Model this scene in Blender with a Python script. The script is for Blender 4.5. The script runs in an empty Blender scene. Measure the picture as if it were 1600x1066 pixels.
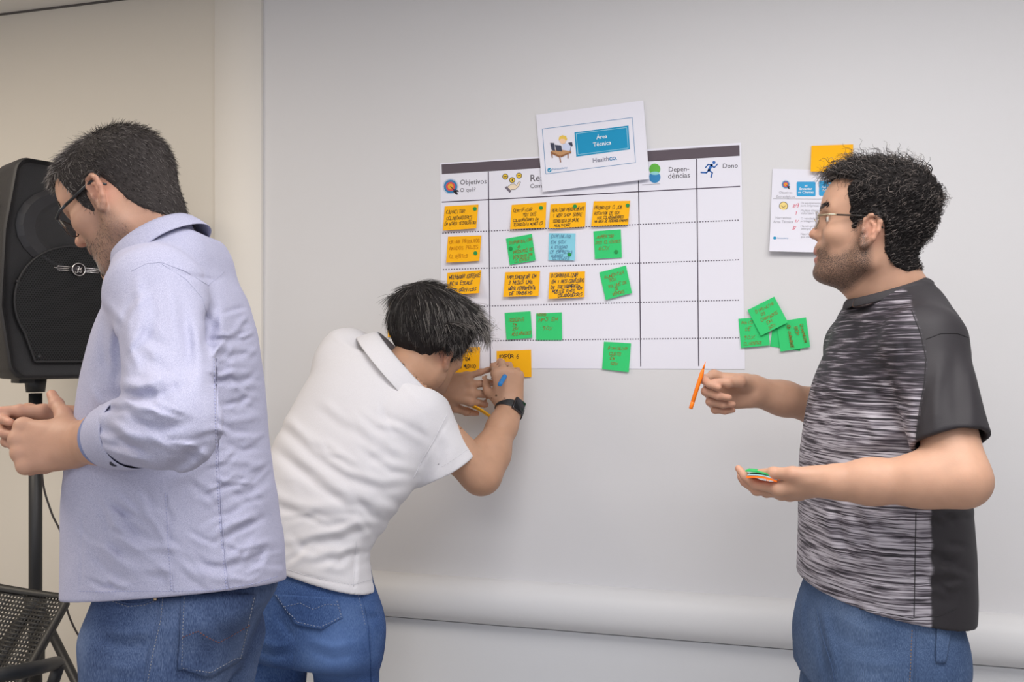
import bpy, bmesh, math, random
import numpy as np
from mathutils import Vector, Matrix

SC = bpy.context.scene
COL = SC.collection
# ------------------------------------------------------------------ camera
F_PX, YAW, CAM_D, CAM_H, HORIZON = 1300.0, math.radians(14.3), 2.27, 1.40, 560.0
FWD = np.array([-math.sin(YAW), math.cos(YAW), 0.0])
RGT = np.array([math.cos(YAW), math.sin(YAW), 0.0])
UPV = np.array([0.0, 0.0, 1.0])
CAM = np.array([0.0, -CAM_D, CAM_H])
cam_data = bpy.data.cameras.new('camera')
cam_data.sensor_width = 36.0
cam_data.lens = 36.0 * F_PX / 1600.0
cam_data.shift_y = (HORIZON - 533.0) / 1600.0
cam_data.clip_start = 0.05
cam = bpy.data.objects.new('camera', cam_data)
COL.objects.link(cam)
cam.location = CAM.tolist()
cam.rotation_euler = (math.pi / 2, 0, YAW)
SC.camera = cam
# ------------------------------------------------------------------ world, lights, exposure
SC.view_settings.view_transform = 'Standard'
SC.view_settings.look = 'None'
SC.view_settings.gamma = 1.0
SC.view_settings.use_curve_mapping = False
SC.view_settings.exposure = -0.27
W = bpy.data.worlds.new('world')
SC.world = W
W.use_nodes = True
W.node_tree.nodes['Background'].inputs[0].default_value = (0.86, 0.90, 1.0, 1)
W.node_tree.nodes['Background'].inputs[1].default_value = 1.15


def area_light(name, loc, target, size, power, colour, size_y=None, shape='RECTANGLE'):
    ld = bpy.data.lights.new(name, 'AREA')
    ld.shape = shape
    ld.size = size
    ld.size_y = size_y or size
    ld.energy = power
    ld.color = colour
    o = bpy.data.objects.new(name, ld)
    COL.objects.link(o)
    o.location = loc
    d = Vector(target) - Vector(loc)
    o.rotation_euler = d.to_track_quat('-Z', 'Y').to_euler()
    return o


area_light('bounced_flash', (0.40, -1.55, 2.53), (0.40, -1.55, 0.0), 1.7, 52, (1.0, 0.975, 0.955), 1.2)
area_light('ceiling_panel_light', (-0.4, -3.6, 2.53), (-0.4, -3.6, 0.0), 1.2, 28, (0.97, 0.98, 1.0), 1.2)
area_light('ceiling_panel_light', (-2.3, -1.5, 2.53), (-2.3, -1.5, 0.0), 1.2, 34, (1.0, 0.88, 0.72), 0.8)


def PX(px, py, d):
    """point at image position (1600x1066 frame) and depth d metres along the camera axis"""
    return CAM + d * (FWD + (px - 800.0) / F_PX * RGT + (HORIZON - py) / F_PX * UPV)


def WALL(px, py, off=0.0):
    """point on the main wall (plane y = 0), off metres in front of it"""
    r = FWD + (px - 800.0) / F_PX * RGT + (HORIZON - py) / F_PX * UPV
    return CAM + (CAM_D - off) / r[1] * r
# ------------------------------------------------------------------ helpers: objects and materials
def tag(o, label=None, cat=None, group=None, kind=None):
    if label: o['label'] = label
    if cat: o['category'] = cat
    if group: o['group'] = group
    if kind: o['kind'] = kind
    return o


def empty(name, loc=(0, 0, 0)):
    o = bpy.data.objects.new(name, None)
    COL.objects.link(o)
    o.location = [float(v) for v in loc]
    o.empty_display_size = 0.05
    return o


def link_mesh(name, me, mat=None, parent=None):
    o = bpy.data.objects.new(name, me)
    COL.objects.link(o)
    if mat is not None:
        for m in (mat if isinstance(mat, (list, tuple)) else [mat]):
            me.materials.append(m)
    if parent is not None:
        o.parent = parent
        off = Vector((0, 0, 0))
        p = parent
        while p is not None:
            off += p.location
            p = p.parent
        me.transform(Matrix.Translation(-off))
    return o


def mesh_np(name, V, Fq, smooth=True, attrs=None):
    """mesh from numpy arrays; Fq is (n,3) or (n,4) or a list of such"""
    me = bpy.data.meshes.new(name)
    fl = Fq if isinstance(Fq, list) else [Fq]
    fl = [np.asarray(f, dtype=np.int32) for f in fl if len(f)]
    V = np.asarray(V, dtype=np.float32)
    me.vertices.add(len(V))
    me.vertices.foreach_set('co', V.ravel())
    loops = np.concatenate([f.ravel() for f in fl])
    tot = np.concatenate([np.full(len(f), f.shape[1], dtype=np.int32) for f in fl])
    start = np.concatenate([[0], np.cumsum(tot)[:-1]]).astype(np.int32)
    me.loops.add(len(loops))
    me.loops.foreach_set('vertex_index', loops)
    me.polygons.add(len(tot))
    me.polygons.foreach_set('loop_start', start)
    me.polygons.foreach_set('loop_total', tot)
    if smooth:
        me.polygons.foreach_set('use_smooth', np.ones(len(tot), dtype=bool))
    me.update(calc_edges=True)
    if smooth == 'sharp': me.set_sharp_from_angle(angle=math.radians(45))
    for k, a in (attrs or {}).items():
        at = me.attributes.new(k, 'FLOAT', 'POINT')
        at.data.foreach_set('value', np.asarray(a, dtype=np.float32))
    return me


class MB:
    """collects polygons for one mesh object"""
    def __init__(s):
        s.v, s.f, s.m = [], [], []

    def poly(s, pts, mi=0):
        i = len(s.v)
        s.v += [tuple(float(c) for c in p) for p in pts]
        s.f.append(tuple(range(i, i + len(pts))))
        s.m.append(mi)

    def box(s, lo, hi, mi=0, M=None):
        i = len(s.v)
        P = [(x, y, z) for x in (lo[0], hi[0]) for y in (lo[1], hi[1]) for z in (lo[2], hi[2])]
        if M is not None: P = [tuple(M @ Vector(p)) for p in P]
        s.v += P
        for f in ((0, 1, 3, 2), (4, 6, 7, 5), (0, 4, 5, 1), (2, 3, 7, 6), (0, 2, 6, 4), (1, 5, 7, 3)):
            s.f.append(tuple(i + k for k in f)); s.m.append(mi)

    def tube(s, pts, r, n=8, mi=0, caps=True):
        pts = [np.asarray(p, float) for p in pts]
        rs = r if isinstance(r, (list, tuple)) else [r] * len(pts)
        i0 = len(s.v)
        nrm = None
        for k, p in enumerate(pts):
            t = pts[min(k + 1, len(pts) - 1)] - pts[max(k - 1, 0)]
            t = t / (np.linalg.norm(t) + 1e-12)
            if nrm is None:
                nrm = np.cross(t, [0.31, 0.77, 0.55]); nrm /= np.linalg.norm(nrm)
            nrm = nrm - t * (nrm @ t); nrm /= np.linalg.norm(nrm) + 1e-12
            b = np.cross(t, nrm)
            for j in range(n):
                a = 2 * math.pi * j / n
                s.v.append(tuple(p + rs[k] * (math.cos(a) * nrm + math.sin(a) * b)))
        for k in range(len(pts) - 1):
            for j in range(n):
                a, b2 = i0 + k * n + j, i0 + k * n + (j + 1) % n
                s.f.append((a, b2, b2 + n, a + n)); s.m.append(mi)
        if caps:
            s.f.append(tuple(i0 + j for j in range(n - 1, -1, -1))); s.m.append(mi)
            e = i0 + (len(pts) - 1) * n
            s.f.append(tuple(e + j for j in range(n))); s.m.append(mi)

    def build(s, name, mat, parent=None, smooth=False, bevel=0.0, seg=2):
        me = bpy.data.meshes.new(name)
        me.from_pydata(s.v, [], s.f)
        for p, m in zip(me.polygons, s.m):
            p.material_index = m
            p.use_smooth = smooth
        me.update()
        if bevel:
            bm = bmesh.new(); bm.from_mesh(me)
            bmesh.ops.bevel(bm, geom=[e for e in bm.edges if e.is_manifold and e.calc_face_angle(0) > 0.4], offset=bevel, segments=seg, profile=0.6, affect='EDGES')
            for f in bm.faces: f.smooth = True
            bm.to_mesh(me); bm.free()
            try: me.set_sharp_from_angle(angle=math.radians(50))
            except Exception: pass
        return link_mesh(name, me, mat, parent)


def srgb(r, g, b):
    f = lambda c: (c / 255 / 12.92) if c / 255 <= 0.04045 else ((c / 255 + 0.055) / 1.055) ** 2.4
    return (f(r), f(g), f(b), 1.0)


def material(name, col, rough=0.6, metal=0.0, spec=0.5, bump=None, vary=None, coat=0.0, sheen=0.0):
    """bump=(scale, strength, detail) fine relief, vary=(scale, amount) colour grain"""
    m = bpy.data.materials.new(name)
    m.use_nodes = True
    nt = m.node_tree
    b = nt.nodes['Principled BSDF']
    b.inputs['Base Color'].default_value = col
    b.inputs['Roughness'].default_value = rough
    b.inputs['Metallic'].default_value = metal
    b.inputs['Specular IOR Level'].default_value = spec
    if coat: b.inputs['Coat Weight'].default_value = coat
    if sheen: b.inputs['Sheen Weight'].default_value = sheen
    tc = nt.nodes.new('ShaderNodeTexCoord')
    if vary:
        n = nt.nodes.new('ShaderNodeTexNoise')
        n.inputs['Scale'].default_value = vary[0]
        n.inputs['Detail'].default_value = 4
        nt.links.new(tc.outputs['Object'], n.inputs['Vector'])
        mx = nt.nodes.new('ShaderNodeMix'); mx.data_type = 'RGBA'; mx.blend_type = 'MIX'
        c = col
        mx.inputs[6].default_value = tuple(min(1, v * (1 - vary[1])) for v in c[:3]) + (1,)
        mx.inputs[7].default_value = tuple(min(1, v * (1 + vary[1])) for v in c[:3]) + (1,)
        nt.links.new(n.outputs['Fac'], mx.inputs[0])
        nt.links.new(mx.outputs[2], b.inputs['Base Color'])
    if bump:
        n = nt.nodes.new('ShaderNodeTexNoise')
        n.inputs['Scale'].default_value = bump[0]
        n.inputs['Detail'].default_value = bump[2] if len(bump) > 2 else 2
        nt.links.new(tc.outputs['Object'], n.inputs['Vector'])
        bp = nt.nodes.new('ShaderNodeBump')
        bp.inputs['Strength'].default_value = bump[1]
        bp.inputs['Distance'].default_value = 0.002
        nt.links.new(n.outputs['Fac'], bp.inputs['Height'])
        nt.links.new(bp.outputs['Normal'], b.inputs['Normal'])
    return m


# ------------------------------------------------------------------ signed distance modelling of bodies and clothes
def smin(a, b, k):
    if k <= 0: return np.minimum(a, b)
    h = np.maximum(k - np.abs(a - b), 0.0)
    return np.minimum(a, b) - h * h / (4 * k)


def smax(a, b, k): return -smin(-a, -b, k)


class Node:
    __slots__ = ('lo', 'hi', 'f', 'k', 'mode')

    def __init__(s, lo, hi, f, k, mode='u'):
        s.lo = None if lo is None else np.asarray(lo, np.float32)
        s.hi = None if hi is None else np.asarray(hi, np.float32)
        s.f, s.k, s.mode = f, k, mode


def ev(nodes, P, blo, bhi, out=1.0):
    d = np.full(P.shape[:2], out, np.float32)
    for n in nodes:
        if n.lo is not None:
            mg = 0.03 + n.k
            m = np.nonzero(np.all((bhi > n.lo - mg) & (blo < n.hi + mg), axis=1))[0]
            if len(m) == 0: continue
            v = n.f(P[m], blo[m], bhi[m]); a = d[m]
        else:
            m = slice(None); v = n.f(P, blo, bhi); a = d
        if n.mode == 'u': r = smin(a, v, n.k)
        elif n.mode == 's': r = smax(a, -v, n.k)
        elif n.mode == 'i': r = smax(a, v, n.k)
        else: r = a + v
        d[m] = r
    return d


def ev_pts(nodes, V):
    V = np.asarray(V, np.float32)
    return ev(nodes, V[:, None, :], V, V)[:, 0]


def cap(a, b, ra, rb=None, k=0.02, mode='u'):
    a = np.asarray(a, np.float32); b = np.asarray(b, np.float32)
    rb = ra if rb is None else rb
    ab = b - a
    L2 = float(ab @ ab) + 1e-12

    def f(P, *_):
        q = P - a
        t = np.clip(q @ ab / L2, 0, 1)
        q = q - t[..., None] * ab
        return np.sqrt(np.einsum('...i,...i', q, q)) - (ra + (rb - ra) * t)
    R = max(ra, rb)
    return Node(np.minimum(a, b) - R, np.maximum(a, b) + R, f, k, mode)


def fcone(a, b, ra, rb, k=0.02, mode='u', round_=0.003):
    """tapered tube with a flat far end (sleeve)"""
    n0 = cap(a, b, ra, rb)
    a = np.asarray(a, np.float32); b = np.asarray(b, np.float32)
    n = (b - a) / np.linalg.norm(b - a)
    return Node(n0.lo, n0.hi, lambda P, *_: smax(n0.f(P), (P - b) @ n, round_), k, mode)


def ering(c, ax, lat, nup, ra, rb, up, down, k=.004, mode='s'):
    """elliptic cylinder around a neck opening: ra along ax, rb along lat, from down below to up above"""
    c = np.asarray(c, np.float32)
    M = np.stack([ax, lat, nup], 1).astype(np.float32)

    def f(P, *_):
        q = (P - c) @ M
        r = np.sqrt(q[..., 0] ** 2 + q[..., 1] ** 2) + 1e-6
        k0 = np.sqrt((q[..., 0] / ra) ** 2 + (q[..., 1] / rb) ** 2) + 1e-6
        return smax(r - r / k0, smax(q[..., 2] - up, -down - q[..., 2], .002), .004)
    e = max(ra, rb, up, down) * 1.5
    return Node(c - e, c + e, f, k, mode)


def chain(pts, rs, k=0.02, kin=0.012, mode='u'):
    """tapered tube through several points as one node"""
    ns = [cap(pts[i], pts[i + 1], rs[i], rs[i + 1], kin if i else 0) for i in range(len(pts) - 1)]
    return group(ns, k, mode)


def group(ns, k=0.02, mode='u'):
    lo = np.min([n.lo for n in ns if n.mode == 'u'], axis=0); hi = np.max([n.hi for n in ns if n.mode == 'u'], axis=0)
    return Node(lo, hi, lambda P, bl, bh: ev(ns, P, bl, bh), k, mode)


def ell(c, r, M=None, k=0.02, mode='u'):
    c = np.asarray(c, np.float32); r = np.asarray(r, np.float32)
    M = np.eye(3, dtype=np.float32) if M is None else np.asarray(M, np.float32)

    def f(P, *_):
        q = (P - c) @ M
        a = q / r
        k0 = np.sqrt(np.einsum('...i,...i', a, a))
        a = a / r
        k1 = np.sqrt(np.einsum('...i,...i', a, a)) + 1e-9
        return k0 * (k0 - 1) / k1
    e = np.abs(M) @ r
    return Node(c - e, c + e, f, k, mode)


def halfspace(p, n, k=0.003, mode='i'):
    """keeps the side the normal points away from"""
    p = np.asarray(p, np.float32); n = np.asarray(n, np.float32); n = n / np.linalg.norm(n)
    return Node(None, None, lambda P, *_: (P - p) @ n, k, mode)


def smooth_table(t, cols, n=160):
    """monotone-ish cubic resampling of table columns"""
    t = np.asarray(t, float); tt = np.linspace(t[0], t[-1], n)
    out = []
    for c in cols:
        c = np.asarray(c, float)
        m = np.gradient(c, t) if len(t) > 2 else np.full(len(t), (c[-1] - c[0]) / (t[-1] - t[0]))
        i = np.clip(np.searchsorted(t, tt, side='right') - 1, 0, len(t) - 2)
        h = t[i + 1] - t[i]; s = (tt - t[i]) / h
        out.append((1 + 2 * s) * (1 - s) ** 2 * c[i] + s * (1 - s) ** 2 * h * m[i] + s * s * (3 - 2 * s) * c[i + 1] + s * s * (s - 1) * h * m[i + 1])
    return tt, out


def loft(o, M, t, cl, cf, rl, rf, rb, n=2.2, k=0.03, mode='u', grow=0.0, kcap=0.01):
    """elliptic sections along the third axis of M: lateral centre/radius, sagittal centre, front and back radius"""
    o = np.asarray(o, np.float32); M = np.asarray(M, np.float32)
    order = np.argsort(t)
    T = np.asarray(t, float)[order]
    tt, C = smooth_table(T, [np.asarray(c, float)[order] for c in (cl, cf, rl, rf, rb)])
    cl_, cf_, rl_, rf_, rb_ = C

    def f(P, *_):
        q = (P - o) @ M
        z = q[..., 2]
        sh = z.shape; zf = z.ravel()
        g = lambda c: np.interp(zf, tt, c).reshape(sh).astype(np.float32)
        x = q[..., 0] - g(cl_); y = q[..., 1] - g(cf_)
        rx = g(rl_) + grow
        ry = np.where(y > 0, g(rf_), g(rb_)) + grow
        r = np.sqrt(x * x + y * y) + 1e-6
        k0 = ((np.abs(x) / rx) ** n + (np.abs(y) / ry) ** n) ** (1.0 / n) + 1e-6
        d = (r - r / k0) * 0.9
        d = smax(d, z - tt[-1] - grow, kcap)
        return smax(d, tt[0] - grow - z, kcap)
    corners = []
    R = [max(rl_.max(), 1e-3) + abs(cl_).max() + max(grow, 0), max(rf_.max(), rb_.max()) + abs(cf_).max() + max(grow, 0)]
    for sx in (-1, 1):
        for sy in (-1, 1):
            for z in (tt[0] - max(grow, 0), tt[-1] + max(grow, 0)):
                corners.append(o + M @ np.array([sx * R[0], sy * R[1], z], np.float32))
    return Node(np.min(corners, axis=0), np.max(corners, axis=0), f, k, mode)


def loft_edges(rows, face, A=(0, 0, 1), lateral=False, **kw):
    """rows (xl,yl,xr,yr,d,rl): image-frame silhouette of a body part at depth d; face = forward direction.
    Solves the front-back radius that gives this width for the given lateral radius."""
    A = np.asarray(A, float); A = A / np.linalg.norm(A)
    Fv = np.asarray(face, float); Fv = Fv - A * (Fv @ A); Fv /= np.linalg.norm(Fv)
    L = np.cross(A, Fv)
    o = None; t = []; cl = []; cf = []; rl = []; rd = []
    for (xl, yl, xr, yr, d, r) in rows:
        p0, p1 = PX(xl, yl, d), PX(xr, yr, d)
        c = (p0 + p1) / 2; E = np.linalg.norm(p1 - p0) / 2
        if o is None: o = c
        v = c - CAM; v = v / np.linalg.norm(v)
        e = np.cross(A, v); e /= np.linalg.norm(e)
        q = c - o
        if lateral:     # r is the front-back radius, the width is solved
            pf = r * (Fv @ e); s = max(E * E - pf * pf, (0.35 * E) ** 2)
            rd.append(r); rl.append(math.sqrt(s) / max(abs(L @ e), 0.3))
        else:
            pl, pf = r * (L @ e), (Fv @ e)
            s = max(E * E - pl * pl, (0.35 * E) ** 2)
            rl.append(r); rd.append(math.sqrt(s) / max(abs(pf), 0.3))
        t.append(q @ A); cl.append(q @ L); cf.append(q @ Fv)
    return loft(o, np.stack([L, Fv, A], axis=1), t, cl, cf, rl, rd, rd, **kw)


def poly_sdf(poly, X, Z):
    P = np.asarray(poly, np.float32)
    d = np.full(X.shape, 1e9, np.float32); s = np.zeros(X.shape, bool)
    for i in range(len(P)):
        a, b = P[i], P[(i + 1) % len(P)]
        e = b - a
        wx, wz = X - a[0], Z - a[1]
        t = np.clip((wx * e[0] + wz * e[1]) / (e @ e + 1e-12), 0, 1)
        d = np.minimum(d, (wx - t * e[0]) ** 2 + (wz - t * e[1]) ** 2)
        c = (a[1] > Z) != (b[1] > Z)
        den = e[1] if abs(e[1]) > 1e-9 else 1e-9
        s ^= c & (X < a[0] + (Z - a[1]) * e[0] / den)
    d = np.sqrt(d)
    return np.where(s, -d, d)


def pixels_of(P):
    q = P - CAM.astype(np.float32)
    d = q @ FWD.astype(np.float32)
    return 800 + F_PX * (q @ RGT.astype(np.float32)) / d, HORIZON - F_PX * q[..., 2] / d, d


def folds(lines, dmax, scale):
    """cloth folds: each (amp_mm, width_px, [(x,y),...]); raised when amp > 0; only on the side nearer than dmax"""
    def f(P, *_):
        sh = P.shape[:-1]
        x, y, d = pixels_of(P)
        x = x.ravel(); y = y.ravel(); d = d.ravel()
        out = np.zeros(x.shape, np.float32)
        for amp, w, pts in lines:
            pts = np.asarray(pts, float)
            lo, hi = pts.min(0) - 2.6 * w, pts.max(0) + 2.6 * w
            m = np.nonzero((x > lo[0]) & (x < hi[0]) & (y > lo[1]) & (y < hi[1]))[0]
            if not len(m): continue
            X, Y = x[m], y[m]
            seg = np.linalg.norm(np.diff(pts, axis=0), axis=1); cum = np.concatenate([[0], np.cumsum(seg)])
            best = np.full(len(m), 1e9); par = np.zeros(len(m))
            for i in range(len(seg)):
                e = (pts[i + 1] - pts[i]) / (seg[i] ** 2 + 1e-9)
                t = np.clip((X - pts[i][0]) * e[0] + (Y - pts[i][1]) * e[1], 0, 1)
                q = (X - pts[i][0] - t * (pts[i + 1][0] - pts[i][0])) ** 2 + (Y - pts[i][1] - t * (pts[i + 1][1] - pts[i][1])) ** 2
                b = q < best
                best = np.where(b, q, best); par = np.where(b, cum[i] + t * seg[i], par)
            u = par / cum[-1]
            taper = np.clip(np.minimum(u, 1 - u) / 0.25, 0, 1) * 0.8 + 0.2
            out[m] -= (amp * 0.001 * np.exp(-best / (w * w)) * taper).astype(np.float32)
        out *= np.clip((dmax - d) / 0.05, 0, 1)
        return out.reshape(sh)
    return Node(None, None, f, 0.0, 'd')


def ripple(seed, amp, waves, stretch=(1, 1, 1)):
    """soft irregular undulation of cloth"""
    rng = np.random.RandomState(seed)
    ks = [(rng.normal(size=3) * np.asarray(stretch) * w, rng.rand() * 6.28, 1.0 / (i + 1)) for i, w in enumerate(waves)]

    def f(P, *_):
        s = 0
        q = P
        for k, ph, a in ks:
            s = s + a * np.sin(q @ k.astype(np.float32) + ph + 1.3 * np.sin(q @ (k[[2, 0, 1]] * 0.7).astype(np.float32)))
        return (amp * s).astype(np.float32)
    return Node(None, None, f, 0.0, 'd')


def nets(nodes, lo, hi, h, bs=8, slack=1.5):
    """sparse evaluation of the distance field, then naive surface nets -> vertices, quads"""
    lo = np.asarray(lo, np.float32)
    nb = np.maximum(np.ceil((np.asarray(hi) - lo) / (h * bs)).astype(int), 1)
    n = nb * bs
    bi = np.stack(np.meshgrid(*[np.arange(k) for k in nb], indexing='ij'), -1).reshape(-1, 3)
    base = lo + bi * (h * bs)
    cen = base + h * (bs - 1) / 2
    half = h * bs / 2
    dc = ev(nodes, cen[:, None, :].astype(np.float32), (cen - half).astype(np.float32), (cen + half).astype(np.float32))[:, 0]
    act = np.abs(dc) < half * 1.75 * slack + 0.004
    D = np.repeat(dc[:, None], bs ** 3, axis=1).astype(np.float32)
    off = np.stack(np.meshgrid(*[np.arange(bs)] * 3, indexing='ij'), -1).reshape(-1, 3) * h
    ids = np.nonzero(act)[0]
    for c in range(0, len(ids), 1500):
        s = ids[c:c + 1500]
        P = (base[s][:, None, :] + off[None]).astype(np.float32)
        D[s] = ev(nodes, P, (base[s] - h).astype(np.float32), (base[s] + h * bs).astype(np.float32))
    D = D.reshape(nb[0], nb[1], nb[2], bs, bs, bs).transpose(0, 3, 1, 4, 2, 5).reshape(n)
    s = D < 0
    cnt = np.zeros(n - 1, np.int8)
    for i in (0, 1):
        for j in (0, 1):
            for k in (0, 1):
                cnt += s[i:n[0] - 1 + i, j:n[1] - 1 + j, k:n[2] - 1 + k]
    cell = np.argwhere((cnt > 0) & (cnt < 8))
    idx = np.full(n - 1, -1, np.int32)
    idx[cell[:, 0], cell[:, 1], cell[:, 2]] = np.arange(len(cell))
    cv = np.zeros((2, 2, 2, len(cell)), np.float32)
    for i in (0, 1):
        for j in (0, 1):
            for k in (0, 1):
                cv[i, j, k] = D[cell[:, 0] + i, cell[:, 1] + j, cell[:, 2] + k]
    acc = np.zeros((len(cell), 3)); num = np.zeros(len(cell))
    for ax in range(3):
        for u in (0, 1):
            for w in (0, 1):
                sl0 = [0, 0, 0]; sl1 = [0, 0, 0]
                oth = [a for a in range(3) if a != ax]
                sl0[oth[0]] = sl1[oth[0]] = u; sl0[oth[1]] = sl1[oth[1]] = w
                sl1[ax] = 1
                a, b = cv[tuple(sl0)], cv[tuple(sl1)]
                m = (a < 0) != (b < 0)
                t = np.where(m, a / np.where(m, a - b, 1), 0)
                p = np.zeros((len(cell), 3)); p[:, ax] = t; p[:, oth[0]] = u; p[:, oth[1]] = w
                acc += p * m[:, None]; num += m
    V = lo + (cell + acc / num[:, None]) * h
    Q = []
    for ax in range(3):
        oth = [a for a in range(3) if a != ax]
        A = s.take(range(0, n[ax] - 1), ax); B = s.take(range(1, n[ax]), ax)
        e = np.argwhere(A != B)
        e = e[(e[:, oth[0]] > 0) & (e[:, oth[1]] > 0) & (e[:, oth[0]] < n[oth[0]] - 1) & (e[:, oth[1]] < n[oth[1]] - 1)]
        if not len(e): continue
        ins = A[e[:, 0], e[:, 1], e[:, 2]]
        q = []
        for du, dw in ((1, 1), (0, 1), (0, 0), (1, 0)):
            c = e.copy(); c[:, oth[0]] -= du; c[:, oth[1]] -= dw
            q.append(idx[c[:, 0], c[:, 1], c[:, 2]])
        q = np.stack(q, 1)
        flip = ins if ax != 1 else ~ins
        q[~flip] = q[~flip][:, ::-1]
        Q.append(q)
    Q = np.concatenate(Q)
    return V.astype(np.float32), Q[(Q >= 0).all(1)]


def cut(V, Q, keep):
    """keeps the faces whose centre passes"""
    c = V[Q].mean(1)
    Q = Q[keep(c)]
    used = np.unique(Q)
    m = np.full(len(V), -1, np.int32); m[used] = np.arange(len(used))
    return V[used], m[Q]


def relax(V, Q, it=1, w=0.5):
    for _ in range(it):
        a = np.zeros_like(V); n = np.zeros(len(V), np.float32)
        for i in range(4):
            u, v = Q[:, i], Q[:, (i + 1) % 4]
            np.add.at(a, u, V[v]); np.add.at(n, u, 1)
        V = V * (1 - w) + w * a / np.maximum(n, 1)[:, None]
    return V


def join_vq(parts):
    vs, qs, o = [], [], 0
    for V, Q in parts:
        vs.append(V); qs.append(Q + o); o += len(V)
    return np.concatenate(vs), np.concatenate(qs)


def bounds(nodes, pad=0.02):
    ns = [n for n in nodes if n.lo is not None and n.mode == 'u']
    return np.min([n.lo for n in ns], 0) - pad, np.max([n.hi for n in ns], 0) + pad


class Frame:
    def __init__(s, o, x, z):
        s.o = np.asarray(o, float)
        x = np.asarray(x, float); x = x / np.linalg.norm(x)
        z = np.asarray(z, float); z = z - x * (x @ z); z /= np.linalg.norm(z)
        s.M = np.stack([x, np.cross(z, x), z], axis=1)

    def p(s, x, y, z): return s.o + s.M @ np.array([x, y, z], float)

    def v(s, x, y, z): return s.M @ np.array([x, y, z], float)

    def loc(s, P): return (np.asarray(P) - s.o) @ s.M


def hdir(deg, up=0.0):
    a = math.radians(deg)
    v = np.array([math.cos(a), math.sin(a), up]); return v / np.linalg.norm(v)


def drape_pts(nodes, px, d_start, off=0.0):
    """points of a body or garment surface met from the front; moved off metres outwards"""
    px = np.asarray(px, float)
    D = FWD + ((px[:, 0] - 800) / F_PX)[:, None] * RGT + ((HORIZON - px[:, 1]) / F_PX)[:, None] * UPV
    t = np.full(len(px), d_start)
    for _ in range(45):
        t = t + np.clip(ev_pts(nodes, CAM + t[:, None] * D), -.02, .03) * .85
    P = CAM + t[:, None] * D
    if off:
        e = .002
        g = np.stack([ev_pts(nodes, P + np.eye(3)[i] * e) - ev_pts(nodes, P - np.eye(3)[i] * e) for i in range(3)], 1)
        g /= np.linalg.norm(g, axis=1)[:, None] + 1e-9
        P = P + g * off
    return P


def drape_patch(name, nodes, outline, d_start, off, mat, parent, n=10, thick=.002):
    """cloth patch lying on a garment: outline = TL,TR,BR,BL plus optional bottom point between BR and BL"""
    q = [np.array(p, float) for p in outline]
    px = []
    for j in range(n + 1):
        v = j / n
        for i in range(n + 1):
            u = i / n
            p = (1 - u) * (1 - v) * q[0] + u * (1 - v) * q[1] + u * v * q[2] + (1 - u) * v * q[3]
            if len(q) > 4:
                mid = (q[2] + q[3]) / 2
                p = p + (q[4] - mid) * v * (1 - abs(2 * u - 1))
            px.append(p)
    P = drape_pts(nodes, px, d_start, off)
    m = n + 1
    Q = [(j * m + i, (j + 1) * m + i, (j + 1) * m + i + 1, j * m + i + 1) for j in range(n) for i in range(n)]
    o = link_mesh(name, mesh_np(name, P, np.array(Q), True), mat, parent)
    md = o.modifiers.new('thickness', 'SOLIDIFY'); md.thickness = thick; md.offset = 0
    return o


def drape_line(name, nodes, pts, d_start, r, mat, parent, dashed=0.0, off=None):
    """seam or stitch line lying on a garment"""
    pts = np.array(pts, float)
    seg = np.linalg.norm(np.diff(pts, axis=0), axis=1); cum = np.concatenate([[0], np.cumsum(seg)])
    step = dashed / 2 if dashed else 4.0
    t = np.arange(0, cum[-1], step)
    px = np.stack([np.interp(t, cum, pts[:, 0]), np.interp(t, cum, pts[:, 1])], 1)
    P = drape_pts(nodes, px, d_start, r * .5 if off is None else off)
    mb = MB()
    if dashed:
        for a, b in zip(P[0:-1:2], P[1::2]): mb.tube([a, b], r, 5)
    else: mb.tube(list(P), r, 6)
    o = mb.build(name, mat, parent, True)
    if dashed: o['kind'] = 'stuff'
    return o


def plane3(a, b, c, k=.004):
    """half space below the plane through three points"""
    n = np.cross(np.asarray(b) - a, np.asarray(c) - a); n /= np.linalg.norm(n)
    if n[2] > 0: n = -n
    return halfspace(a, n, k)


def random_folds(seed, region, n, angle, spread, length, amp, width):
    """short irregular creases scattered over an image-frame region (x0,y0,x1,y1); alternately raised and sunk"""
    rng = np.random.RandomState(seed); out = []
    for i in range(n):
        x = region[0] + rng.rand() * (region[2] - region[0]); y = region[1] + rng.rand() * (region[3] - region[1])
        a = math.radians(angle + rng.normal() * spread); L = length * (.6 + .8 * rng.rand())
        d = np.array([math.cos(a), math.sin(a)]); nn = np.array([-d[1], d[0]]) * rng.normal() * L * .12
        p = np.array([x, y])
        am = amp * (.5 + rng.rand()) * (1 if rng.rand() < .5 else -1)
        pts = [tuple(p - d * L / 2), tuple(p + nn), tuple(p + d * L / 2)]
        w = width * (.7 + .6 * rng.rand())
        out.append((am, w, pts))
        off = np.array([-d[1], d[0]]) * w * 1.9
        out.append((-am * .7, w, [tuple(np.array(q) + off) for q in pts]))
    return out
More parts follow.
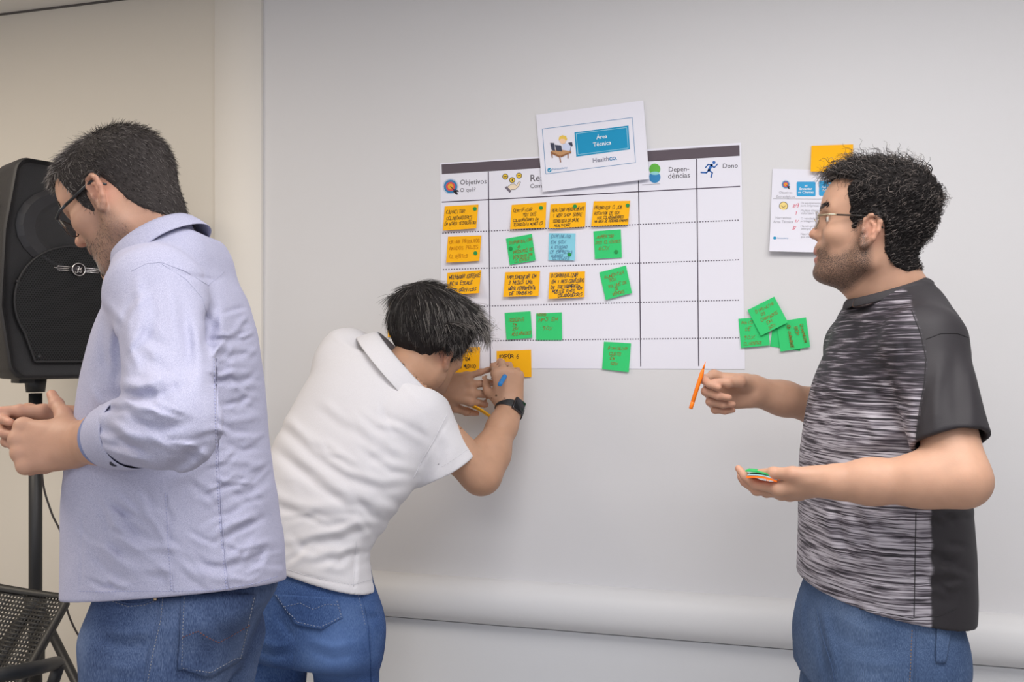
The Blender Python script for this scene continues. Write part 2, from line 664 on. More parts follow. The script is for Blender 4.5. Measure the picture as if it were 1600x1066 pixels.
# ------------------------------------------------------------------ human parts
def head_nodes(fr, p=None):
    """skull, face and ears; local frame x forward, y to the person's left, z up, origin between the ear canals"""
    o = dict(nose=0.0, chin=0.0, jaw=0.0, brow=0.0, lids=0.0, ear=0.0, mouth=0.0, lip=0.0)
    o.update(p or {})
    M = fr.M
    E = lambda c, r, k, mode='u', rot=None: ell(fr.p(*c), r, M if rot is None else M @ rot, k, mode)
    C = lambda a, b, ra, rb, k, mode='u': cap(fr.p(*a), fr.p(*b), ra, rb, k, mode)

    def ry(deg):
        a = math.radians(deg); c, s = math.cos(a), math.sin(a)
        return np.array([[c, 0, s], [0, 1, 0], [-s, 0, c]])

    def rz(deg):
        a = math.radians(deg); c, s = math.cos(a), math.sin(a)
        return np.array([[c, -s, 0], [s, c, 0], [0, 0, 1]])
    N = [E((-.015, 0, .049), (.093, .074, .082), .02),
         E((.030, 0, .064), (.0535, .061, .058), .03),
         E((.034, 0, -.010), (.046, .055, .070), .03),
         E((.050, 0, -.035), (.037, .036, .040), .02)]
    for s in (1, -1):
        N.append(C((.004, s * .052, -.045 - o['jaw']), (.062, s * .020, -.071 - o['chin']), .0165, .0155, .022))
        N.append(C((.004, s * .055, -.045 - o['jaw']), (-.002, s * .060, .0), .0145, .015, .02))
        N.append(E((.052, s * .043, .003), (.022, .018, .017), .02))
        N.append(C((.072 + o['brow'], s * .010, .049), (.058 + o['brow'], s * .044, .050), .0095, .0095, .014))
    N.append(E((.071, 0, -.071 - o['chin']), (.019, .021, .016), .016))
    # sockets, eyes
    for s in (1, -1):
        N.append(E((.085, s * .033, .031), (.018, .017, .013), .012, 's'))
        N.append(E((.0625, s * .032, .031), (.0125, .0125, .0125), .002))
    # nose
    N.append(C((.0755, 0, .042), (.0945 + o['nose'], 0, .010), .0065, .0085, .012))
    N.append(E((.0955 + o['nose'], 0, .0065), (.0105, .0098, .0085), .006))
    for s in (1, -1):
        N.append(E((.084 + o['nose'] * .5, s * .0115, .0025), (.0115, .0068, .0085), .006))
        N.append(E((.0885 + o['nose'], s * .0065, -.0045), (.0055, .0033, .0035), .003, 's'))
    # lips
    m = o['mouth']
    N.append(E((.0775 + m, 0, -.0205), (.012, .018, .010), .012))
    N.append(E((.0800 + m, 0, -.0275), (.0105, .021, .0060), .006))
    N.append(E((.0785 + m + o['lip'], 0, -.0415), (.0105, .019, .0068), .006))
    N.append(E((.0930 + m, 0, -.0345), (.0120, .024, .0022), .004, 's'))
    # ears
    for s in (1, -1):
        R = ry(-15) @ rz(s * -22)
        e0 = np.array([-.006 + o['ear'], s * .0745, .004])

        def L(x, y, z): return e0 + R @ np.array([x, s * y, z])
        ns = [ell(fr.p(*L(0, .004, 0)), (.0165, .0045, .029), M @ R, .004)]
        rim = [(.013, .006, .004), (.014, .008, .018), (.006, .010, .0285), (-.006, .011, .0285), (-.0145, .011, .019), (-.0165, .010, .004), (-.0125, .008, -.011), (-.006, .006, -.020), (.001, .005, -.026), (.006, .003, -.020)]
        rr = [.0028, .0036, .0038, .0038, .0040, .0038, .0036, .0042, .0062, .0045]
        for i in range(len(rim) - 1):
            ns.append(cap(fr.p(*L(*rim[i])), fr.p(*L(*rim[i + 1])), rr[i], rr[i + 1], .0035))
        anti = [(.002, .0065, .017), (-.007, .0085, .012), (-.0085, .0085, .0), (-.003, .0075, -.011)]
        ns.append(ell(fr.p(*L(.001, .012, .003)), (.0105, .0075, .018), M @ R, .004, 's'))
        for i in range(3): ns.append(cap(fr.p(*L(*anti[i])), fr.p(*L(*anti[i + 1])), .0032, .0032, .003))
        ns.append(ell(fr.p(*L(.003, .011, -.003)), (.0085, .0085, .0095), M @ R, .003, 's'))
        ns.append(ell(fr.p(*L(.011, .006, -.002)), (.0035, .004, .006), M @ R, .003))
        N.append(group(ns, .006))
    return N


def hand_nodes(fr, side, fingers, thumb, sc=1.0, palm=1.0):
    """fr: x towards the fingers, z out of the back of the hand; side +1 right hand, -1 left hand.
    fingers: index..little (spread, mcp, pip, dip) degrees; thumb: three local directions (y towards the thumb side)"""
    P = lambda x, y, z: fr.p(x * sc, y * side * sc, z * sc)
    kn = [(.094, .029, .002), (.098, .008, .004), (.092, -.0135, .002), (.082, -.033, -.002)]
    ln = [(.044, .026, .021), (.049, .030, .022), (.046, .028, .022), (.036, .021, .019)]
    rad = [(.0105, .0092, .0083, .0066), (.0107, .0094, .0084, .0068), (.0102, .0088, .0080, .0064), (.0092, .0078, .0072, .0058)]
    car = [(.008, .014, 0), (.006, .005, .001), (.006, -.006, .001), (.008, -.015, -.001)]
    N = []
    for i in range(4):
        N.append(cap(P(*car[i]), P(*kn[i]), .0155 * sc, .0118 * sc * palm, .013))
    N.append(ell(P(.045, -.026, -.010), (.040 * sc, .013 * sc, .012 * sc), fr.M, .014))
    N.append(ell(P(.040, .022, -.012), (.034 * sc, .016 * sc, .014 * sc), fr.M, .014))
    N.append(ell(P(.050, .0, -.002), (.045 * sc, .036 * sc, .011 * sc), fr.M, .010))
    tips = []
    for i in range(4):
        sp, a1, a2, a3 = fingers[i]
        b = math.radians(sp); base = np.array([math.cos(b), math.sin(b), 0])
        pts = [np.array(kn[i])]; th = 0
        for L, a in zip(ln[i], (a1, a2, a3)):
            th += math.radians(a)
            pts.append(pts[-1] + L * (math.cos(th) * base + math.sin(th) * np.array([0, 0, -1])))
        W = [P(*q) for q in pts]
        N.append(ell(W[0], (.0125 * sc,) * 3, None, .009))
        ns = []
        for j in range(3):
            ns.append(cap(W[j], W[j + 1], rad[i][j] * sc, rad[i][j + 1] * sc, .003))
        ns.append(ell(W[1], (rad[i][1] * 1.08 * sc,) * 3, None, .004))
        N.append(group(ns, .0045))
        tips.append(W)
    pts = [np.array([.022, .022, -.008])]
    for L, d in zip((.044, .035, .028), thumb):
        d = np.array(d, float); d /= np.linalg.norm(d)
        pts.append(pts[-1] + L * d)
    W = [P(*q) for q in pts]
    N.append(cap(W[0], W[1], .0165 * sc, .0130 * sc, .014))
    N.append(group([cap(W[1], W[2], .0122 * sc, .0102 * sc, .004), cap(W[2], W[3], .0104 * sc, .0078 * sc, .003), ell(W[2], (.0112 * sc,) * 3, None, .004)], .006))
    tips.append(W)
    return N, tips


def arm_nodes(elbow, wrist, fr, re=.046, rw=.0255, sc=1.0):
    """forearm with its muscle belly and the flattened wrist leading into a hand frame"""
    e, w = np.asarray(elbow), np.asarray(wrist)
    y = fr.M[:, 1] * .010 * sc
    N = [cap(e, e + (w - e) * .30, re * .92, re, .03), cap(e + (w - e) * .30, e + (w - e) * .72, re, rw * 1.22, .03)]
    for s in (1, -1):
        N.append(cap(e + (w - e) * .70 + y * s * .6, w + y * s, rw * 1.06, rw * .80, .022))
        N.append(cap(w + y * s, fr.p(.018 * sc, .010 * s * sc, 0), rw * .80, .0165 * sc, .016))
    return N


def strands_mesh(name, roots, nrm, flow, n_seg, length, width, lift, curl, rng, mat, parent, droop=0.0, hug=0.0, taper=0.25, attr=None, wig=0.0, down=(0, 0, -1)):
    """hair strands: thin tapering three-sided tubes growing from roots along a flow field.
    flow(P, N) gives the tangential direction; curl=(radius, turns)"""
    n = len(roots)
    L = length * (0.65 + 0.7 * rng.rand(n))
    P = roots.copy()
    pts = [P.copy()]
    N = nrm.copy()
    D = flow(P, N)
    jit = rng.normal(size=(n, 3)) * wig
    T = D + N * lift + jit
    T /= np.linalg.norm(T, axis=1)[:, None]
    dn = np.asarray(down)
    for k in range(n_seg):
        P = P + T * (L / n_seg)[:, None]
        pts.append(P.copy())
        T = T + dn * droop / n_seg - N * ((lift * 0.9 + hug) / n_seg)
        T /= np.linalg.norm(T, axis=1)[:, None]
    pts = np.stack(pts, 1)                      # n, seg+1, 3
    if curl:
        ax = pts[:, -1] - pts[:, 0]; ax /= np.linalg.norm(ax, axis=1)[:, None] + 1e-9
        u = np.cross(ax, rng.normal(size=(n, 3))); u /= np.linalg.norm(u, axis=1)[:, None] + 1e-9
        v = np.cross(ax, u)
        ph = rng.rand(n) * 6.28
        for k in range(n_seg + 1):
            t = k / n_seg
            a = ph + t * curl[1] * 6.28 * (0.8 + 0.4 * ((ph * 7.3) % 1))
            r = curl[0] * min(1, t * 3)
            pts[:, k] += r * (np.cos(a) - np.cos(ph) * (1 - min(1, t * 3)))[:, None] * u + r * (np.sin(a))[:, None] * v
    K = n_seg + 1
    tan = np.gradient(pts, axis=1)
    tan /= np.linalg.norm(tan, axis=2)[..., None] + 1e-9
    a = np.cross(tan, N[:, None, :]); a /= np.linalg.norm(a, axis=2)[..., None] + 1e-9
    b = np.cross(tan, a)
    w = width * (0.7 + 0.6 * rng.rand(n))
    V = []
    for j in range(3):
        an = 2 * math.pi * j / 3
        prof = np.linspace(1, taper, K)
        V.append(pts + (w[:, None] * prof[None])[..., None] * (math.cos(an) * a + math.sin(an) * b))
    V = np.stack(V, 2)                          # n,K,3,3
    idx = np.arange(n * K * 3).reshape(n, K, 3)
    Q = []
    for j in range(3):
        j2 = (j + 1) % 3
        Q.append(np.stack([idx[:, :-1, j], idx[:, :-1, j2], idx[:, 1:, j2], idx[:, 1:, j]], -1).reshape(-1, 4))
    Q = np.concatenate(Q)
    shade = rng.rand(n) if attr is None else attr
    at = np.repeat(np.asarray(shade, np.float32), K * 3)
    me = mesh_np(name, V.reshape(-1, 3), Q, True, {'strand': at})
    o = link_mesh(name, me, mat, parent)
    return o


def sample_surface(V, Q, n, rng, keep=None):
    tri = np.concatenate([Q[:, [0, 1, 2]], Q[:, [0, 2, 3]]])
    a, b, c = V[tri[:, 0]], V[tri[:, 1]], V[tri[:, 2]]
    nr = np.cross(b - a, c - a); ar = np.linalg.norm(nr, axis=1)
    i = rng.choice(len(tri), size=n, p=ar / ar.sum())
    u = rng.rand(n); v = rng.rand(n); f = u + v > 1
    u = np.where(f, 1 - u, u); v = np.where(f, 1 - v, v)
    P = a[i] + u[:, None] * (b - a)[i] + v[:, None] * (c - a)[i]
    Nn = nr[i] / (ar[i][:, None] + 1e-12)
    if keep is not None:
        m = keep(P); P, Nn = P[m], Nn[m]
    return P.astype(float), Nn.astype(float)


def bump01(x, a, b):
    t = np.clip((x - a) / (b - a), 0, 1)
    return t * t * (3 - 2 * t)


def skin_material(name, tone, beard_col, lip=None, red=(0.62, 0.25, 0.18)):
    m = bpy.data.materials.new(name); m.use_nodes = True
    nt = m.node_tree; b = nt.nodes['Principled BSDF']
    b.inputs['Roughness'].default_value = 0.52
    b.inputs['Specular IOR Level'].default_value = 0.35
    b.inputs['Subsurface Weight'].default_value = 0.12
    b.inputs['Subsurface Radius'].default_value = (0.010, 0.004, 0.002)
    b.inputs['Subsurface Scale'].default_value = 0.5
    tc = nt.nodes.new('ShaderNodeTexCoord')

    def noise(scale, det=3):
        n = nt.nodes.new('ShaderNodeTexNoise'); n.inputs['Scale'].default_value = scale; n.inputs['Detail'].default_value = det
        nt.links.new(tc.outputs['Object'], n.inputs['Vector']); return n.outputs['Fac']

    def attr(n):
        a = nt.nodes.new('ShaderNodeAttribute'); a.attribute_name = n; return a.outputs['Fac']

    def mix(fac, c0, c1):
        x = nt.nodes.new('ShaderNodeMix'); x.data_type = 'RGBA'
        for s, v in ((0, fac), (6, c0), (7, c1)):
            if isinstance(v, tuple): x.inputs[s].default_value = v if len(v) == 4 else v + (1,)
            elif isinstance(v, float): x.inputs[s].default_value = v
            else: nt.links.new(v, x.inputs[s])
        return x.outputs[2]

    def math_(op, a, c):
        x = nt.nodes.new('ShaderNodeMath'); x.operation = op; x.use_clamp = op in ('MULTIPLY', 'ADD')
        for i, v in enumerate((a, c)):
            if isinstance(v, float): x.inputs[i].default_value = v
            else: nt.links.new(v, x.inputs[i])
        return x.outputs[0]
    d = tuple(c * 0.86 for c in tone[:3]); l = tuple(min(1, c * 1.10) for c in tone[:3])
    col = mix(noise(38.0), d, l)
    col = mix(math_('MULTIPLY', attr('red'), 0.45), col, red)
    spk = noise(900.0, 1)
    r = nt.nodes.new('ShaderNodeMapRange'); r.inputs[1].default_value = 0.36; r.inputs[2].default_value = 0.60
    nt.links.new(spk, r.inputs[0])
    bf = math_('MULTIPLY', attr('beard'), math_('ADD', math_('MULTIPLY', r.outputs[0], 0.55), 0.45))
    col = mix(bf, col, beard_col)
    col = mix(attr('lip'), col, lip or (0.42, 0.17, 0.14))
    col = mix(attr('white'), col, (0.72, 0.68, 0.64))
    col = mix(attr('iris'), col, (0.03, 0.018, 0.01))
    col = mix(attr('nail'), col, tuple(min(1, c * 1.15 + .06) for c in tone[:3]))
    nt.links.new(col, b.inputs['Base Color'])
    bp = nt.nodes.new('ShaderNodeBump'); bp.inputs['Strength'].default_value = 0.12; bp.inputs['Distance'].default_value = 0.001
    nt.links.new(noise(420.0, 2), bp.inputs['Height']); nt.links.new(bp.outputs['Normal'], b.inputs['Normal'])
    return m


def hair_material(name, dark, light, share):
    m = bpy.data.materials.new(name); m.use_nodes = True
    nt = m.node_tree; b = nt.nodes['Principled BSDF']
    b.inputs['Roughness'].default_value = 0.5
    b.inputs['Specular IOR Level'].default_value = 0.35
    a = nt.nodes.new('ShaderNodeAttribute'); a.attribute_name = 'strand'
    r = nt.nodes.new('ShaderNodeValToRGB')
    e = r.color_ramp.elements
    e[0].position = 0.0; e[0].color = dark + (1,)
    e[1].position = 1.0; e[1].color = light + (1,)
    x = e.new(1 - share); x.color = tuple(d * 1.6 for d in dark) + (1,)
    nt.links.new(a.outputs['Fac'], r.inputs['Fac'])
    nt.links.new(r.outputs['Color'], b.inputs['Base Color'])
    return m


def face_attrs(fr, V, beard_poly, strength=1.0, iris=True):
    q = fr.loc(V)
    x, y, z = q[:, 0], q[:, 1], q[:, 2]
    d = poly_sdf(beard_poly, x.astype(np.float32), z.astype(np.float32))
    beard = np.clip(0.5 - d / 0.014, 0, 1) * strength
    lipz = np.minimum(np.abs(z + .0275) / .0052, np.abs(z + .0415) / .0058)
    lip = np.clip(1.6 - lipz, 0, 1) * np.clip((.021 - np.abs(y)) / .004, 0, 1) * (x > .070)
    beard = beard * (1 - lip)
    ex = np.minimum((y - .032) ** 2, (y + .032) ** 2)
    r = np.sqrt(ex + (z - .0305) ** 2)
    op = (np.abs(z - .0305) < .0042) & (r < .0105) & (x > .066) & (x < .078)
    white = op * 1.0
    ir = (r < .0055) & op
    red = np.clip(1 - np.sqrt((x - .10) ** 2 + y ** 2 + (z - .006) ** 2) / .026, 0, 1) * 0.8
    red = np.maximum(red, np.clip(1 - np.sqrt((x + .010) ** 2 + (np.abs(y) - .079) ** 2 + (z - .004) ** 2) / .036, 0, 1) * 1.2)
    return dict(beard=beard, lip=lip, white=white, iris=ir * 1.0, red=red)


def assemble(nodes_all, fine, h=.008):
    """one mesh from a coarse body and finer regions; fine: (nodes, spacing, keep)"""
    parts = []
    for ns, hh, keep in fine:
        lo, hi = bounds(ns, .012)
        V, Q = nets(ns, lo, hi, hh); parts.append(cut(V, Q, keep))
    lo, hi = bounds(nodes_all, .02)
    V, Q = nets(nodes_all, lo, hi, h)

    def rest(c):
        m = np.ones(len(c), bool)
        for _, _, keep in fine: m &= ~keep(c)
        return m
    parts.append(cut(V, Q, rest))
    return join_vq(parts)


def past(p, q, reach=.32, rad=.14):
    """region test: beyond point p in the direction of q, within reach of the axis"""
    p = np.asarray(p, float); q = np.asarray(q, float)
    L = np.linalg.norm(q - p); n = (q - p) / L

    def f(c):
        t = (c - p) @ n
        r = np.linalg.norm(c - p - t[:, None] * n, axis=1)
        return (t > 0) & (t < reach) & (r < rad)
    return f


def eyebrows(fr, HN, rng, mat, root, n=110):
    bp, bn = [], []
    for s in (1, -1):
        for u in rng.rand(n):
            p = np.array([.083 - .016 * u ** 1.5, s * (.012 + .034 * u), .0505 + .006 * math.sin(u * 2.6)]) + rng.normal(size=3) * [.001, .001, .0022]
            bp.append(fr.p(*p)); bn.append(fr.v(.9, s * .35 * (u + .2), .1))
    bp, bn = np.array(bp), np.array(bn); bn /= np.linalg.norm(bn, axis=1)[:, None]
    for _ in range(6):
        d = ev_pts(HN, bp); bp = bp - bn * d[:, None] * .9

    def bflow(P, N):
        q = fr.loc(P); s = np.sign(q[:, 1])
        g = s[:, None] * fr.M[:, 1][None] - .6 * fr.M[:, 0][None] + .2 * fr.M[:, 2][None]
        return g / np.linalg.norm(g, axis=1)[:, None]
    for s in (1, -1):
        m = np.sign(fr.loc(bp)[:, 1]) == s
        o = strands_mesh('eyebrow', bp[m], bn[m], bflow, 3, np.full(m.sum(), .009), .0006, .25, None, rng, mat, root)
        o['kind'] = 'stuff'


def glasses(fr, root, metal, tip, zc=.028, half=True, wide=.0245, high=.0150, thick=.0008, temple=.0017):
    g = empty('glasses', fr.o); g.parent = root; g.location = Vector(fr.o) - root.location
    glass = bpy.data.materials.get('lens_glass')
    if glass is None:
        glass = bpy.data.materials.new('lens_glass'); glass.use_nodes = True
        gb = glass.node_tree.nodes['Principled BSDF']
        gb.inputs['Transmission Weight'].default_value = 1; gb.inputs['Roughness'].default_value = .0; gb.inputs['IOR'].default_value = 1.08
    for s in (1, -1):
        c = np.array([.0935, s * .033, zc])
        ring = []
        for i in range(25):
            a = 2 * math.pi * i / 24
            ca, sa = math.cos(a), math.sin(a)
            r = 1 / ((abs(ca)) ** 3 + (abs(sa)) ** 3) ** (1 / 3)
            yy, zz = wide * ca * r * .97, high * sa * r
            ring.append(fr.p(c[0] - .004 * (yy * s / wide) ** 2 - .004 * max(0, yy * s / wide), c[1] + yy, c[2] + zz))
        mb = MB(); mb.tube(ring, thick, 6); mb.build('rim', metal, g, True)
        mb = MB(); ctr = np.mean(ring[:-1], 0) + fr.v(.0018, 0, 0)
        for i in range(24): mb.poly([ctr, ring[i], ring[i + 1]])
        for i in range(24): mb.poly([ctr - fr.v(.0012, 0, 0), ring[i + 1] - fr.v(.0012, 0, 0), ring[i] - fr.v(.0012, 0, 0)])
        mb.build('lens', glass, g, True)
        zt = zc + .006
        mb = MB(); mb.tube([fr.p(.0875, s * .054, zt), fr.p(.086, s * .0575, zt), fr.p(.070, s * .0665, zt + .001), fr.p(.055, s * .0705, zt)], [temple, temple * 1.2, temple, temple * .9], 8)
        mb.tube([fr.p(.055, s * .0705, zt), fr.p(.012, s * .0775, zt - .002), fr.p(-.006, s * .0805, zt - .003), fr.p(-.024, s * .0805, zt - .024)], [temple, temple, temple, temple * .8], 8, 1)
        mb.build('temple', [metal, tip], g, True)
    mb = MB(); mb.tube([fr.p(.0935, .0095, zc + .003), fr.p(.0965, .004, zc + .0065), fr.p(.0965, -.004, zc + .0065), fr.p(.0935, -.0095, zc + .003)], max(thick, .0009), 6); mb.build('bridge', metal, g, True)
    return g


def collar_mesh(name, rows, mat, parent, thick=.002, gap=0.0, sub=1):
    """folded cloth collar: rows are closed or open rings of points (top edge first)"""
    n = len(rows[0]); V = [p for r in rows for p in r]; Q = []
    for j in range(len(rows) - 1):
        for i in range(n - 1):
            a = j * n + i; Q.append((a, a + 1, a + n + 1, a + n))
    o = link_mesh(name, mesh_np(name, np.array(V), np.array(Q), True), mat, parent)
    md = o.modifiers.new('thickness', 'SOLIDIFY'); md.thickness = thick; md.offset = 0
    if sub:
        md = o.modifiers.new('smooth', 'SUBSURF'); md.levels = sub; md.render_levels = sub
    return o
# ------------------------------------------------------------------ room shell
def wall_material(name, col, rough=.55):
    m = material(name, col, rough, 0, .35, bump=(260, .06, 2), vary=(3.0, .012))
    return m


Z_CEIL = 2.55
X_L, X_R, Y_B = -4.2, 3.4, -5.2
def struct(o):
    o['kind'] = 'structure'
    return o


M_WALL = wall_material('wall_paint', srgb(220, 219, 221))
M_WALL_L = wall_material('wall_paint_left', srgb(218, 211, 200))
M_COL = wall_material('column_paint', srgb(234, 229, 222))
M_CEIL = material('ceiling_paint', srgb(228, 226, 222), .8, bump=(90, .05))
M_FLOOR = material('floor_carpet', srgb(176, 172, 168), .9, bump=(300, .4), vary=(60, .15))
xc0, xc1 = WALL(338.5, 300)[0], WALL(411.5, 300)[0]
mb = MB(); mb.box((xc1 - .02, 0, 0), (X_R + .1, .1, Z_CEIL)); struct(mb.build('wall_back', M_WALL))
mb = MB(); mb.box((X_L - .1, 0.0, 0), (xc0 + .02, .1, Z_CEIL)); struct(mb.build('wall_left_back', M_WALL_L))
mb = MB(); mb.box((xc0, -.012, 0), (xc1, .1, Z_CEIL)); struct(mb.build('trim_column', M_COL, bevel=.0015, seg=1))
mb = MB(); mb.box((X_L - .1, Y_B, 0), (X_L, 0, Z_CEIL)); struct(mb.build('wall_left', M_WALL_L))
mb = MB(); mb.box((X_R, Y_B, 0), (X_R + .1, 0, Z_CEIL)); struct(mb.build('wall_right', M_WALL))
mb = MB(); mb.box((X_L - .1, Y_B, -.1), (X_R + .1, .1, 0)); struct(mb.build('floor', M_FLOOR))
mb = MB(); mb.box((X_L - .1, Y_B, Z_CEIL), (X_R + .1, .1, Z_CEIL + .1)); struct(mb.build('ceiling', M_CEIL))
# dark-coloured strip standing in for the shade in the gap between ceiling and wall
mb = MB(); mb.box((X_L, -.004, Z_CEIL - .006), (xc0, 0, Z_CEIL)); struct(mb.build('ceiling_gap_shade', material('gap_shade', (.10, .09, .085, 1), .9)))
# padded half-round rail along the wall
zr0, zr1 = .650, .776
prof = []
for i in range(25):
    a = math.pi * i / 24 - math.pi / 2
    prof.append((-.002 - .060 * math.cos(a) ** .85, (zr0 + zr1) / 2 + (zr1 - zr0) / 2 * math.sin(a)))
prof[0] = (0.0, zr0); prof[-1] = (0.0, zr1)
mb = MB()
for i in range(24):
    (y0, z0), (y1, z1) = prof[i], prof[i + 1]
    mb.poly([(xc1, y0, z0), (xc1, y1, z1), (X_R, y1, z1), (X_R, y0, z0)][::-1])
o = mb.build('trim_rail', wall_material('rail_vinyl', srgb(222, 222, 224), .45), smooth=True)
bm = bmesh.new(); bm.from_mesh(o.data); bmesh.ops.remove_doubles(bm, verts=bm.verts, dist=1e-5); bmesh.ops.recalc_face_normals(bm, faces=bm.faces); bm.to_mesh(o.data); bm.free()
struct(o)
mb = MB(); mb.box((xc1, -.010, .0), (X_R, 0, zr0 - .004)); struct(mb.build('trim_dado', wall_material('dado_paint', srgb(222, 223, 226))))
# ------------------------------------------------------------------ paper on the wall
def on_wall(p, off): return WALL(p[0], p[1], off)


def wall_dirs(p0, p1, off):
    a, b = WALL(p0[0], p0[1], off), WALL(p1[0], p1[1], off)
    x = b - a
    w = np.linalg.norm(x); x = x / w
    return a, x, np.array([-x[2], 0, x[0]]), w


INK = {}
def flat(name, col, rough=.75):
    if name not in INK: INK[name] = material(name, col, rough, 0, .25)
    return INK[name]


INK_DARK = flat('print_dark_grey', (.055, .045, .055, 1))
INK_GREY = flat('print_grey', (.22, .21, .24, 1))
INK_LIGHT = flat('print_light_grey', (.40, .39, .43, 1))
INK_BLUE = flat('print_cyan', srgb(32, 150, 196))
INK_WHITE = flat('print_white', (.86, .87, .90, 1))
INK_RED = flat('pen_red', srgb(226, 96, 120))
PEN_BLACK = flat('pen_black', (.030, .026, .030, 1))
PEN_NAVY = flat('pen_navy', (.02, .035, .07, 1))
PEN_BROWN = flat('pen_brown', srgb(150, 116, 50))
PEN_OCHRE = flat('pen_ochre', srgb(186, 116, 16))
PAPER = material('paper_white', srgb(234, 233, 244), .7, 0, .3, bump=(14, .05, 3))
PAPER_TINT = {}


def sheet(name, px, off, mat, parent=None, lift=(0, 0, 0, 0), n=8, curve=1.0, thick=.0003):
    """paper sheet on the wall; px = corners TL,TR,BR,BL in the image frame; lift = distance of each corner from off"""
    V = []
    for side in (0, 1):
        for j in range(n + 1):
            v = j / n
            for i in range(n + 1):
                u = i / n
                p = [(1 - u) * (1 - v) * px[0][c] + u * (1 - v) * px[1][c] + u * v * px[2][c] + (1 - u) * v * px[3][c] for c in (0, 1)]
                vl = v ** (1 + curve)
                l = (1 - u) * ((1 - v) * lift[0] + vl * lift[3]) + u * ((1 - v) * lift[1] + vl * lift[2])
                V.append(WALL(p[0], p[1], off + l + (thick if side == 0 else 0)))
    Q = []
    m = n + 1
    for j in range(n):
        for i in range(n):
            a = j * m + i
            Q.append((a, a + m, a + m + 1, a + 1))
            b = a + m * m
            Q.append((b, b + 1, b + m + 1, b + m))
    for i in range(n):
        for a, b in ((i, i + 1), (n * m + i + 1, n * m + i)):
            Q.append((a, b, b + m * m, a + m * m))
        for a, b in (((i + 1) * m, i * m), (i * m + n, (i + 1) * m + n)):
            Q.append((a, b, b + m * m, a + m * m))
    return link_mesh(name, mesh_np(name, np.array(V), np.array(Q), 'sharp'), mat, parent)


def note_lift(px, lift, curve, p):
    """distance from the wall of a curled sheet under an image point"""
    P = np.array(px, float); best = None
    u = v = .5
    for _ in range(8):
        q = (1 - u) * (1 - v) * P[0] + u * (1 - v) * P[1] + u * v * P[2] + (1 - u) * v * P[3]
        du = (1 - v) * (P[1] - P[0]) + v * (P[2] - P[3]); dv = (1 - u) * (P[3] - P[0]) + u * (P[2] - P[1])
        s = np.linalg.solve(np.stack([du, dv], 1), np.array(p) - q)
        u += s[0]; v += s[1]
    v = min(max(v, 0), 1); u = min(max(u, 0), 1); vl = v ** (1 + curve)
    return (1 - u) * ((1 - v) * lift[0] + vl * lift[3]) + u * ((1 - v) * lift[1] + vl * lift[2])


def polys_px(name, polys, off, mat, parent):
    """flat printed shapes given as image-frame outlines; off may be a function of the point"""
    mb = MB()
    f = off if callable(off) else (lambda p: off)
    for k, poly in enumerate(polys):
        mb.poly([WALL(p[0], p[1], f(p)) for p in poly][::-1])
    o = mb.build(name, mat, parent)
    bm = bmesh.new(); bm.from_mesh(o.data)
    bmesh.ops.recalc_face_normals(bm, faces=bm.faces)
    for fc in bm.faces:
        if fc.normal.y > 0: fc.normal_flip()
    bm.to_mesh(o.data); bm.free()
    if len(polys) > 1: o['kind'] = 'stuff'
    return o


def disc(c, r, n=20, ry=None): return [(c[0] + r * math.cos(6.2832 * i / n), c[1] + (ry or r) * math.sin(6.2832 * i / n)) for i in range(n)]


def band(p0, p1, w):
    d = np.array(p1, float) - p0; d /= np.linalg.norm(d); n = np.array([-d[1], d[0]]) * w / 2
    return [tuple(np.array(p0) + n), tuple(np.array(p1) + n), tuple(np.array(p1) - n), tuple(np.array(p0) - n)]


def stroke(pts, w):
    out = []
    for a, b in zip(pts[:-1], pts[1:]): out.append(band(a, b, w))
    for p in pts: out.append(disc(p, w / 2, 8))
    return out


def dotted(p0, p1, w, step=4.2):
    p0, p1 = np.array(p0, float), np.array(p1, float)
    n = int(np.linalg.norm(p1 - p0) / step); out = []
    for i in range(n):
        a = p0 + (p1 - p0) * (i / n); b = p0 + (p1 - p0) * ((i + .5) / n)
        out.append(band(a, b, w))
    return out


def wall_text(s, p0, p1, off, mat, parent, name='lettering', bold=0.0, hscale=1.0):
    """printed words: baseline from p0 to p1, width fitted"""
    cu = bpy.data.curves.new('text', 'FONT')
    cu.body = s; cu.size = 1.0; cu.resolution_u = 2; cu.offset = bold
    o = bpy.data.objects.new('text', cu); COL.objects.link(o)
    bpy.context.view_layer.update()
    me = bpy.data.meshes.new_from_object(o.evaluated_get(bpy.context.evaluated_depsgraph_get()))
    bpy.data.objects.remove(o); bpy.data.curves.remove(cu)
    n = len(me.vertices); co = np.zeros(n * 3, np.float32); me.vertices.foreach_get('co', co); co = co.reshape(-1, 3)
    f = off if callable(off) else None
    a, x, y, w = wall_dirs(p0, p1, 0.0 if f else off)
    x0, x1 = co[:, 0].min(), co[:, 0].max(); k = w / (x1 - x0)
    P = a + ((co[:, 0] - x0) * k)[:, None] * x + (co[:, 1] * k * hscale)[:, None] * y
    if f:
        px_, py_, _ = pixels_of(P.astype(np.float32))
        P = np.array([WALL(u, v, f((u, v))) for u, v in zip(px_, py_)])
    me.vertices.foreach_set('co', P.astype(np.float32).ravel()); me.update()
    me.name = name
    me.materials.clear()
    o = link_mesh(name, me, mat, parent)
    o['kind'] = 'stuff'
    return o


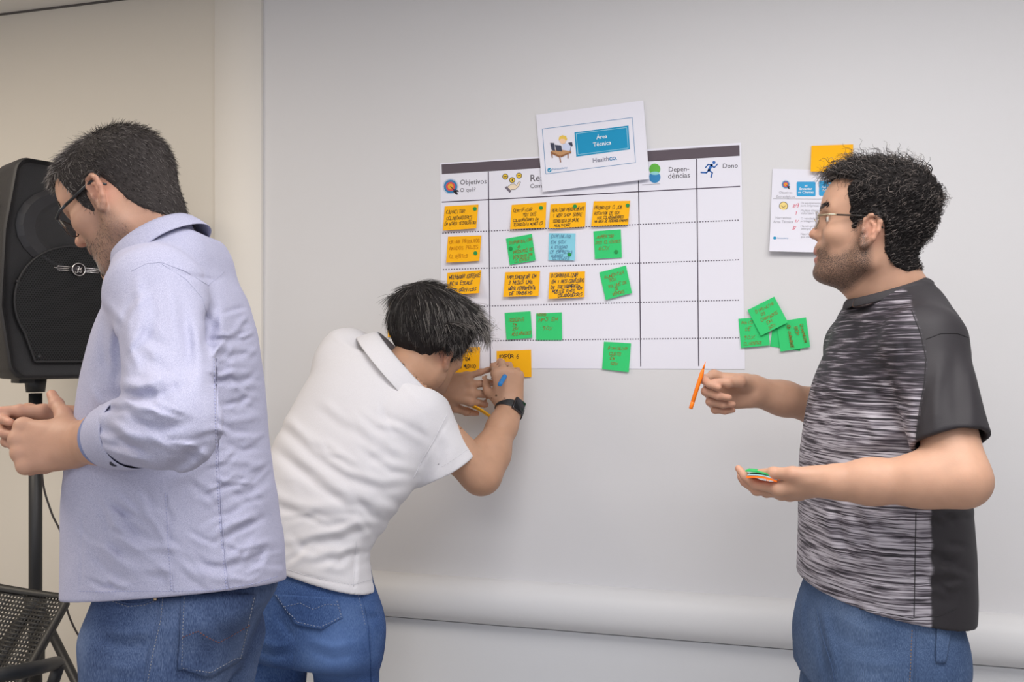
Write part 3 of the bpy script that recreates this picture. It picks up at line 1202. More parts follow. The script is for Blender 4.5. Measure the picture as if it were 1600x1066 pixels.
GL = {'A': '00 26 40|11 31', 'B': '00 06 26 35 24 03|24 42 41 30 00', 'C': '45 36 16 04 02 10 30 41', 'D': '00 06 26 44 42 20 00', 'E': '46 06 00 40|03 33', 'F': '46 06 00|03 33',
      'G': '45 36 16 04 02 10 30 41 43 23', 'H': '00 06|40 46|03 43', 'I': '20 26', 'J': '46 41 30 10 01', 'L': '06 00 40', 'M': '00 06 22 46 40', 'N': '00 06 40 46', 'O': '16 04 02 10 30 42 44 36 16',
      'P': '00 06 36 45 44 33 03', 'Q': '16 04 02 10 30 42 44 36 16|21 40', 'R': '00 06 36 45 44 33 03|23 40', 'S': '45 36 16 05 14 33 42 30 10 01', 'T': '06 46|26 20', 'U': '06 02 10 30 42 46',
      'V': '06 20 46', 'W': '06 10 23 30 46', 'X': '00 46|06 40', 'Y': '06 23 46|23 20', 'Z': '06 46 00 40', '0': '16 04 02 10 30 42 44 36 16', '1': '15 26 20', '2': '05 16 36 44 00 40', '3': '06 36 45 34 13|33 42 30 00',
      '5': '46 06 03 33 42 30 00', '6': '36 14 02 10 30 42 33 02', '7': '06 46 10', '9': '34 14 05 16 36 45 34 20', '%': '00 46|05 15|31 41', '/': '00 46', '-': '13 33', '.': '20 21', ':': '21 22|24 25',
      'a': '33 13 02 11 21 33 30|33 31 40', 'c': '33 13 02 11 31', 'd': '33 13 02 10 31|36 30', 'e': '02 32 23 13 02 10 30', 'i': '23 20|24 25', 'm': '00 03 12 13 10|12 23 33 30', 'n': '00 03|02 13 33 30',
      'o': '13 02 10 30 32 23 13', 'r': '00 03|02 13 33', 's': '33 13 02 31 20 00', 't': '25 20 30|13 33', 'u': '03 01 10 30|33 30', 'v': '03 20 43', 'z': '03 33 00 30', 'p': '03 0-|03 23 32 21 01', 'l': '26 20 30', '&': '40 05 16 25 01 10 31'}


def handwriting(lines, off, mat, parent, seed, pen=.75, slant=.25):
    """pen strokes: lines of (text, p0, p1, height px); small irregular capitals"""
    rng = np.random.RandomState(seed)
    f = off if callable(off) else (lambda p: off)
    mb = MB()
    for text, p0, p1, h in lines:
        p0, p1 = np.array(p0, float), np.array(p1, float)
        d = p1 - p0; L = np.linalg.norm(d); d /= L; up = np.array([d[1], -d[0]])
        adv = L / max(len(text), 1)
        for i, ch in enumerate(text):
            if ch not in GL: continue
            o = p0 + d * adv * i + up * rng.normal() * h * .06
            sw, sh = adv * (.78 + .1 * rng.normal()), h * (1 + .10 * rng.normal())
            for st in GL[ch].split('|'):
                pts = []
                for q in st.split():
                    x = int(q[0]) / 4 + rng.normal() * .05
                    y = (int(q[1]) if q[1] != '-' else -2) / 6 + rng.normal() * .04
                    pts.append(o + d * (x * sw + y * sh * slant) + up * y * sh)
                for a, b in zip(pts[:-1], pts[1:]):
                    e = b - a; n = np.linalg.norm(e)
                    if n < 1e-6: continue
                    e = e / n * pen * .3
                    q = band(a - e, b + e, pen)
                    mb.poly([WALL(r[0], r[1], f(r)) for r in q])
    o = mb.build('handwriting', mat, parent)
    for p in o.data.polygons:
        if p.normal.y > 0: p.flip()
    o['kind'] = 'stuff'
    return o


# ---- the A1 chart
o1 = .0012
chart = empty('wall_chart', WALL(925, 415, 0)); tag(chart, 'large white printed planning chart with dark top bar and dotted rows', 'poster')
sheet('paper_sheet', [(688, 255), (1158, 223), (1164, 577), (690, 575.5)], o1, PAPER, chart, n=10)
ob = o1 + .0006
polys_px('printed_bar', [[(690, 257), (1155.3, 226.8), (1155.7, 243.6), (690.5, 272.2)]], ob, flat('bar_ink', srgb(98, 88, 96)), chart)
LINE = flat('line_ink', srgb(96, 88, 102))
for a, b in (((690.5, 315.9), (1156.3, 291.3)), ((763, 268), (766.3, 573.4)), ((997.4, 254), (1001.2, 572.8)), ((1088.4, 248.1), (1091.8, 572.3))):
    polys_px('printed_line', [band(a, b, 1.7)], ob, LINE, chart)
for a, b in (((691.2, 364.3), (1156.3, 344)), ((692, 421.4), (1156.7, 406)), ((692.5, 480), (1156.8, 469)), ((693, 533.4), (1156.8, 528))):
    polys_px('dotted_line', dotted(a, b, 1.7), ob, LINE, chart)
wall_text('Objetivos', (719, 288.8), (760, 286.8), ob, INK_DARK, chart)
wall_text('O quê?', (719, 300.2), (743, 299), ob, INK_DARK, chart)
wall_text('Resultados', (829, 283.6), (893, 280), ob, INK_DARK, chart)
wall_text('Como?', (828.5, 294.2), (855, 292.6), ob, INK_DARK, chart)
wall_text('Depen-', (1045, 268.6), (1076.6, 267.2), ob, INK_DARK, chart)
wall_text('dências', (1044, 279), (1078, 277.3), ob, INK_DARK, chart)
wall_text('Dono', (1129.5, 262.7), (1152.8, 261.8), ob, INK_DARK, chart)


def icon(name, layers, off, parent):
    root = None
    for i, (polys, mat) in enumerate(layers):
        o = polys_px(name if i == 0 else 'icon_detail', polys, off + i * .00012, mat, parent if i == 0 else root)
        if i == 0: root = o
    return root


def target_icon(c, r, off, parent):
    k = r / 12.5
    a = np.array(c)
    icon('target_icon', [([disc(c, r)], flat('ring_pale', srgb(196, 206, 224))), ([disc(c, r * .84)], flat('ring_blue', srgb(62, 130, 180))), ([disc(c, r * .58)], flat('ring_red', srgb(222, 84, 90))),
                         ([disc(c, r * .36)], flat('ring_yellow', srgb(238, 168, 62))), (stroke([tuple(a + np.array((0, 0))), tuple(a + np.array((9, 9)) * k)], 1.2 * k) + [[tuple(a + np.array(q) * k) for q in ((4, 6), (9, 7.5), (12, 12.5), (9, 13), (4.5, 9))]] + [[tuple(a + np.array(q) * k) for q in ((6, 4), (12, 6), (13, 8.5), (9, 8))]], flat('arrow_dark', srgb(52, 46, 56)))], off, parent)


target_icon((704, 291.5), 12.5, ob, chart)
YEL = flat('coin_yellow', srgb(240, 202, 66))
icon('coin_icon', [([disc(c, 4.6) for c in ((789.5, 276), (800.3, 281.5), (811, 274.5))], flat('icon_outline', srgb(58, 52, 62))), ([disc(c, 3.6) for c in ((789.5, 276), (800.3, 281.5), (811, 274.5))], YEL),
                   ([band((787.5, 276.2), (791.7, 275.8), 1.4), band((800.2, 283.6), (800.4, 279.3), 1.4), band((808.8, 274.7), (813.2, 274.3), 1.4)], flat('icon_outline', (0, 0, 0, 1)))], ob, chart)
hand_poly = [(793, 292.5), (798.5, 288.2), (804.5, 288), (806.5, 290.5), (811, 284), (813, 284.8), (810.5, 290.5), (805, 296), (799, 296.2), (797.5, 298.5)]
icon('hand_icon', [(stroke(hand_poly + hand_poly[:1], 1.2), flat('icon_outline', (0, 0, 0, 1))), ([hand_poly], flat('hand_cream', srgb(240, 222, 196))), ([[(788.6, 293.4), (791.6, 291), (799.2, 298.6), (796.4, 301.4)]], flat('cuff_grey', srgb(120, 112, 126)))], ob, chart)
icon('circles_icon', [([disc((1023, 264.4), 8.8, 24)], flat('circle_green', srgb(104, 184, 74))), ([disc((1023, 277, ), 9, 24)], flat('circle_blue', srgb(62, 138, 190))), ([disc((1023.3, 270.8), 7, 16, 2.6)], flat('circle_overlap', srgb(150, 212, 214))), ([[(1003, 288.6), (1030, 286.8), (1032, 287.6), (1004, 289.4)]], INK_LIGHT)], ob, chart)
RB = flat('runner_blue', srgb(52, 108, 184))
icon('runner_icon', [([disc((1115.6, 253.9), 2.4)] + stroke([(1112, 258), (1107.5, 266)], 4.2) + stroke([(1107.5, 266), (1113, 270), (1111, 277)], 2.2) + stroke([(1107.5, 266), (1104, 270), (1095.5, 269.6)], 2.2) + stroke([(1112, 258), (1106.5, 257), (1102.5, 261.8)], 1.8) + stroke([(1112, 259), (1116, 262), (1121, 256.6)], 1.8), RB)], ob, chart)

# ---- the tilted A4 sheet over the chart
A4 = [(837.5, 179.3), (1005.2, 156.8), (1014.6, 279.8), (847.7, 300)]
la = (.001, .001, .010, .008)
sign = empty('paper_sign', WALL(925, 230, 0)); tag(sign, 'white paper sign reading Área Técnica tilted over top of the planning chart', 'sign')
sheet('paper_sheet', A4, .004, PAPER, sign, la, 8, .6)
fa = lambda p: .0049 + note_lift(A4, la, .6, p)
fr_ = [(847.3, 201.5), (988, 183.8), (993, 254), (852.8, 271.9)]
for i in range(4): polys_px('printed_line', [band(fr_[i], fr_[(i + 1) % 4], .8)], fa, flat('line_blue', srgb(120, 158, 196)), sign)
bx = [(897.5, 207), (981.9, 196.1), (984.3, 233.3), (900.5, 244.9)]
polys_px('blue_panel', [bx], fa, INK_BLUE, sign)
fb = lambda p: fa(p) + .0003
cx_ = np.mean(bx, 0); ins = [tuple(cx_ + (np.array(p) - cx_) * np.array([.935, .87])) for p in bx]
for i in range(4): polys_px('panel_border', [band(ins[i], ins[(i + 1) % 4], .9)], fb, flat('line_pale', srgb(150, 206, 226)), sign)
wall_text('Área', (932, 217.6), (948.9, 215.4), fb, INK_WHITE, sign, bold=.012)
wall_text('Técnica', (926.8, 229.2), (955, 225.6), fb, INK_WHITE, sign, bold=.012)
wall_text('Health', (926.5, 254), (951.5, 251), fb, flat('logo_grey', srgb(140, 140, 156)), sign, bold=.012)
wall_text('CO.', (952, 250.9), (964, 249.4), fb, flat('logo_blue', srgb(44, 134, 186)), sign, bold=.03)
polys_px('round_logo', [disc((858.5, 265.8), 3.3, 16)], fb, INK_BLUE, sign)
polys_px('logo_mark', stroke([(856.8, 265.6), (858.2, 267.4), (860.6, 264)], .7), lambda p: fb(p) + .0002, INK_WHITE, sign)
wall_text('Peloacademy', (863, 266.3), (886.7, 263.2), fb, flat('line_blue', (0, 0, 0, 1)), sign)
S = lambda *q: [(830 + x / 6.663, 150 + y / 6.663) for x, y in q]
wood = flat('desk_brown', srgb(196, 150, 108)); wood2 = flat('desk_brown_dark', srgb(150, 104, 72)); slate = flat('screen_slate', srgb(70, 74, 92))
for nm, pl, mt, dz in (('desk_chair_print', [S((385, 485), (425, 480), (433, 520), (405, 530)), S((395, 530), (412, 530), (410, 600), (398, 600))], slate, 0),
                       ('figure_shirt_print', [S((330, 505), (375, 490), (412, 520), (405, 570), (350, 575), (325, 560))], flat('shirt_pale', srgb(206, 214, 240)), .0001),
                       ('figure_face_print', [S((290, 455), (330, 440), (368, 460), (350, 495), (318, 500), (296, 480))], flat('face_peach', srgb(244, 206, 176)), .0002),
                       ('figure_hair_print', [S((284, 462), (292, 425), (325, 408), (362, 418), (374, 450), (362, 470), (345, 448), (312, 446), (296, 458))], flat('hair_yellow', srgb(236, 200, 92)), .0003),
                       ('desk_print', [S((203, 575), (280, 555), (420, 578), (300, 622))], wood, .0004),
                       ('desk_side_print', [S((203, 577), (300, 622), (312, 690), (300, 690), (292, 640), (222, 606), (224, 645), (214, 643)), S((300, 622), (418, 580), (416, 592), (390, 600), (388, 650), (378, 648), (378, 606), (312, 640))], wood2, .0005),
                       ('screen_print', [S((198, 487), (240, 490), (248, 575), (212, 562)), S((245, 508), (312, 516), (324, 578), (262, 572))], slate, .0006)):
    polys_px(nm, pl, (lambda z: (lambda p: fb(p) + z))(dz), mt, sign)

# ---- A4 sheet on the right
P2 = [(1207.1, 263.6), (1376, 267.5), (1371, 397), (1202.2, 392.7)]
l2 = (.001, .001, .012, .016)
memo = empty('printed_sheet', WALL(1288, 330, 0)); tag(memo, 'white printed sheet with blue boxes and yellow bulb icon behind the glasses wearer', 'paper')
sheet('paper_sheet', P2, .002, PAPER, memo, l2, 8, .8)
fm = lambda p: .0029 + note_lift(P2, l2, .8, p)
fn = lambda p: fm(p) + .0003
target_icon((1227.7, 288.3), 6.8, fm((1227, 288)), memo)
Z = lambda x, y: (1195 + x / 7.355, 255 + y / 7.355)
wall_text('Objetivos', Z(163, 350), Z(316, 350), fm, INK_LIGHT, memo)
wall_text('Estratégicos', Z(135, 397), Z(345, 397), fm, INK_LIGHT, memo)
wall_text('Narrativas', Z(123, 641), Z(300, 641), fm, INK_LIGHT, memo)
wall_text('Área Técnica', Z(97, 686), Z(325, 686), fm, INK_LIGHT, memo)


def rbox(x0, y0, x1, y1, r):
    out = []
    for cx, cy, a0 in ((x1 - r, y0 + r, -90), (x1 - r, y1 - r, 0), (x0 + r, y1 - r, 90), (x0 + r, y0 + r, 180)):
        for k in range(5):
            a = math.radians(a0 + 22.5 * k); out.append((cx + r * math.cos(a), cy + r * math.sin(a)))
    return out


BOX = flat('box_blue', srgb(62, 162, 214))
polys_px('blue_panel', [rbox(1244.7, 284, 1274.3, 306.7, 2.2)], fm, BOX, memo)
polys_px('blue_panel', [rbox(1279.6, 283.2, 1309, 306, 2.2)], fm, BOX, memo)
wall_text('#1', Z(458, 272), Z(488, 271), fn, INK_WHITE, memo, bold=.02)
wall_text('Encantar', Z(400, 308), Z(545, 306), fn, INK_WHITE, memo, bold=.02)
wall_text('os Clientes', Z(383, 346), Z(560, 346), fn, INK_WHITE, memo, bold=.02)
wall_text('#2', Z(714, 250), Z(748, 249), fn, INK_WHITE, memo, bold=.02)
wall_text('Aumentar', Z(652, 286), Z(800, 285), fn, INK_WHITE, memo, bold=.02)
wall_text('Faturam', Z(664, 322), Z(790, 321), fn, INK_WHITE, memo, bold=.02)
polys_px('printed_line', [band(Z(95, 409), (1350, 311.5), .6)], fm, INK_LIGHT, memo)
icon('bulb_icon', [([disc((1224.3, 322.2), 6.9), rbox(1220.8, 327.5, 1227.4, 332.6, 1)], flat('icon_outline', (0, 0, 0, 1))), ([disc((1224.3, 322.2), 6.1)], flat('bulb_cream', srgb(244, 218, 140))), ([rbox(1221.6, 328.6, 1226.8, 331.4, .8)], INK_WHITE),
                   (stroke([Z(190, 490), Z(205, 500)], .7) + stroke([Z(240, 488), Z(224, 500)], .7) + stroke([Z(202, 515), Z(214, 506), Z(226, 515)], .8), flat('icon_outline', (0, 0, 0, 1)))], fm((1224, 322)), memo)
for y, a, b in ((468, 'Os equipamentos tem', 'para empresas com'), (556, 'Muitos clientes nao', 'valorizam o custo'), (646, 'O vendedor e o tec', 'protegem a marca'), (735, 'Ha um prazo medio', 'tempo para agir'), (826, 'Nao ha uma pronta', 'que atendam os dois')):
    wall_text(a, Z(412, y), Z(720, y + 2), fm, INK_LIGHT, memo)
    wall_text(b, Z(412, y + 30), Z(700, y + 32), fm, INK_LIGHT, memo)
handwriting([('2/3', Z(322, 505), Z(392, 503), 4), ('1', Z(345, 590), Z(378, 590), 4), ('1/4', Z(345, 680), Z(412, 680), 4), ('3/4', Z(316, 760), Z(380, 755), 4), ('4', Z(345, 860), Z(380, 858), 3)], fm, INK_RED, memo, 4, .7)
polys_px('round_logo', [disc(Z(114, 860), 2.4, 14)], fm, INK_BLUE, memo)
wall_text('Peloacademy', Z(138, 869), Z(270, 869), fm, flat('line_blue', (0, 0, 0, 1)), memo)

# ---- sticky notes
N_YEL = material('note_orange', srgb(255, 186, 24), .7, 0, .2, bump=(40, .03))
N_GRN = material('note_green', srgb(58, 206, 120), .7, 0, .2, bump=(40, .03))
N_BLU = material('note_blue', srgb(140, 212, 232), .7, 0, .2, bump=(40, .03))
DOT = material('dot_green', srgb(0, 142, 62), .6)


def interp_lines(px, rows, x0, x1):
    """text rows laid parallel to the note's top edge: (text, u0, u1, v, height px)"""
    P = np.array(px, float); out = []
    for t, u0, u1, v, h in rows:
        q = lambda u: (1 - u) * (1 - v) * P[0] + u * (1 - v) * P[1] + u * v * P[2] + (1 - u) * v * P[3]
        out.append((t, q(u0), q(u1), h))
    return out


NOTE_N = [0]
def note(px, mat, label, rows, pen, lift=(.0, .0, .008, .010), off=.0032, w=.55, group='sticky notes on the wall', dot=None, dotlabel=None, slant=.25, cat='sticky note'):
    NOTE_N[0] += 1
    o = sheet('sticky_note', px, off, mat, None, lift, 6, .9, .00025)
    tag(o, label, cat, group)
    fo = lambda p: off + .0011 + note_lift(px, lift, .9, p)
    if rows:
        handwriting(interp_lines(px, rows, 0, 1), fo, pen, o, NOTE_N[0], w, slant)
    if dot:
        mb = MB()
        f2 = lambda p: fo(p) + .0006
        ring = disc(dot, 3.1, 20)
        mb.poly([WALL(p[0], p[1], f2(p)) for p in ring][::-1])
        for i in range(20):
            a, b = ring[i], ring[(i + 1) % 20]
            mb.poly([WALL(a[0], a[1], f2(a)), WALL(b[0], b[1], f2(b)), WALL(b[0], b[1], fo(b)), WALL(a[0], a[1], fo(a))])
        d = mb.build('dot_sticker', DOT)
        for p in d.data.polygons:
            if p.normal.y > .5: p.flip()
        tag(d, dotlabel, 'sticker', 'green dot stickers')
    return o


note([(694.8, 322.5), (747.6, 319.6), (744.1, 357), (692, 360.4)], N_YEL, 'orange note reading CAPACITAR, topmost in the left column', [('CAPACITAR', .06, .62, .32, 5), ('COLABORADORES', .08, .84, .58, 5), ('EM NOVAS TECNOLOGIAS', .04, .98, .80, 4.5)], PEN_BLACK, dot=(741.8, 326.4), dotlabel='green dot on the CAPACITAR note')
note([(700, 369.8), (752.2, 368), (749, 407.7), (697, 410.6)], N_YEL, 'orange note reading CRIAR PRODUTOS in pale orange pen', [('CRIAR PRODUTOS', .06, .98, .27, 5), ('AMADOS PELOS', .07, .93, .52, 5), ('CLIENTES', .10, .66, .84, 5)], PEN_OCHRE, dot=(742.8, 395.7), dotlabel='green dot on the CRIAR PRODUTOS note', slant=.05)
note([(799.5, 320.3), (853.7, 316), (852, 355.7), (797, 358.4)], N_YEL, 'orange note reading CERTIFICAR, just right of the first column line', [('CERTIFICAR', .06, .60, .31, 5), ('90% DOS', .34, .72, .50, 4.5), ('COLABORADORES EM', .07, .80, .70, 4), ('TECNOLOGIA MENOS CO', .08, .92, .88, 4.5)], PEN_BLACK, dot=(845.3, 325), dotlabel='green dot on the CERTIFICAR note')
note([(860.2, 319.4), (915.7, 316), (914, 354.2), (857.4, 357)], N_YEL, 'orange note reading REALIZAR MENSALMENTE with its dot along the top edge', [('REALIZAR MENSALMENTE', .05, .97, .32, 5), ('1 WORKSHOP SOBRE', .09, .90, .55, 5), ('TECNOLOGIA DA SAUDE', .10, .82, .77, 4.5), ('HEALTHCARE', .15, .60, .95, 4)], PEN_BLACK, dot=(898.3, 322.5), dotlabel='green dot on the REALIZAR MENSALMENTE note')
note([(927.8, 314.6), (984.6, 313.8), (981.5, 351.2), (923.8, 353.4)], N_YEL, 'orange note reading PROMOVER, rightmost orange note on the chart', [('PROMOVER O JOB', .04, .80, .34, 5), ('ROTATION DE 50%', .05, .74, .55, 4.5), ('DOS COLABORADORES', .14, .86, .72, 4), ('NA AREA DE DESENVOLVIMENTO', .08, .98, .86, 3.6)], PEN_BLACK, dot=(980.7, 321.1), dotlabel='green dot on the PROMOVER note')
note([(857.6, 364.3), (899.3, 364.7), (898, 407.3), (856.8, 406.7)], N_BLU, 'pale blue sticky note, the only blue one', [('DIMINUIR', .08, .82, .18, 5), ('EM 50%', .08, .64, .38, 5), ('A EVASAO', .08, .70, .57, 4.5), ('DE EMPRESAS', .06, .90, .74, 4.5), ('CLIENTES', .10, .54, .88, 4), ('CLIENTES', .16, .80, .98, 4)], flat('pen_slate', srgb(96, 140, 170)), dot=(889.8, 398), dotlabel='green dot on the pale blue note', lift=(0, 0, .003, .003), w=.7)
note([(790.5, 372.9), (831, 365.5), (837, 406.9), (796.5, 414)], N_GRN, 'tilted green note with a dot on its left edge', [('DISPONIBILIZAR', .10, .98, .25, 4.5), ('6', .38, .50, .42, 4.5), ('PRODUTOS DE', .20, .96, .62, 4.5), ('DESCONTO EM', .16, .90, .80, 4.5), ('CLIENTES', .20, .76, .95, 4.5)], PEN_BROWN, dot=(797.7, 388.6), dotlabel='green dot on the tilted green note', lift=(0, 0, .004, .002))
note([(927.2, 361.5), (970, 358.5), (971.7, 402.4), (929.5, 404.7)], N_GRN, 'green note with a dot in its lower right corner', [('AUMENTAR', .10, .75, .26, 4.5), ('DOS CLIENTES', .06, .98, .47, 4.5), ('60%', .15, .55, .70, 6)], PEN_BROWN, dot=(962.7, 393.7), dotlabel='green dot on the green note below PROMOVER', lift=(0, 0, .003, .003))
note([(699, 426.3), (752.2, 422.3), (748, 458), (698, 461)], N_YEL, 'orange note reading MELHORAR with a curled corner above the stooping head', [('MELHORAR EXPERIE', .06, 1.0, .30, 5.5), ('NCIA ESCALE', .08, .78, .58, 5.5), ('DOS SERVICOS', .10, .92, .88, 5)], PEN_NAVY, lift=(0, 0, .020, .008), w=.72)
note([(789.5, 425.4), (843.8, 423.8), (841.5, 462.3), (786.3, 464)], N_YEL, 'orange note reading IMPLEMENTAR EM in bold dark ink', [('IMPLEMENTAR EM', .05, .90, .28, 5.5), ('3 MESES UMA', .12, .80, .50, 5.5), ('NOVA FERRAMENTA', .13, .90, .73, 5.2), ('DE TRABALHO', .17, .82, .93, 5)], PEN_NAVY, w=.72)
note([(858.7, 425.8), (914, 424.1), (913.1, 464.3), (856.8, 467.2)], N_YEL, 'orange note reading DISPONIBILIZAR with five rows of bold ink', [('DISPONIBILIZAR', .05, .80, .20, 5.5), ('EM 1 MES CONTEUDO', .07, .98, .42, 5.2), ('DE TREINAMENTO', .06, .86, .62, 5), ('MOBILE P/OS', .10, .72, .80, 5), ('EM', .80, .93, .70, 4.5), ('COLABORADORES', .26, .94, .95, 4.8)], PEN_NAVY, w=.72)
note([(936.4, 425.8), (978, 414.9), (987.5, 457.9), (946.4, 468.8)], N_GRN, 'green note tilted strongly to the left near the chart middle line', [('AUMENTAR', .14, .88, .26, 4.5), ('90%', .26, .56, .42, 4.5), ('VOLUME DE', .20, .90, .62, 4.5), ('DE', .42, .56, .76, 4), ('VENDAS', .28, .74, .92, 4.5)], PEN_BROWN, lift=(0, 0, .006, .005))
note([(788.4, 489), (829, 486.5), (831.6, 528), (791.4, 531)], N_GRN, 'green note reading REDUZIR, left of the pair below IMPLEMENTAR', [('REDUZIR', .14, .72, .34, 5), ('EM', .28, .44, .52, 4.5), ('25%', .26, .48, .66, 4.5), ('RECLAMACOES', .22, .96, .86, 4.5)], flat('pen_rust', srgb(150, 112, 48)), lift=(0, 0, .003, .004))
note([(837.6, 489.9), (877.8, 488.3), (878.4, 531.4), (837.6, 531.4)], N_GRN, 'green note with writing squeezed at its top, right of the pair', [('NOSSO', .05, .40, .10, 4), ('NPS EM', .10, .85, .30, 5.5), ('90%', .24, .64, .62, 6)], PEN_BROWN, lift=(0, 0, .002, .002))
note([(696, 543), (750.2, 542.4), (748.8, 582.6), (695, 584)], N_YEL, 'orange note partly hidden by the stooping face', [('SER DE', .35, .83, .20, 5.5), ('NPS EM', .35, .72, .52, 5.5), ('PLANOS MEDICO', .15, .90, .80, 5)], PEN_BLACK, lift=(0, 0, .004, .004), w=.72, slant=.0)
note([(775.9, 548.7), (829.8, 546.6), (830.5, 589.2), (776.5, 590.5)], N_YEL, 'orange note reading EXPOR 6, being written on', [('EXPOR 6', .09, .66, .29, 6)], PEN_BLACK, lift=(0, 0, .001, .001), w=.85, slant=.0)
note([(943.7, 534), (986, 536.6), (982.4, 581.7), (940.8, 576.9)], N_GRN, 'green note reading DIMINUIR CUSTO overlapping the bottom edge of the chart', [('DIMINUIR', .16, .86, .26, 4.5), ('CUSTO', .22, .66, .46, 4.5), ('EM', .26, .44, .62, 4.5), ('50%', .30, .58, .80, 4.5)], PEN_BROWN, lift=(0, 0, .004, .002))
note([(608.3, 471.7), (650, 471), (648, 526), (605.9, 527)], N_YEL, 'orange note left of the chart, mostly hidden behind a grey-haired head', [], PEN_BLACK, lift=(0, 0, .003, .003))
note([(1209, 498), (1256, 505), (1250, 548.6), (1203, 541.3)], N_GRN, 'lowest green note of the overlapping four, mostly covered', [], PEN_BROWN, lift=(0, 0, .0, .0), off=.0012)
note([(1213, 503), (1259.4, 496.1), (1265.9, 542.4), (1219.5, 549.6)], N_GRN, 'rightmost green note of the overlapping four, written sideways', [], PEN_BROWN, lift=(0, 0, .004, .004), off=.003)
note([(1198, 494), (1198, 494.0), (1203, 539.8), (1158, 543.9)][:0] or [(1153.6, 498.5), (1198.5, 494.3), (1203, 539.8), (1158, 543.9)], N_GRN, 'left green note of the overlapping four, on the chart edge', [('MAIS', .10, .48, .20, 4.5), ('DE', .20, .40, .42, 4.5), ('90%', .12, .50, .72, 5.5), ('CLIENTES', .10, .72, .92, 4.5)], PEN_BROWN, lift=(0, 0, .003, .003), off=.0036)
note([(1167.9, 484.6), (1209.7, 463.6), (1231.3, 503.7), (1189, 524.8)], N_GRN, 'topmost green note of the overlapping four, tilted to the left', [('DIMINUIR', .20, .88, .24, 4.5), ('OS', .32, .46, .40, 4), ('CHAMADOS', .22, .86, .58, 4.5), ('EM', .36, .54, .74, 4), ('50%', .34, .60, .92, 4.5)], PEN_BROWN, lift=(.001, .001, .007, .006), off=.0062)
side = bpy.data.objects['sticky_note.019'] if 'sticky_note.019' in bpy.data.objects else None
for o in bpy.data.objects:
    if o.get('label', '').startswith('rightmost green note of the overlapping'): side = o
fo = lambda p: .0048
handwriting([('DIMINUIR', (1250, 507), (1257, 536), 4.2), ('50%', (1241, 511), (1245, 525), 4.2), ('OS CHAMADOS', (1229.5, 508), (1236, 544), 4)], lambda p: .0046 + .003, PEN_BROWN, side, 77, .8)
note([(1267.8, 227.7), (1333, 225.6), (1332, 268.6), (1266.6, 268.1)], N_YEL, 'plain orange note above the printed sheet, behind curly dark hair', [], PEN_BLACK, lift=(0, 0, .012, .012), off=.004)
# ------------------------------------------------------------------ loudspeaker on its stand
SP_D = 2.36
sp_c = PX(88, 430, SP_D)
PLASTIC = material('speaker_plastic', (.022, .021, .023, 1), .55, 0, .45, bump=(420, .35, 2))
METAL_BLK = material('stand_black', (.020, .020, .022, 1), .45, 0, .5)
CHROME = material('chrome', (.62, .60, .60, 1), .25, 1.0)
MESH_BLK = material('grille_black', (.012, .012, .014, 1), .5, 0, .5)


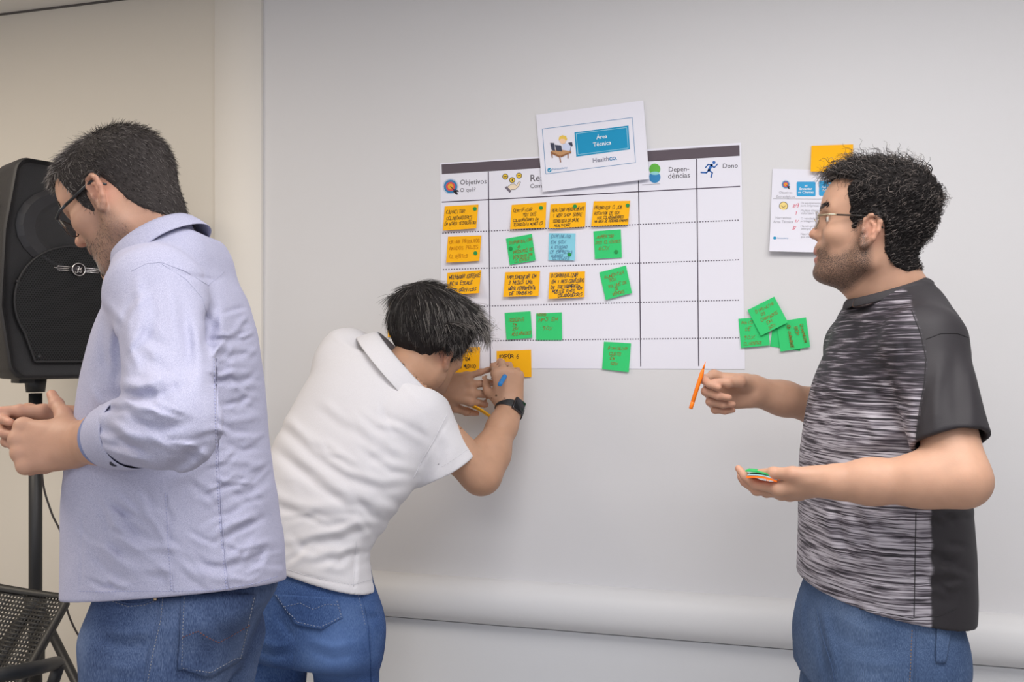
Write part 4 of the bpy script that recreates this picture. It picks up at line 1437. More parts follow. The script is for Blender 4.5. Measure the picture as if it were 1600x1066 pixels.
def build_speaker():
    face = hdir(-26)                                # front faces towards the camera, a little right
    lat = np.cross([0, 0, 1], face)                 # its left seen from behind... image right
    fr = Frame(PX(96, 430, SP_D), face, (0, 0, 1))  # x forward, y = z cross x, z up
    k = SP_D / F_PX
    root = empty('loudspeaker', fr.p(0, 0, -.30)); tag(root, 'black loudspeaker with perforated grille and winged chrome badge, behind the bespectacled shirt wearer', 'speaker')
    # cabinet: outline narrow at the bottom, waisted top, rounded front edges
    out = [(-.150, -.292), (.150, -.292), (.172, -.265), (.196, -.10), (.186, .10), (.158, .27), (.140, .292), (-.140, .292), (-.158, .27), (-.186, .10), (-.196, -.10), (-.172, -.265)]
    lev = [(.105, .93), (.120, .965), (.112, 1.0), (-.02, 1.0), (-.16, .80), (-.20, .72)]
    bm = bmesh.new(); rings = []
    for x, s in lev:
        rings.append([bm.verts.new(fr.p(x, y * s, z * (s * .35 + .65))) for y, z in out])
    for a, b in zip(rings[:-1], rings[1:]):
        for i in range(len(out)): bm.faces.new((a[i], a[(i + 1) % len(out)], b[(i + 1) % len(out)], b[i]))
    bm.faces.new(rings[-1])
    # recessed front: rim then sunk baffle
    s2 = [bm.verts.new(fr.p(.098, y * .90, z * .955)) for y, z in out]
    for i in range(len(out)): bm.faces.new((rings[0][(i + 1) % len(out)], rings[0][i], s2[i], s2[(i + 1) % len(out)]))
    bm.faces.new(s2[::-1])
    bmesh.ops.recalc_face_normals(bm, faces=bm.faces)
    bmesh.ops.bevel(bm, geom=[e for e in bm.edges if e.calc_face_angle(0) > .35], offset=.008, segments=2, profile=.5, affect='EDGES')
    for f in bm.faces: f.smooth = True
    me = bpy.data.meshes.new('cabinet'); bm.to_mesh(me); bm.free()
    me.set_sharp_from_angle(angle=math.radians(40))
    link_mesh('cabinet', me, PLASTIC, root)
    # horn flare above the grille
    mb = MB(); n = 24
    prev = None
    for r, dx in ((.150, .001), (.135, .010), (.105, .004), (.060, -.020), (.030, -.030)):
        ring = [fr.p(.100 + dx, r * 1.02 * math.cos(6.2832 * i / n), .115 + r * .80 * math.sin(6.2832 * i / n)) for i in range(n)]
        if prev:
            for i in range(n): mb.poly([prev[i], prev[(i + 1) % n], ring[(i + 1) % n], ring[i]])
        prev = ring
    mb.poly(prev[::-1])
    mb.build('horn', material('horn_plastic', (.028, .027, .031, 1), .5), root, True)
    # grille plate: flat bottom, arched top, with a raised border
    arch = [(-.108, -.245), (.108, -.245)]
    R = .158
    for i in range(33):
        a = math.radians(-32 + (180 + 64) * i / 32); arch.append((R * math.cos(a), -.085 + R * math.sin(a) * .99))
    mb = MB()
    mb.poly([fr.p(.1085, y, z) for y, z in arch])
    mb.build('grille_backing', material('grille_void', (.004, .004, .004, 1), .8), root)
    mb = MB(); pts = [fr.p(.110, y, z) for y, z in arch]; mb.tube(pts + pts[:1], .0035, 6, caps=False); mb.build('grille_border', PLASTIC, root, True)
    # perforated sheet: hexagonal mesh of small struts in one part
    P, Q = [], []
    st = .0066; w = .00125
    def inside(y, z): return z > -.243 and (math.hypot(y, (z + .085)) < R - .002 if z > -.17 else abs(y) < .108 + (z + .245) * .33)
    ny = int(.34 / st); nz = int(.34 / (st * .866))
    def quad(y0, z0, y1, z1):
        dy, dz = y1 - y0, z1 - z0; L = math.hypot(dy, dz); ny_, nz_ = -dz / L * w, dy / L * w
        i = len(P); P.extend([fr.p(.1105, y0 + ny_, z0 + nz_), fr.p(.1105, y1 + ny_, z1 + nz_), fr.p(.1105, y1 - ny_, z1 - nz_), fr.p(.1105, y0 - ny_, z0 - nz_)]); Q.append((i, i + 1, i + 2, i + 3))
    for j in range(nz):
        z = -.25 + j * st * .866
        for i in range(ny):
            y = -.17 + (i + .5 * (j % 2)) * st
            if not inside(y, z): continue
            for a in (90, 210, 330):                 # honeycomb struts around each hole
                c, s_ = math.cos(math.radians(a)), math.sin(math.radians(a))
                vy, vz = y + c * st * .577, z + s_ * st * .577
                a2 = math.radians(a - 60)
                quad(vy, vz, y + math.cos(a2) * st * .577, z + math.sin(a2) * st * .577)
    g = link_mesh('grille', mesh_np('grille', np.array(P), np.array(Q), False), MESH_BLK, root); g['kind'] = 'stuff'
    for y, z in ((-.150, -.035), (.150, -.035), (-.098, -.232), (.098, -.232)):
        mb = MB(); mb.tube([fr.p(.109, y, z), fr.p(.1135, y, z)], [.006, .0045], 12); mb.build('screw', METAL_BLK, root, True)
    # badge: ring with three bars either side
    bz = .008
    bdg = MB(); ring = [fr.p(.116, .017 * math.cos(6.2832 * i / 24), bz + .017 * math.sin(6.2832 * i / 24)) for i in range(25)]
    bdg.tube(ring, .0018, 8, caps=False)
    badge = bdg.build('badge', CHROME, root, True)
    mb = MB(); mb.tube([fr.p(.111, 0, bz), fr.p(.1155, 0, bz)], .0165, 24); mb.build('badge_disc', material('badge_disc', (.045, .038, .042, 1), .4, .6), badge, True)
    for s in (-1, 1):
        for j, L in ((-1, .052), (0, .058), (1, .052)):
            mb = MB(); mb.tube([fr.p(.1135, s * .018, bz + j * .0052), fr.p(.1135, s * L, bz + j * .0052), fr.p(.1135, s * (L + .004), bz + j * .0045)], [.0019, .0019, .0006], 6); mb.build('badge_bar', CHROME, badge, True)
    def mono(pts):
        mb = MB(); mb.tube([fr.p(.1165, y, bz + z) for y, z in pts], .0011, 6); mb.build('badge_letter', CHROME, badge, True)
    mono([(-.004, .008), (.002, .008), (-.001, .0), (-.004, -.009), (-.008, -.010), (-.009, -.007)])
    mono([(.009, .008), (.005, .003), (.002, -.007), (-.003, -.006)])
    mono([(-.004, .0), (.007, .001)])
    mono([(.007, .001), (.006, -.007), (.003, -.008)])
    # side handle recess and foot
    mb = MB()
    for z in (.10, .13, .16, -.02): mb.box((-.06, -.190 * .98, z), (.06, -.180, z + .012), M=Matrix(np.column_stack([np.vstack([fr.M, [0, 0, 0]]), np.append(fr.o, 1)]).tolist()))
    mb.build('side_rib', PLASTIC, root, bevel=.003)['kind'] = 'stuff'
    for y in (-.10, .10):
        mb = MB(); mb.box((-.03, y - .02, -.304), (.03, y + .02, -.290), M=Matrix(np.column_stack([np.vstack([fr.M, [0, 0, 0]]), np.append(fr.o, 1)]).tolist())); mb.build('foot', METAL_BLK, root, bevel=.002)
    s0 = PX(55.5, 760, SP_D + .02); mb = MB(); mb.tube([(s0[0], s0[1], fr.o[2] - .285), (s0[0], s0[1], 1.303)], [.030, .024], 16); mb.build('pole_socket', METAL_BLK, root, True)
    return fr


SPK = build_speaker()
# stand
sx = PX(55.5, 760, SP_D + .02)
stand = empty('speaker_stand', (sx[0], sx[1], 0)); tag(stand, 'black tripod speaker stand with slanting leg beside the chair', 'stand')
mb = MB(); mb.tube([(sx[0], sx[1], .30), (sx[0], sx[1], 1.300)], .0175, 20); mb.build('pole', METAL_BLK, stand, True)
mb = MB(); mb.tube([(sx[0], sx[1], .50), (sx[0], sx[1], .56)], .024, 20); mb.build('collar', METAL_BLK, stand, True)
hub = np.array([sx[0], sx[1], .66])
mb = MB(); mb.tube([hub, hub + [0, 0, .06]], .028, 20); mb.build('hub', METAL_BLK, stand, True)
for deg in (-6, -130, 172):
    f = np.array([sx[0], sx[1], .012]) + hdir(deg) * .50
    mb = MB(); mb.tube([hub + hdir(deg) * .02 + [0, 0, .02], f], .0125, 14); lg = mb.build('leg', METAL_BLK, stand, True)
    mb = MB(); mb.tube([f + [0, 0, -.010], f + [0, 0, .02]], [.017, .015], 14); mb.build('rubber_foot', material('rubber', (.015, .015, .015, 1), .8), lg, True)
    m_ = hub + (f - hub) * .55
    mb = MB(); mb.tube([np.array([sx[0], sx[1], .36]), m_], .007, 10); mb.build('brace', METAL_BLK, stand, True)
mb = MB()
cab = [PX(65, 640, SP_D - .02), PX(66, 745, SP_D), PX(80, 800, SP_D), PX(97, 840, SP_D), PX(100, 900, SP_D), PX(103, 945, SP_D), PX(118, 985, SP_D), PX(150, 1035, SP_D), PX(170, 1080, SP_D)]
cab = [np.array(p) for p in cab] + [np.array([cab[-1][0] + .02, cab[-1][1], .4]), np.array([cab[-1][0] + .05, cab[-1][1] - .02, .006])]
cu = []
for i in range(len(cab) - 1):
    p0, p1, p2, p3 = cab[max(i - 1, 0)], cab[i], cab[i + 1], cab[min(i + 2, len(cab) - 1)]
    for t in np.linspace(0, 1, 6, endpoint=False):
        cu.append(.5 * ((2 * p1) + (p2 - p0) * t + (2 * p0 - 5 * p1 + 4 * p2 - p3) * t * t + (3 * p1 - p0 - 3 * p2 + p3) * t ** 3))
mb.tube(cu + [cab[-1]], .0028, 8)
tag(mb.build('cable', material('cable_black', (.03, .022, .022, 1), .5), None, True), 'thin black cable hanging from the loudspeaker down past the stand', 'cable')

# ------------------------------------------------------------------ chair in the corner
def build_chair():
    D0 = 1.95
    c0 = PX(111, 932, D0)
    # back plane: right top corner at c0; top edge runs left and slightly nearer, side edge runs down
    top = PX(-120, 888, D0 + .02) - c0
    down = PX(72, 1048, D0 - .10) - c0
    W_, H_ = np.linalg.norm(top), .40
    x = top / W_; y = down - x * (down @ x); y /= np.linalg.norm(y)
    n = np.cross(x, y)
    if n @ FWD > 0: n = -n
    root = empty('office_chair', (c0[0] - .2, c0[1], 0)); tag(root, 'black chair with perforated plastic back and tubular arm in the lower left corner', 'chair')
    pl = material('chair_plastic', (.030, .028, .026, 1), .5, 0, .5, bump=(500, .2))
    Wd = .44
    def S(u, v):  # curved back shell: u 0..1 across from the right edge, v 0..1 down
        cu = (u - .5)
        return c0 + x * (u * Wd) + y * (v * H_) - n * (.030 * (1 - 4 * cu * cu)) + n * .02 * math.sin(v * 2.2)
    # frame
    fp = []
    N = 40
    rim = []
    def rr(t):
        # rounded rectangle path 0..1
        pts = [(.04, 0), (.96, 0), (1, .05), (1, .93), (.94, 1), (.06, 1), (0, .93), (0, .05), (.04, 0)]
        return pts
    path = rr(0); pp = []
    for a, b in zip(path[:-1], path[1:]):
        k = max(1, int(12 * math.hypot(b[0] - a[0], b[1] - a[1])))
        for i in range(k): pp.append((a[0] + (b[0] - a[0]) * i / k, a[1] + (b[1] - a[1]) * i / k))
    mb = MB()
    i0 = len(mb.v)
    sec = [(-.005, -.008), (.005, -.008), (.013, .001), (.012, .007), (-.004, .007)]
    cen = (.5, .5)
    for u, v in pp:
        p = S(u, v); d = np.array([u - .5, v - .5]) * [-1, -1]
        d = d / np.linalg.norm(d); inn = x * d[0] + y * d[1]
        for a, b in sec: mb.v.append(tuple(p + inn * a + n * b))
    m = len(sec); K = len(pp)
    for k in range(K):
        for j in range(m):
            a, b = i0 + k * m + j, i0 + k * m + (j + 1) % m
            c, d = i0 + ((k + 1) % K) * m + (j + 1) % m, i0 + ((k + 1) % K) * m + j
            mb.f.append((a, b, c, d)); mb.m.append(0)
    mb.build('back_frame', pl, root, True)
    # perforated panel: grid of bars leaving oblong holes
    mb = MB()
    nu, nv = 50, 40
    e = .0011
    for j in range(nv + 1):
        v = .012 + .976 * j / nv
        for i in range(12):
            u0, u1 = .012 + .976 * i / 12, .012 + .976 * (i + 1) / 12
            hv = .0036 / H_
            mb.poly([S(u0, v - hv * .72) - n * 0, S(u1, v - hv * .72), S(u1, v + hv * .72), S(u0, v + hv * .72)])
    for i in range(nu + 1):
        u = .012 + .976 * i / nu
        hu = .0021 / Wd
        for j in range(10):
            v0, v1 = .012 + .976 * j / 10, .012 + .976 * (j + 1) / 10
            mb.poly([S(u - hu, v0) - n * .0006, S(u + hu, v0) - n * .0006, S(u + hu, v1) - n * .0006, S(u - hu, v1) - n * .0006])
    p = mb.build('back_mesh', pl, root, True); p['kind'] = 'stuff'
    md = p.modifiers.new('thickness', 'SOLIDIFY'); md.thickness = .0012
    # arm: padded tube coming towards the viewer, with its bent post
    a0, a1, a2 = PX(-60, 1066, D0 - .36), PX(40, 1048, D0 - .30), PX(88, 1036, D0 - .12)
    mb = MB(); mb.tube([a0, a1, PX(66, 1042, D0 - .22), a2, PX(95, 1038, D0 - .10)], [.0145, .0145, .0145, .014, .010], 14); mb.build('armrest', material('arm_black', (.022, .024, .028, 1), .5), root, True)
    mb = MB(); mb.tube([PX(92, 1040, D0 - .12), PX(84, 1064, D0 - .12), PX(70, 1100, D0 - .10), PX(40, 1180, D0 - .06)], .013, 12); mb.build('arm_post', METAL_BLK, root, True)
    # seat and legs below the frame
    sc = c0 + x * (Wd / 2) + y * (H_ + .06)
    zc = .45
    f2 = np.array([n[0], n[1], 0]); f2 /= np.linalg.norm(f2); xx = np.array([x[0], x[1], 0]); xx /= np.linalg.norm(xx)
    b0 = np.array([sc[0], sc[1], zc])
    mb = MB(); mb.box((-.22, 0, -.03), (.22, .42, .03), M=Matrix([[xx[0], f2[0], 0, b0[0]], [xx[1], f2[1], 0, b0[1]], [0, 0, 1, zc], [0, 0, 0, 1]])); mb.build('seat', material('seat_fabric', (.03, .03, .032, 1), .9), root, bevel=.02, seg=3)
    for a, b in ((-.20, .03), (.20, .03), (-.20, .40), (.20, .40)):
        t = b0 + xx * a + f2 * b
        mb = MB(); mb.tube([t + [0, 0, -.02], np.array([t[0] + xx[0] * a * .15, t[1] + xx[1] * a * .15, 0.0])], .012, 10); mb.build('leg', METAL_BLK, root, True)
    for u in (.25, .75):
        mb = MB(); mb.tube([S(u, .97) - n * .012, b0 + xx * (Wd * (u - .5)) + f2 * .02], .012, 10); mb.build('back_support', METAL_BLK, root, True)
    # small bracket seen through the mesh
    mb = MB(); mb.box((-.05, -.03, -.006), (.05, .03, .006), M=Matrix(np.column_stack([np.vstack([np.stack([x, y, n], 1), [0, 0, 0]]), np.append(S(.70, .78) + n * .012, 1)]).tolist())); mb.build('lumbar_pad', material('pad_grey', (.05, .055, .05, 1), .7), root, bevel=.004)


build_chair()
# ------------------------------------------------------------------ people: shared materials
M_JEANS = {}


def jeans_material(name, base, light, dark):
    m = bpy.data.materials.new(name); m.use_nodes = True
    nt = m.node_tree; b = nt.nodes['Principled BSDF']
    b.inputs['Roughness'].default_value = 0.85
    b.inputs['Specular IOR Level'].default_value = 0.2
    tc = nt.nodes.new('ShaderNodeTexCoord')
    mp = nt.nodes.new('ShaderNodeMapping'); mp.inputs['Scale'].default_value = (900, 900, 160)
    nt.links.new(tc.outputs['Object'], mp.inputs['Vector'])
    n1 = nt.nodes.new('ShaderNodeTexNoise'); n1.inputs['Scale'].default_value = 1.0; n1.inputs['Detail'].default_value = 1
    nt.links.new(mp.outputs[0], n1.inputs['Vector'])
    n2 = nt.nodes.new('ShaderNodeTexNoise'); n2.inputs['Scale'].default_value = 7.0; n2.inputs['Detail'].default_value = 5
    nt.links.new(tc.outputs['Object'], n2.inputs['Vector'])
    r = nt.nodes.new('ShaderNodeValToRGB')
    e = r.color_ramp.elements
    e[0].position = .34; e[0].color = dark; e[1].position = .68; e[1].color = light
    x = e.new(.5); x.color = base
    ad = nt.nodes.new('ShaderNodeMath'); ad.operation = 'MULTIPLY_ADD'; ad.inputs[1].default_value = .45
    nt.links.new(n1.outputs['Fac'], ad.inputs[0])
    ml = nt.nodes.new('ShaderNodeMath'); ml.operation = 'MULTIPLY'; ml.inputs[1].default_value = .55
    nt.links.new(n2.outputs['Fac'], ml.inputs[0]); nt.links.new(ml.outputs[0], ad.inputs[2])
    nt.links.new(ad.outputs[0], r.inputs['Fac'])
    at = nt.nodes.new('ShaderNodeAttribute'); at.attribute_name = 'worn'
    mx = nt.nodes.new('ShaderNodeMix'); mx.data_type = 'RGBA'
    nt.links.new(at.outputs['Fac'], mx.inputs[0]); nt.links.new(r.outputs['Color'], mx.inputs[6])
    mx.inputs[7].default_value = tuple(min(1, c * 1.9) for c in light[:3]) + (1,)
    nt.links.new(mx.outputs[2], b.inputs['Base Color'])
    bp = nt.nodes.new('ShaderNodeBump'); bp.inputs['Strength'].default_value = .25; bp.inputs['Distance'].default_value = .001
    nt.links.new(ad.outputs[0], bp.inputs['Height']); nt.links.new(bp.outputs['Normal'], b.inputs['Normal'])
    return m


def hair_cap_nodes(fr, head, poly, thick, kx=.012, noise=None):
    lo, hi = bounds(head, .03)

    def f(P, bl, bh):
        d = ev(head, P, bl, bh)
        q = (P - fr.o.astype(np.float32)) @ fr.M.astype(np.float32)
        t = thick(q[..., 0], q[..., 1], q[..., 2])
        e = poly_sdf(poly, q[..., 0], q[..., 2])
        r = smax(d - t, e, kx)
        if noise is not None: r = r + noise(q)
        return r
    return [Node(lo, hi, f, 0.0)]


def shoe(name, heel, deg, mat, parent):
    """a plain low shoe on the floor, heel point and heading"""
    fr = Frame([heel[0], heel[1], 0.0], hdir(deg), (0, 0, 1))
    ns = [cap(fr.p(.03, 0, .045), fr.p(.13, 0, .045), .040, .043, .02), cap(fr.p(.13, 0, .045), fr.p(.22, 0, .035), .043, .034, .02),
          cap(fr.p(.02, 0, .05), fr.p(.03, 0, .095), .038, .040, .03), halfspace(fr.p(0, 0, .002), (0, 0, -1))]
    V, Q = nets(ns, *bounds(ns), .008)
    return link_mesh(name, mesh_np(name, V, Q), mat, parent)


def leg_nodes(hip, knee, ankle, r=(.085, .060, .045), k=.04):
    return [cap(hip, knee, r[0], r[1], k), cap(knee, ankle, r[1] * .98, r[2], .04)]


# ------------------------------------------------------------------ man on the right: heather T-shirt, orange pen, notes in hand
def build_right_man():
    rng = np.random.RandomState(5)
    HF = 171.0
    hf = hdir(HF)
    ear = PX(1359, 362, 1.468)
    left = np.cross([0, 0, 1], hf)
    fr = Frame(ear - left * .078 + hdir(HF) * .003 + [0, 0, -.004], hdir(HF, .09), (0, 0, 1))
    HN = head_nodes(fr, dict(mouth=.0015, lip=.0, nose=-.002, chin=-.005, ear=.002))
    TF = 196.0
    tl = np.cross([0, 0, 1], hdir(TF))
    neck0 = PX(1400, 462, 1.55)
    neck = [cap(fr.p(-.018, 0, -.035), neck0, .053, .060, .03), cap(fr.p(.018, 0, -.06), neck0 + hdir(TF) * .020 + [0, 0, -.02], .036, .046, .03)]
    shN, shF = PX(1442, 540, 1.385), PX(1345, 545, 1.70)
    elN, wrN = PX(1502, 750, 1.27), PX(1306, 754, 1.345)
    elF, wrF = PX(1335, 650, 1.86), PX(1176, 611, 1.78)
    # hands
    R, U, T = RGT, UPV, -FWD
    hN = Frame(wrN, -R * .76 - U * .26 + FWD * .58, T * .42 - U * .86)
    fN, tipsN = hand_nodes(hN, -1, [(4, 20, 24, 14), (0, 16, 26, 14), (-3, 14, 28, 14), (-7, 14, 28, 14)],
                           [(.80, .52, -.16), (.97, .02, -.22), (.95, -.16, -.22)], .91)
    hF = Frame(wrF, -R * 1.0 + U * .06 + T * .12, -T * .92 + U * .34)
    fF, tipsF = hand_nodes(hF, 1, [(4, 42, 58, 40), (1, 62, 72, 34), (-3, 70, 78, 38), (-7, 74, 76, 38)],
                           [(.66, .30, -.68), (.90, .02, -.42), (.98, .02, -.05)], .97)
    armN = arm_nodes(elN, wrN, hN, .0365, .0275)
    armF = arm_nodes(elF, wrF, hF, .042, .0275)
    upN = [cap(shN, elN, .048, .040, .02)]
    upF = [cap(shF, elF, .052, .042, .02)]
    pel = PX(1375, 935, 1.55)
    hipN, hipF = pel + tl * .085 + [0, 0, -.06], pel - tl * .085 + [0, 0, -.06]
    kneeN, kneeF = hipN + hdir(TF) * .03 + [0, 0, -.40], hipF + hdir(TF) * .05 + [0, 0, -.40]
    ankN, ankF = np.array([kneeN[0] + .03, kneeN[1], .085]), np.array([kneeF[0] + .02, kneeF[1], .085])
    legs = leg_nodes(hipN, kneeN, ankN, (.075, .054, .040)) + leg_nodes(hipF, kneeF, ankF, (.075, .054, .040))
    core = [cap(neck0 + [0, 0, -.11], PX(1385, 620, 1.55), .075, .10, .05), cap(PX(1385, 620, 1.55), pel, .10, .11, .05),
            cap(neck0 + [0, 0, -.10], shN, .04, .045, .04), cap(neck0 + [0, 0, -.10], shF, .04, .045, .04)]
    body = HN + neck + core + legs + upN + upF + armN + fN + armF + fF
    feet = [cap(ankN, ankN + hdir(TF) * .14 + [0, 0, -.05], .036, .028, .03), cap(ankF, ankF + hdir(TF) * .14 + [0, 0, -.05], .036, .028, .03)]
    body += feet
    zc = neck0[2] - .035
    cN, cF = elN + (shN - elN) * .62, elF
    nN = (elN - shN) / np.linalg.norm(elN - shN)
    xcut = PX(1300, 620, 1.8)
    fF_lo, fF_hi = bounds(armF + fF, .01)
    headlo, headhi = bounds(HN + neck, .01)

    def inhead(c): return (c[:, 2] > zc)
    def innear(c): return ((c - cN) @ nN > 0) & ((c - PX(1330, 760, 1.5)) @ (-FWD) > .06) & (c[:, 2] > 1.05) & (c[:, 2] < 1.40)
    def infar(c): return ((c - xcut) @ RGT < 0) & (c[:, 2] > 1.25) & (c[:, 2] < 1.45) & ((c - PX(1200, 620, 1.62)) @ FWD > 0)
    parts = []
    lo, hi = bounds(HN + neck, .01)
    V, Q = nets(HN + neck + core, lo, hi, .0019); parts.append(cut(V, Q, inhead))
    lo, hi = bounds(upN + armN + fN, .012)
    V, Q = nets(upN + armN + fN, lo, hi, .0021); parts.append(cut(V, Q, innear))
    V, Q = nets(armF + fF, fF_lo, fF_hi, .0021); parts.append(cut(V, Q, infar))
    lo, hi = bounds(body, .02)
    V, Q = nets(body, lo, hi, .008); parts.append(cut(V, Q, lambda c: ~(inhead(c) | innear(c) | infar(c))))
    V, Q = join_vq(parts)
    beard = [(.028, -.022), (.045, -.033), (.060, -.034), (.068, -.018), (.100, -.018), (.105, -.090), (.06, -.11), (.02, -.095), (-.012, -.062), (-.004, -.01), (.012, .02), (.020, -.005)]
    at = face_attrs(fr, V, beard, 1.0)
    for k in at: at[k] = at[k] * (V[:, 2] > zc - .02)
    nail = np.zeros(len(V))
    for tips, h in ((tipsN, hN), (tipsF, hF)):
        for W in tips:
            nail = np.maximum(nail, 0)
            kd = np.min([np.linalg.norm(V - W[j], axis=1) for j in (1, 2)], axis=0)
            at['red'] = np.maximum(at['red'], np.clip(1.5 - kd / .013, 0, 1) * .45)
            td = np.linalg.norm(V - W[3], axis=1)
            at['red'] = np.maximum(at['red'], np.clip(1.6 - td / .013, 0, 1) * .5)
    at['nail'] = nail
    root = empty('person', (pel[0], pel[1], 0))
    tag(root, 'man in black and grey heather T-shirt with gold-rimmed glasses, holding an orange pen', 'person', 'people at the wall chart')
    skin = skin_material('skin_warm', (0.545, 0.315, 0.215), (0.050, 0.034, 0.028))
    link_mesh('body', mesh_np('body', V, Q, True, at), skin, root)

    # hair: cap and curls
    poly = [(.064, .108), (.030, .101), (.040, .080), (.034, .045), (.029, .010), (.023, .008), (.016, .022), (.002, .034), (-.020, .028), (-.026, .004), (-.028, -.024), (-.036, -.038), (-.050, -.054), (-.072, -.060), (-.100, -.046), (-.17, -.03), (-.16, .2), (.11, .2), (.085, .12)]

    def thick(x, y, z):
        return (  .004 + .013 * bump01(z, .03, .12) + .001 * bump01(-x, .03, .11) * bump01(z, -.06, .02)).astype(np.float32)

    def lumps(q):
        s = np.sin(q[..., 0] * 310 + 2 * np.sin(q[..., 2] * 170)) * np.sin(q[..., 1] * 290 + 2 * np.sin(q[..., 0] * 150)) * np.sin(q[..., 2] * 260 + 1.5 * np.sin(q[..., 1] * 190))
        return (.0040 * s * np.clip(.4 + q[..., 2] * 8, .3, 1)).astype(np.float32)
    cn = hair_cap_nodes(fr, HN + neck[:1], poly, thick, .010, lumps)
    lo, hi = bounds(HN + neck[:1], .04)
    Vh, Qh = nets(cn, lo, hi, .0026)
    mh = hair_material('hair_black', (0.012, 0.010, 0.010), (0.20, 0.165, 0.15), .38)  # paler strand colours stand in for highlights on the curls
    cap_o = link_mesh('hair', mesh_np('hair', Vh, Qh, True), material('hair_cap_black', (.012, .010, .010, 1), .85, 0, .15, bump=(160, .5)), root)

    def keep(P):
        q = fr.loc(P)
        return (poly_sdf(poly, q[:, 0].astype(np.float32), q[:, 2].astype(np.float32)) < -.004)
    roots, nn = sample_surface(Vh, Qh, 8500, rng, keep)

    def flow(P, N):
        q = fr.loc(P)
        top = bump01(q[:, 2], .07, .13)[:, None]
        g = np.array([0, 0, -1.0])[None] * (1 - top) + (fr.M[:, 0] * .8)[None] * top
        g = g - N * (g * N).sum(1)[:, None]
        return g / (np.linalg.norm(g, axis=1)[:, None] + 1e-6)
    q = fr.loc(roots)
    ln = .008 + .006 * bump01(q[:, 2], -.06, .0) + .015 * bump01(q[:, 2], .05, .12)
    strands_mesh('hair_strands', roots - nn * .003, nn, flow, 8, ln, .00070, .34, (.0040, 1.5), rng, mh, cap_o, .2, hug=.22, wig=.24)
    eyebrows(fr, HN, rng, mh, root)
    glasses(fr, root, material('glasses_metal', (0.50, 0.42, 0.30, 1), .3, .9), material('glasses_dark', (0.03, 0.025, 0.022, 1), .4))

    # T-shirt
    rows = [(1345, 452, 1440, 452, 1.55, .075), (1322, 480, 1466, 480, 1.55, .130), (1308, 510, 1486, 510, 1.55, .166), (1294, 550, 1494, 550, 1.55, .182), (1276, 600, 1490, 600, 1.55, .182), (1263, 660, 1490, 660, 1.55, .178),
            (1256, 720, 1493, 720, 1.55, .176), (1254, 800, 1498, 800, 1.55, .178), (1253, 870, 1503, 870, 1.55, .180), (1251, 920, 1503, 920, 1.55, .182), (1252, 990, 1500, 990, 1.55, .182)]
    tor = loft_edges(rows, hdir(TF), n=2.25, k=.02)
    hemN = shN + (elN - shN) * .74
    sleeveN = group([fcone(shN + [0, 0, .002], hemN, .061, .0590, .0)], .030)
    shoulderN = cap(neck0 + tl * .05 + [0, 0, -.046], shN + [0, 0, .008], .048, .052, .035)
    shoulderF = cap(neck0 - tl * .05 + [0, 0, -.040], shF + [0, 0, .012], .052, .058, .035)
    sleeveF = fcone(shF, shF + (elF - shF) * .6, .066, .062, .03)
    hollow = cap(shN + (elN - shN) * .66, shN + (elN - shN) * .95, .0495, .0495, .004, 's')
    hem = plane3(PX(1427, 977, 1.37), PX(1253, 908, 1.55), PX(1497, 958, 1.52))
    nb, nf = PX(1430, 440, 1.555), PX(1338, 470, 1.52)
    nc = (nb + nf) / 2; nax = nf - nb; na = np.linalg.norm(nax) / 2; nax /= 2 * na
    nl = tl - nax * (tl @ nax); nl /= np.linalg.norm(nl)
    nu = np.cross(nax, nl); nu = nu if nu[2] > 0 else -nu
    yB = cap(PX(1412, 474, 1.55) - tl * .05, PX(1412, 474, 1.55) + tl * .05, .034, .034, .04)
    neckhole = ering(nc, nax, nl, nu, na, .068, .12, .012)
    fl = folds([
        (4, 9, [(1330, 745), (1352, 800), (1378, 860), (1400, 900)]), (-4, 8, [(1318, 760), (1340, 815), (1362, 870)]),
        (5, 10, [(1290, 790), (1300, 850), (1325, 905)]), (-4, 8, [(1300, 780), (1316, 840), (1340, 890)]),
        (5, 9, [(1345, 800), (1400, 818), (1450, 850), (1488, 872)]), (-5, 8, [(1350, 812), (1400, 832), (1445, 862), (1490, 888)]),
        (5, 8, [(1425, 880), (1465, 896), (1500, 895)]), (-6, 7, [(1420, 888), (1460, 910), (1500, 908)]),
        (4, 9, [(1300, 700), (1360, 690), (1420, 665)]), (-4, 9, [(1290, 720), (1350, 712), (1420, 700)]),
        (4, 8, [(1290, 600), (1340, 640), (1380, 690)]), (-4, 8, [(1330, 560), (1375, 620), (1412, 690)]),
        (-5, 7, [(1445, 600), (1432, 650), (1430, 700)]), (4, 9, [(1470, 560), (1462, 620), (1460, 680)]), (-3, 10, [(1490, 540), (1492, 610), (1496, 670)]), (3, 9, [(1516, 560), (1520, 620), (1520, 680)]),
        (3, 8, [(1262, 860), (1290, 920), (1330, 950)]), (3, 14, [(1350, 930), (1400, 940), (1430, 930)]), (-3, 10, [(1440, 930), (1480, 940), (1500, 930)]),
    ] + random_folds(51, (1270, 740, 1430, 950), 26, 35, 22, 55, 2.0, 5) + random_folds(52, (1435, 800, 1500, 960), 10, 12, 14, 45, 2.6, 6) + random_folds(53, (1300, 520, 1420, 720), 14, 55, 25, 50, 2.0, 6), 1.55, 1)
    shirt = [tor, yB, shoulderN, shoulderF, sleeveN, sleeveF, fl, ripple(3, .0011, (16, 28, 46)), hollow, neckhole, hem]
    lo, hi = bounds([tor, shoulderN, shoulderF, sleeveN, sleeveF], .012)
    Vs, Qs = nets(shirt, lo, hi, .0036)
    V2 = Vs.astype(float)
    # panels: heather front, plain charcoal sleeves, yoke and side-back panel
    q = (V2 - PX(1378, 800, 1.55))
    lat, sag = q @ tl, q @ hdir(TF)
    seam = PX(1430, 850, 1.42)
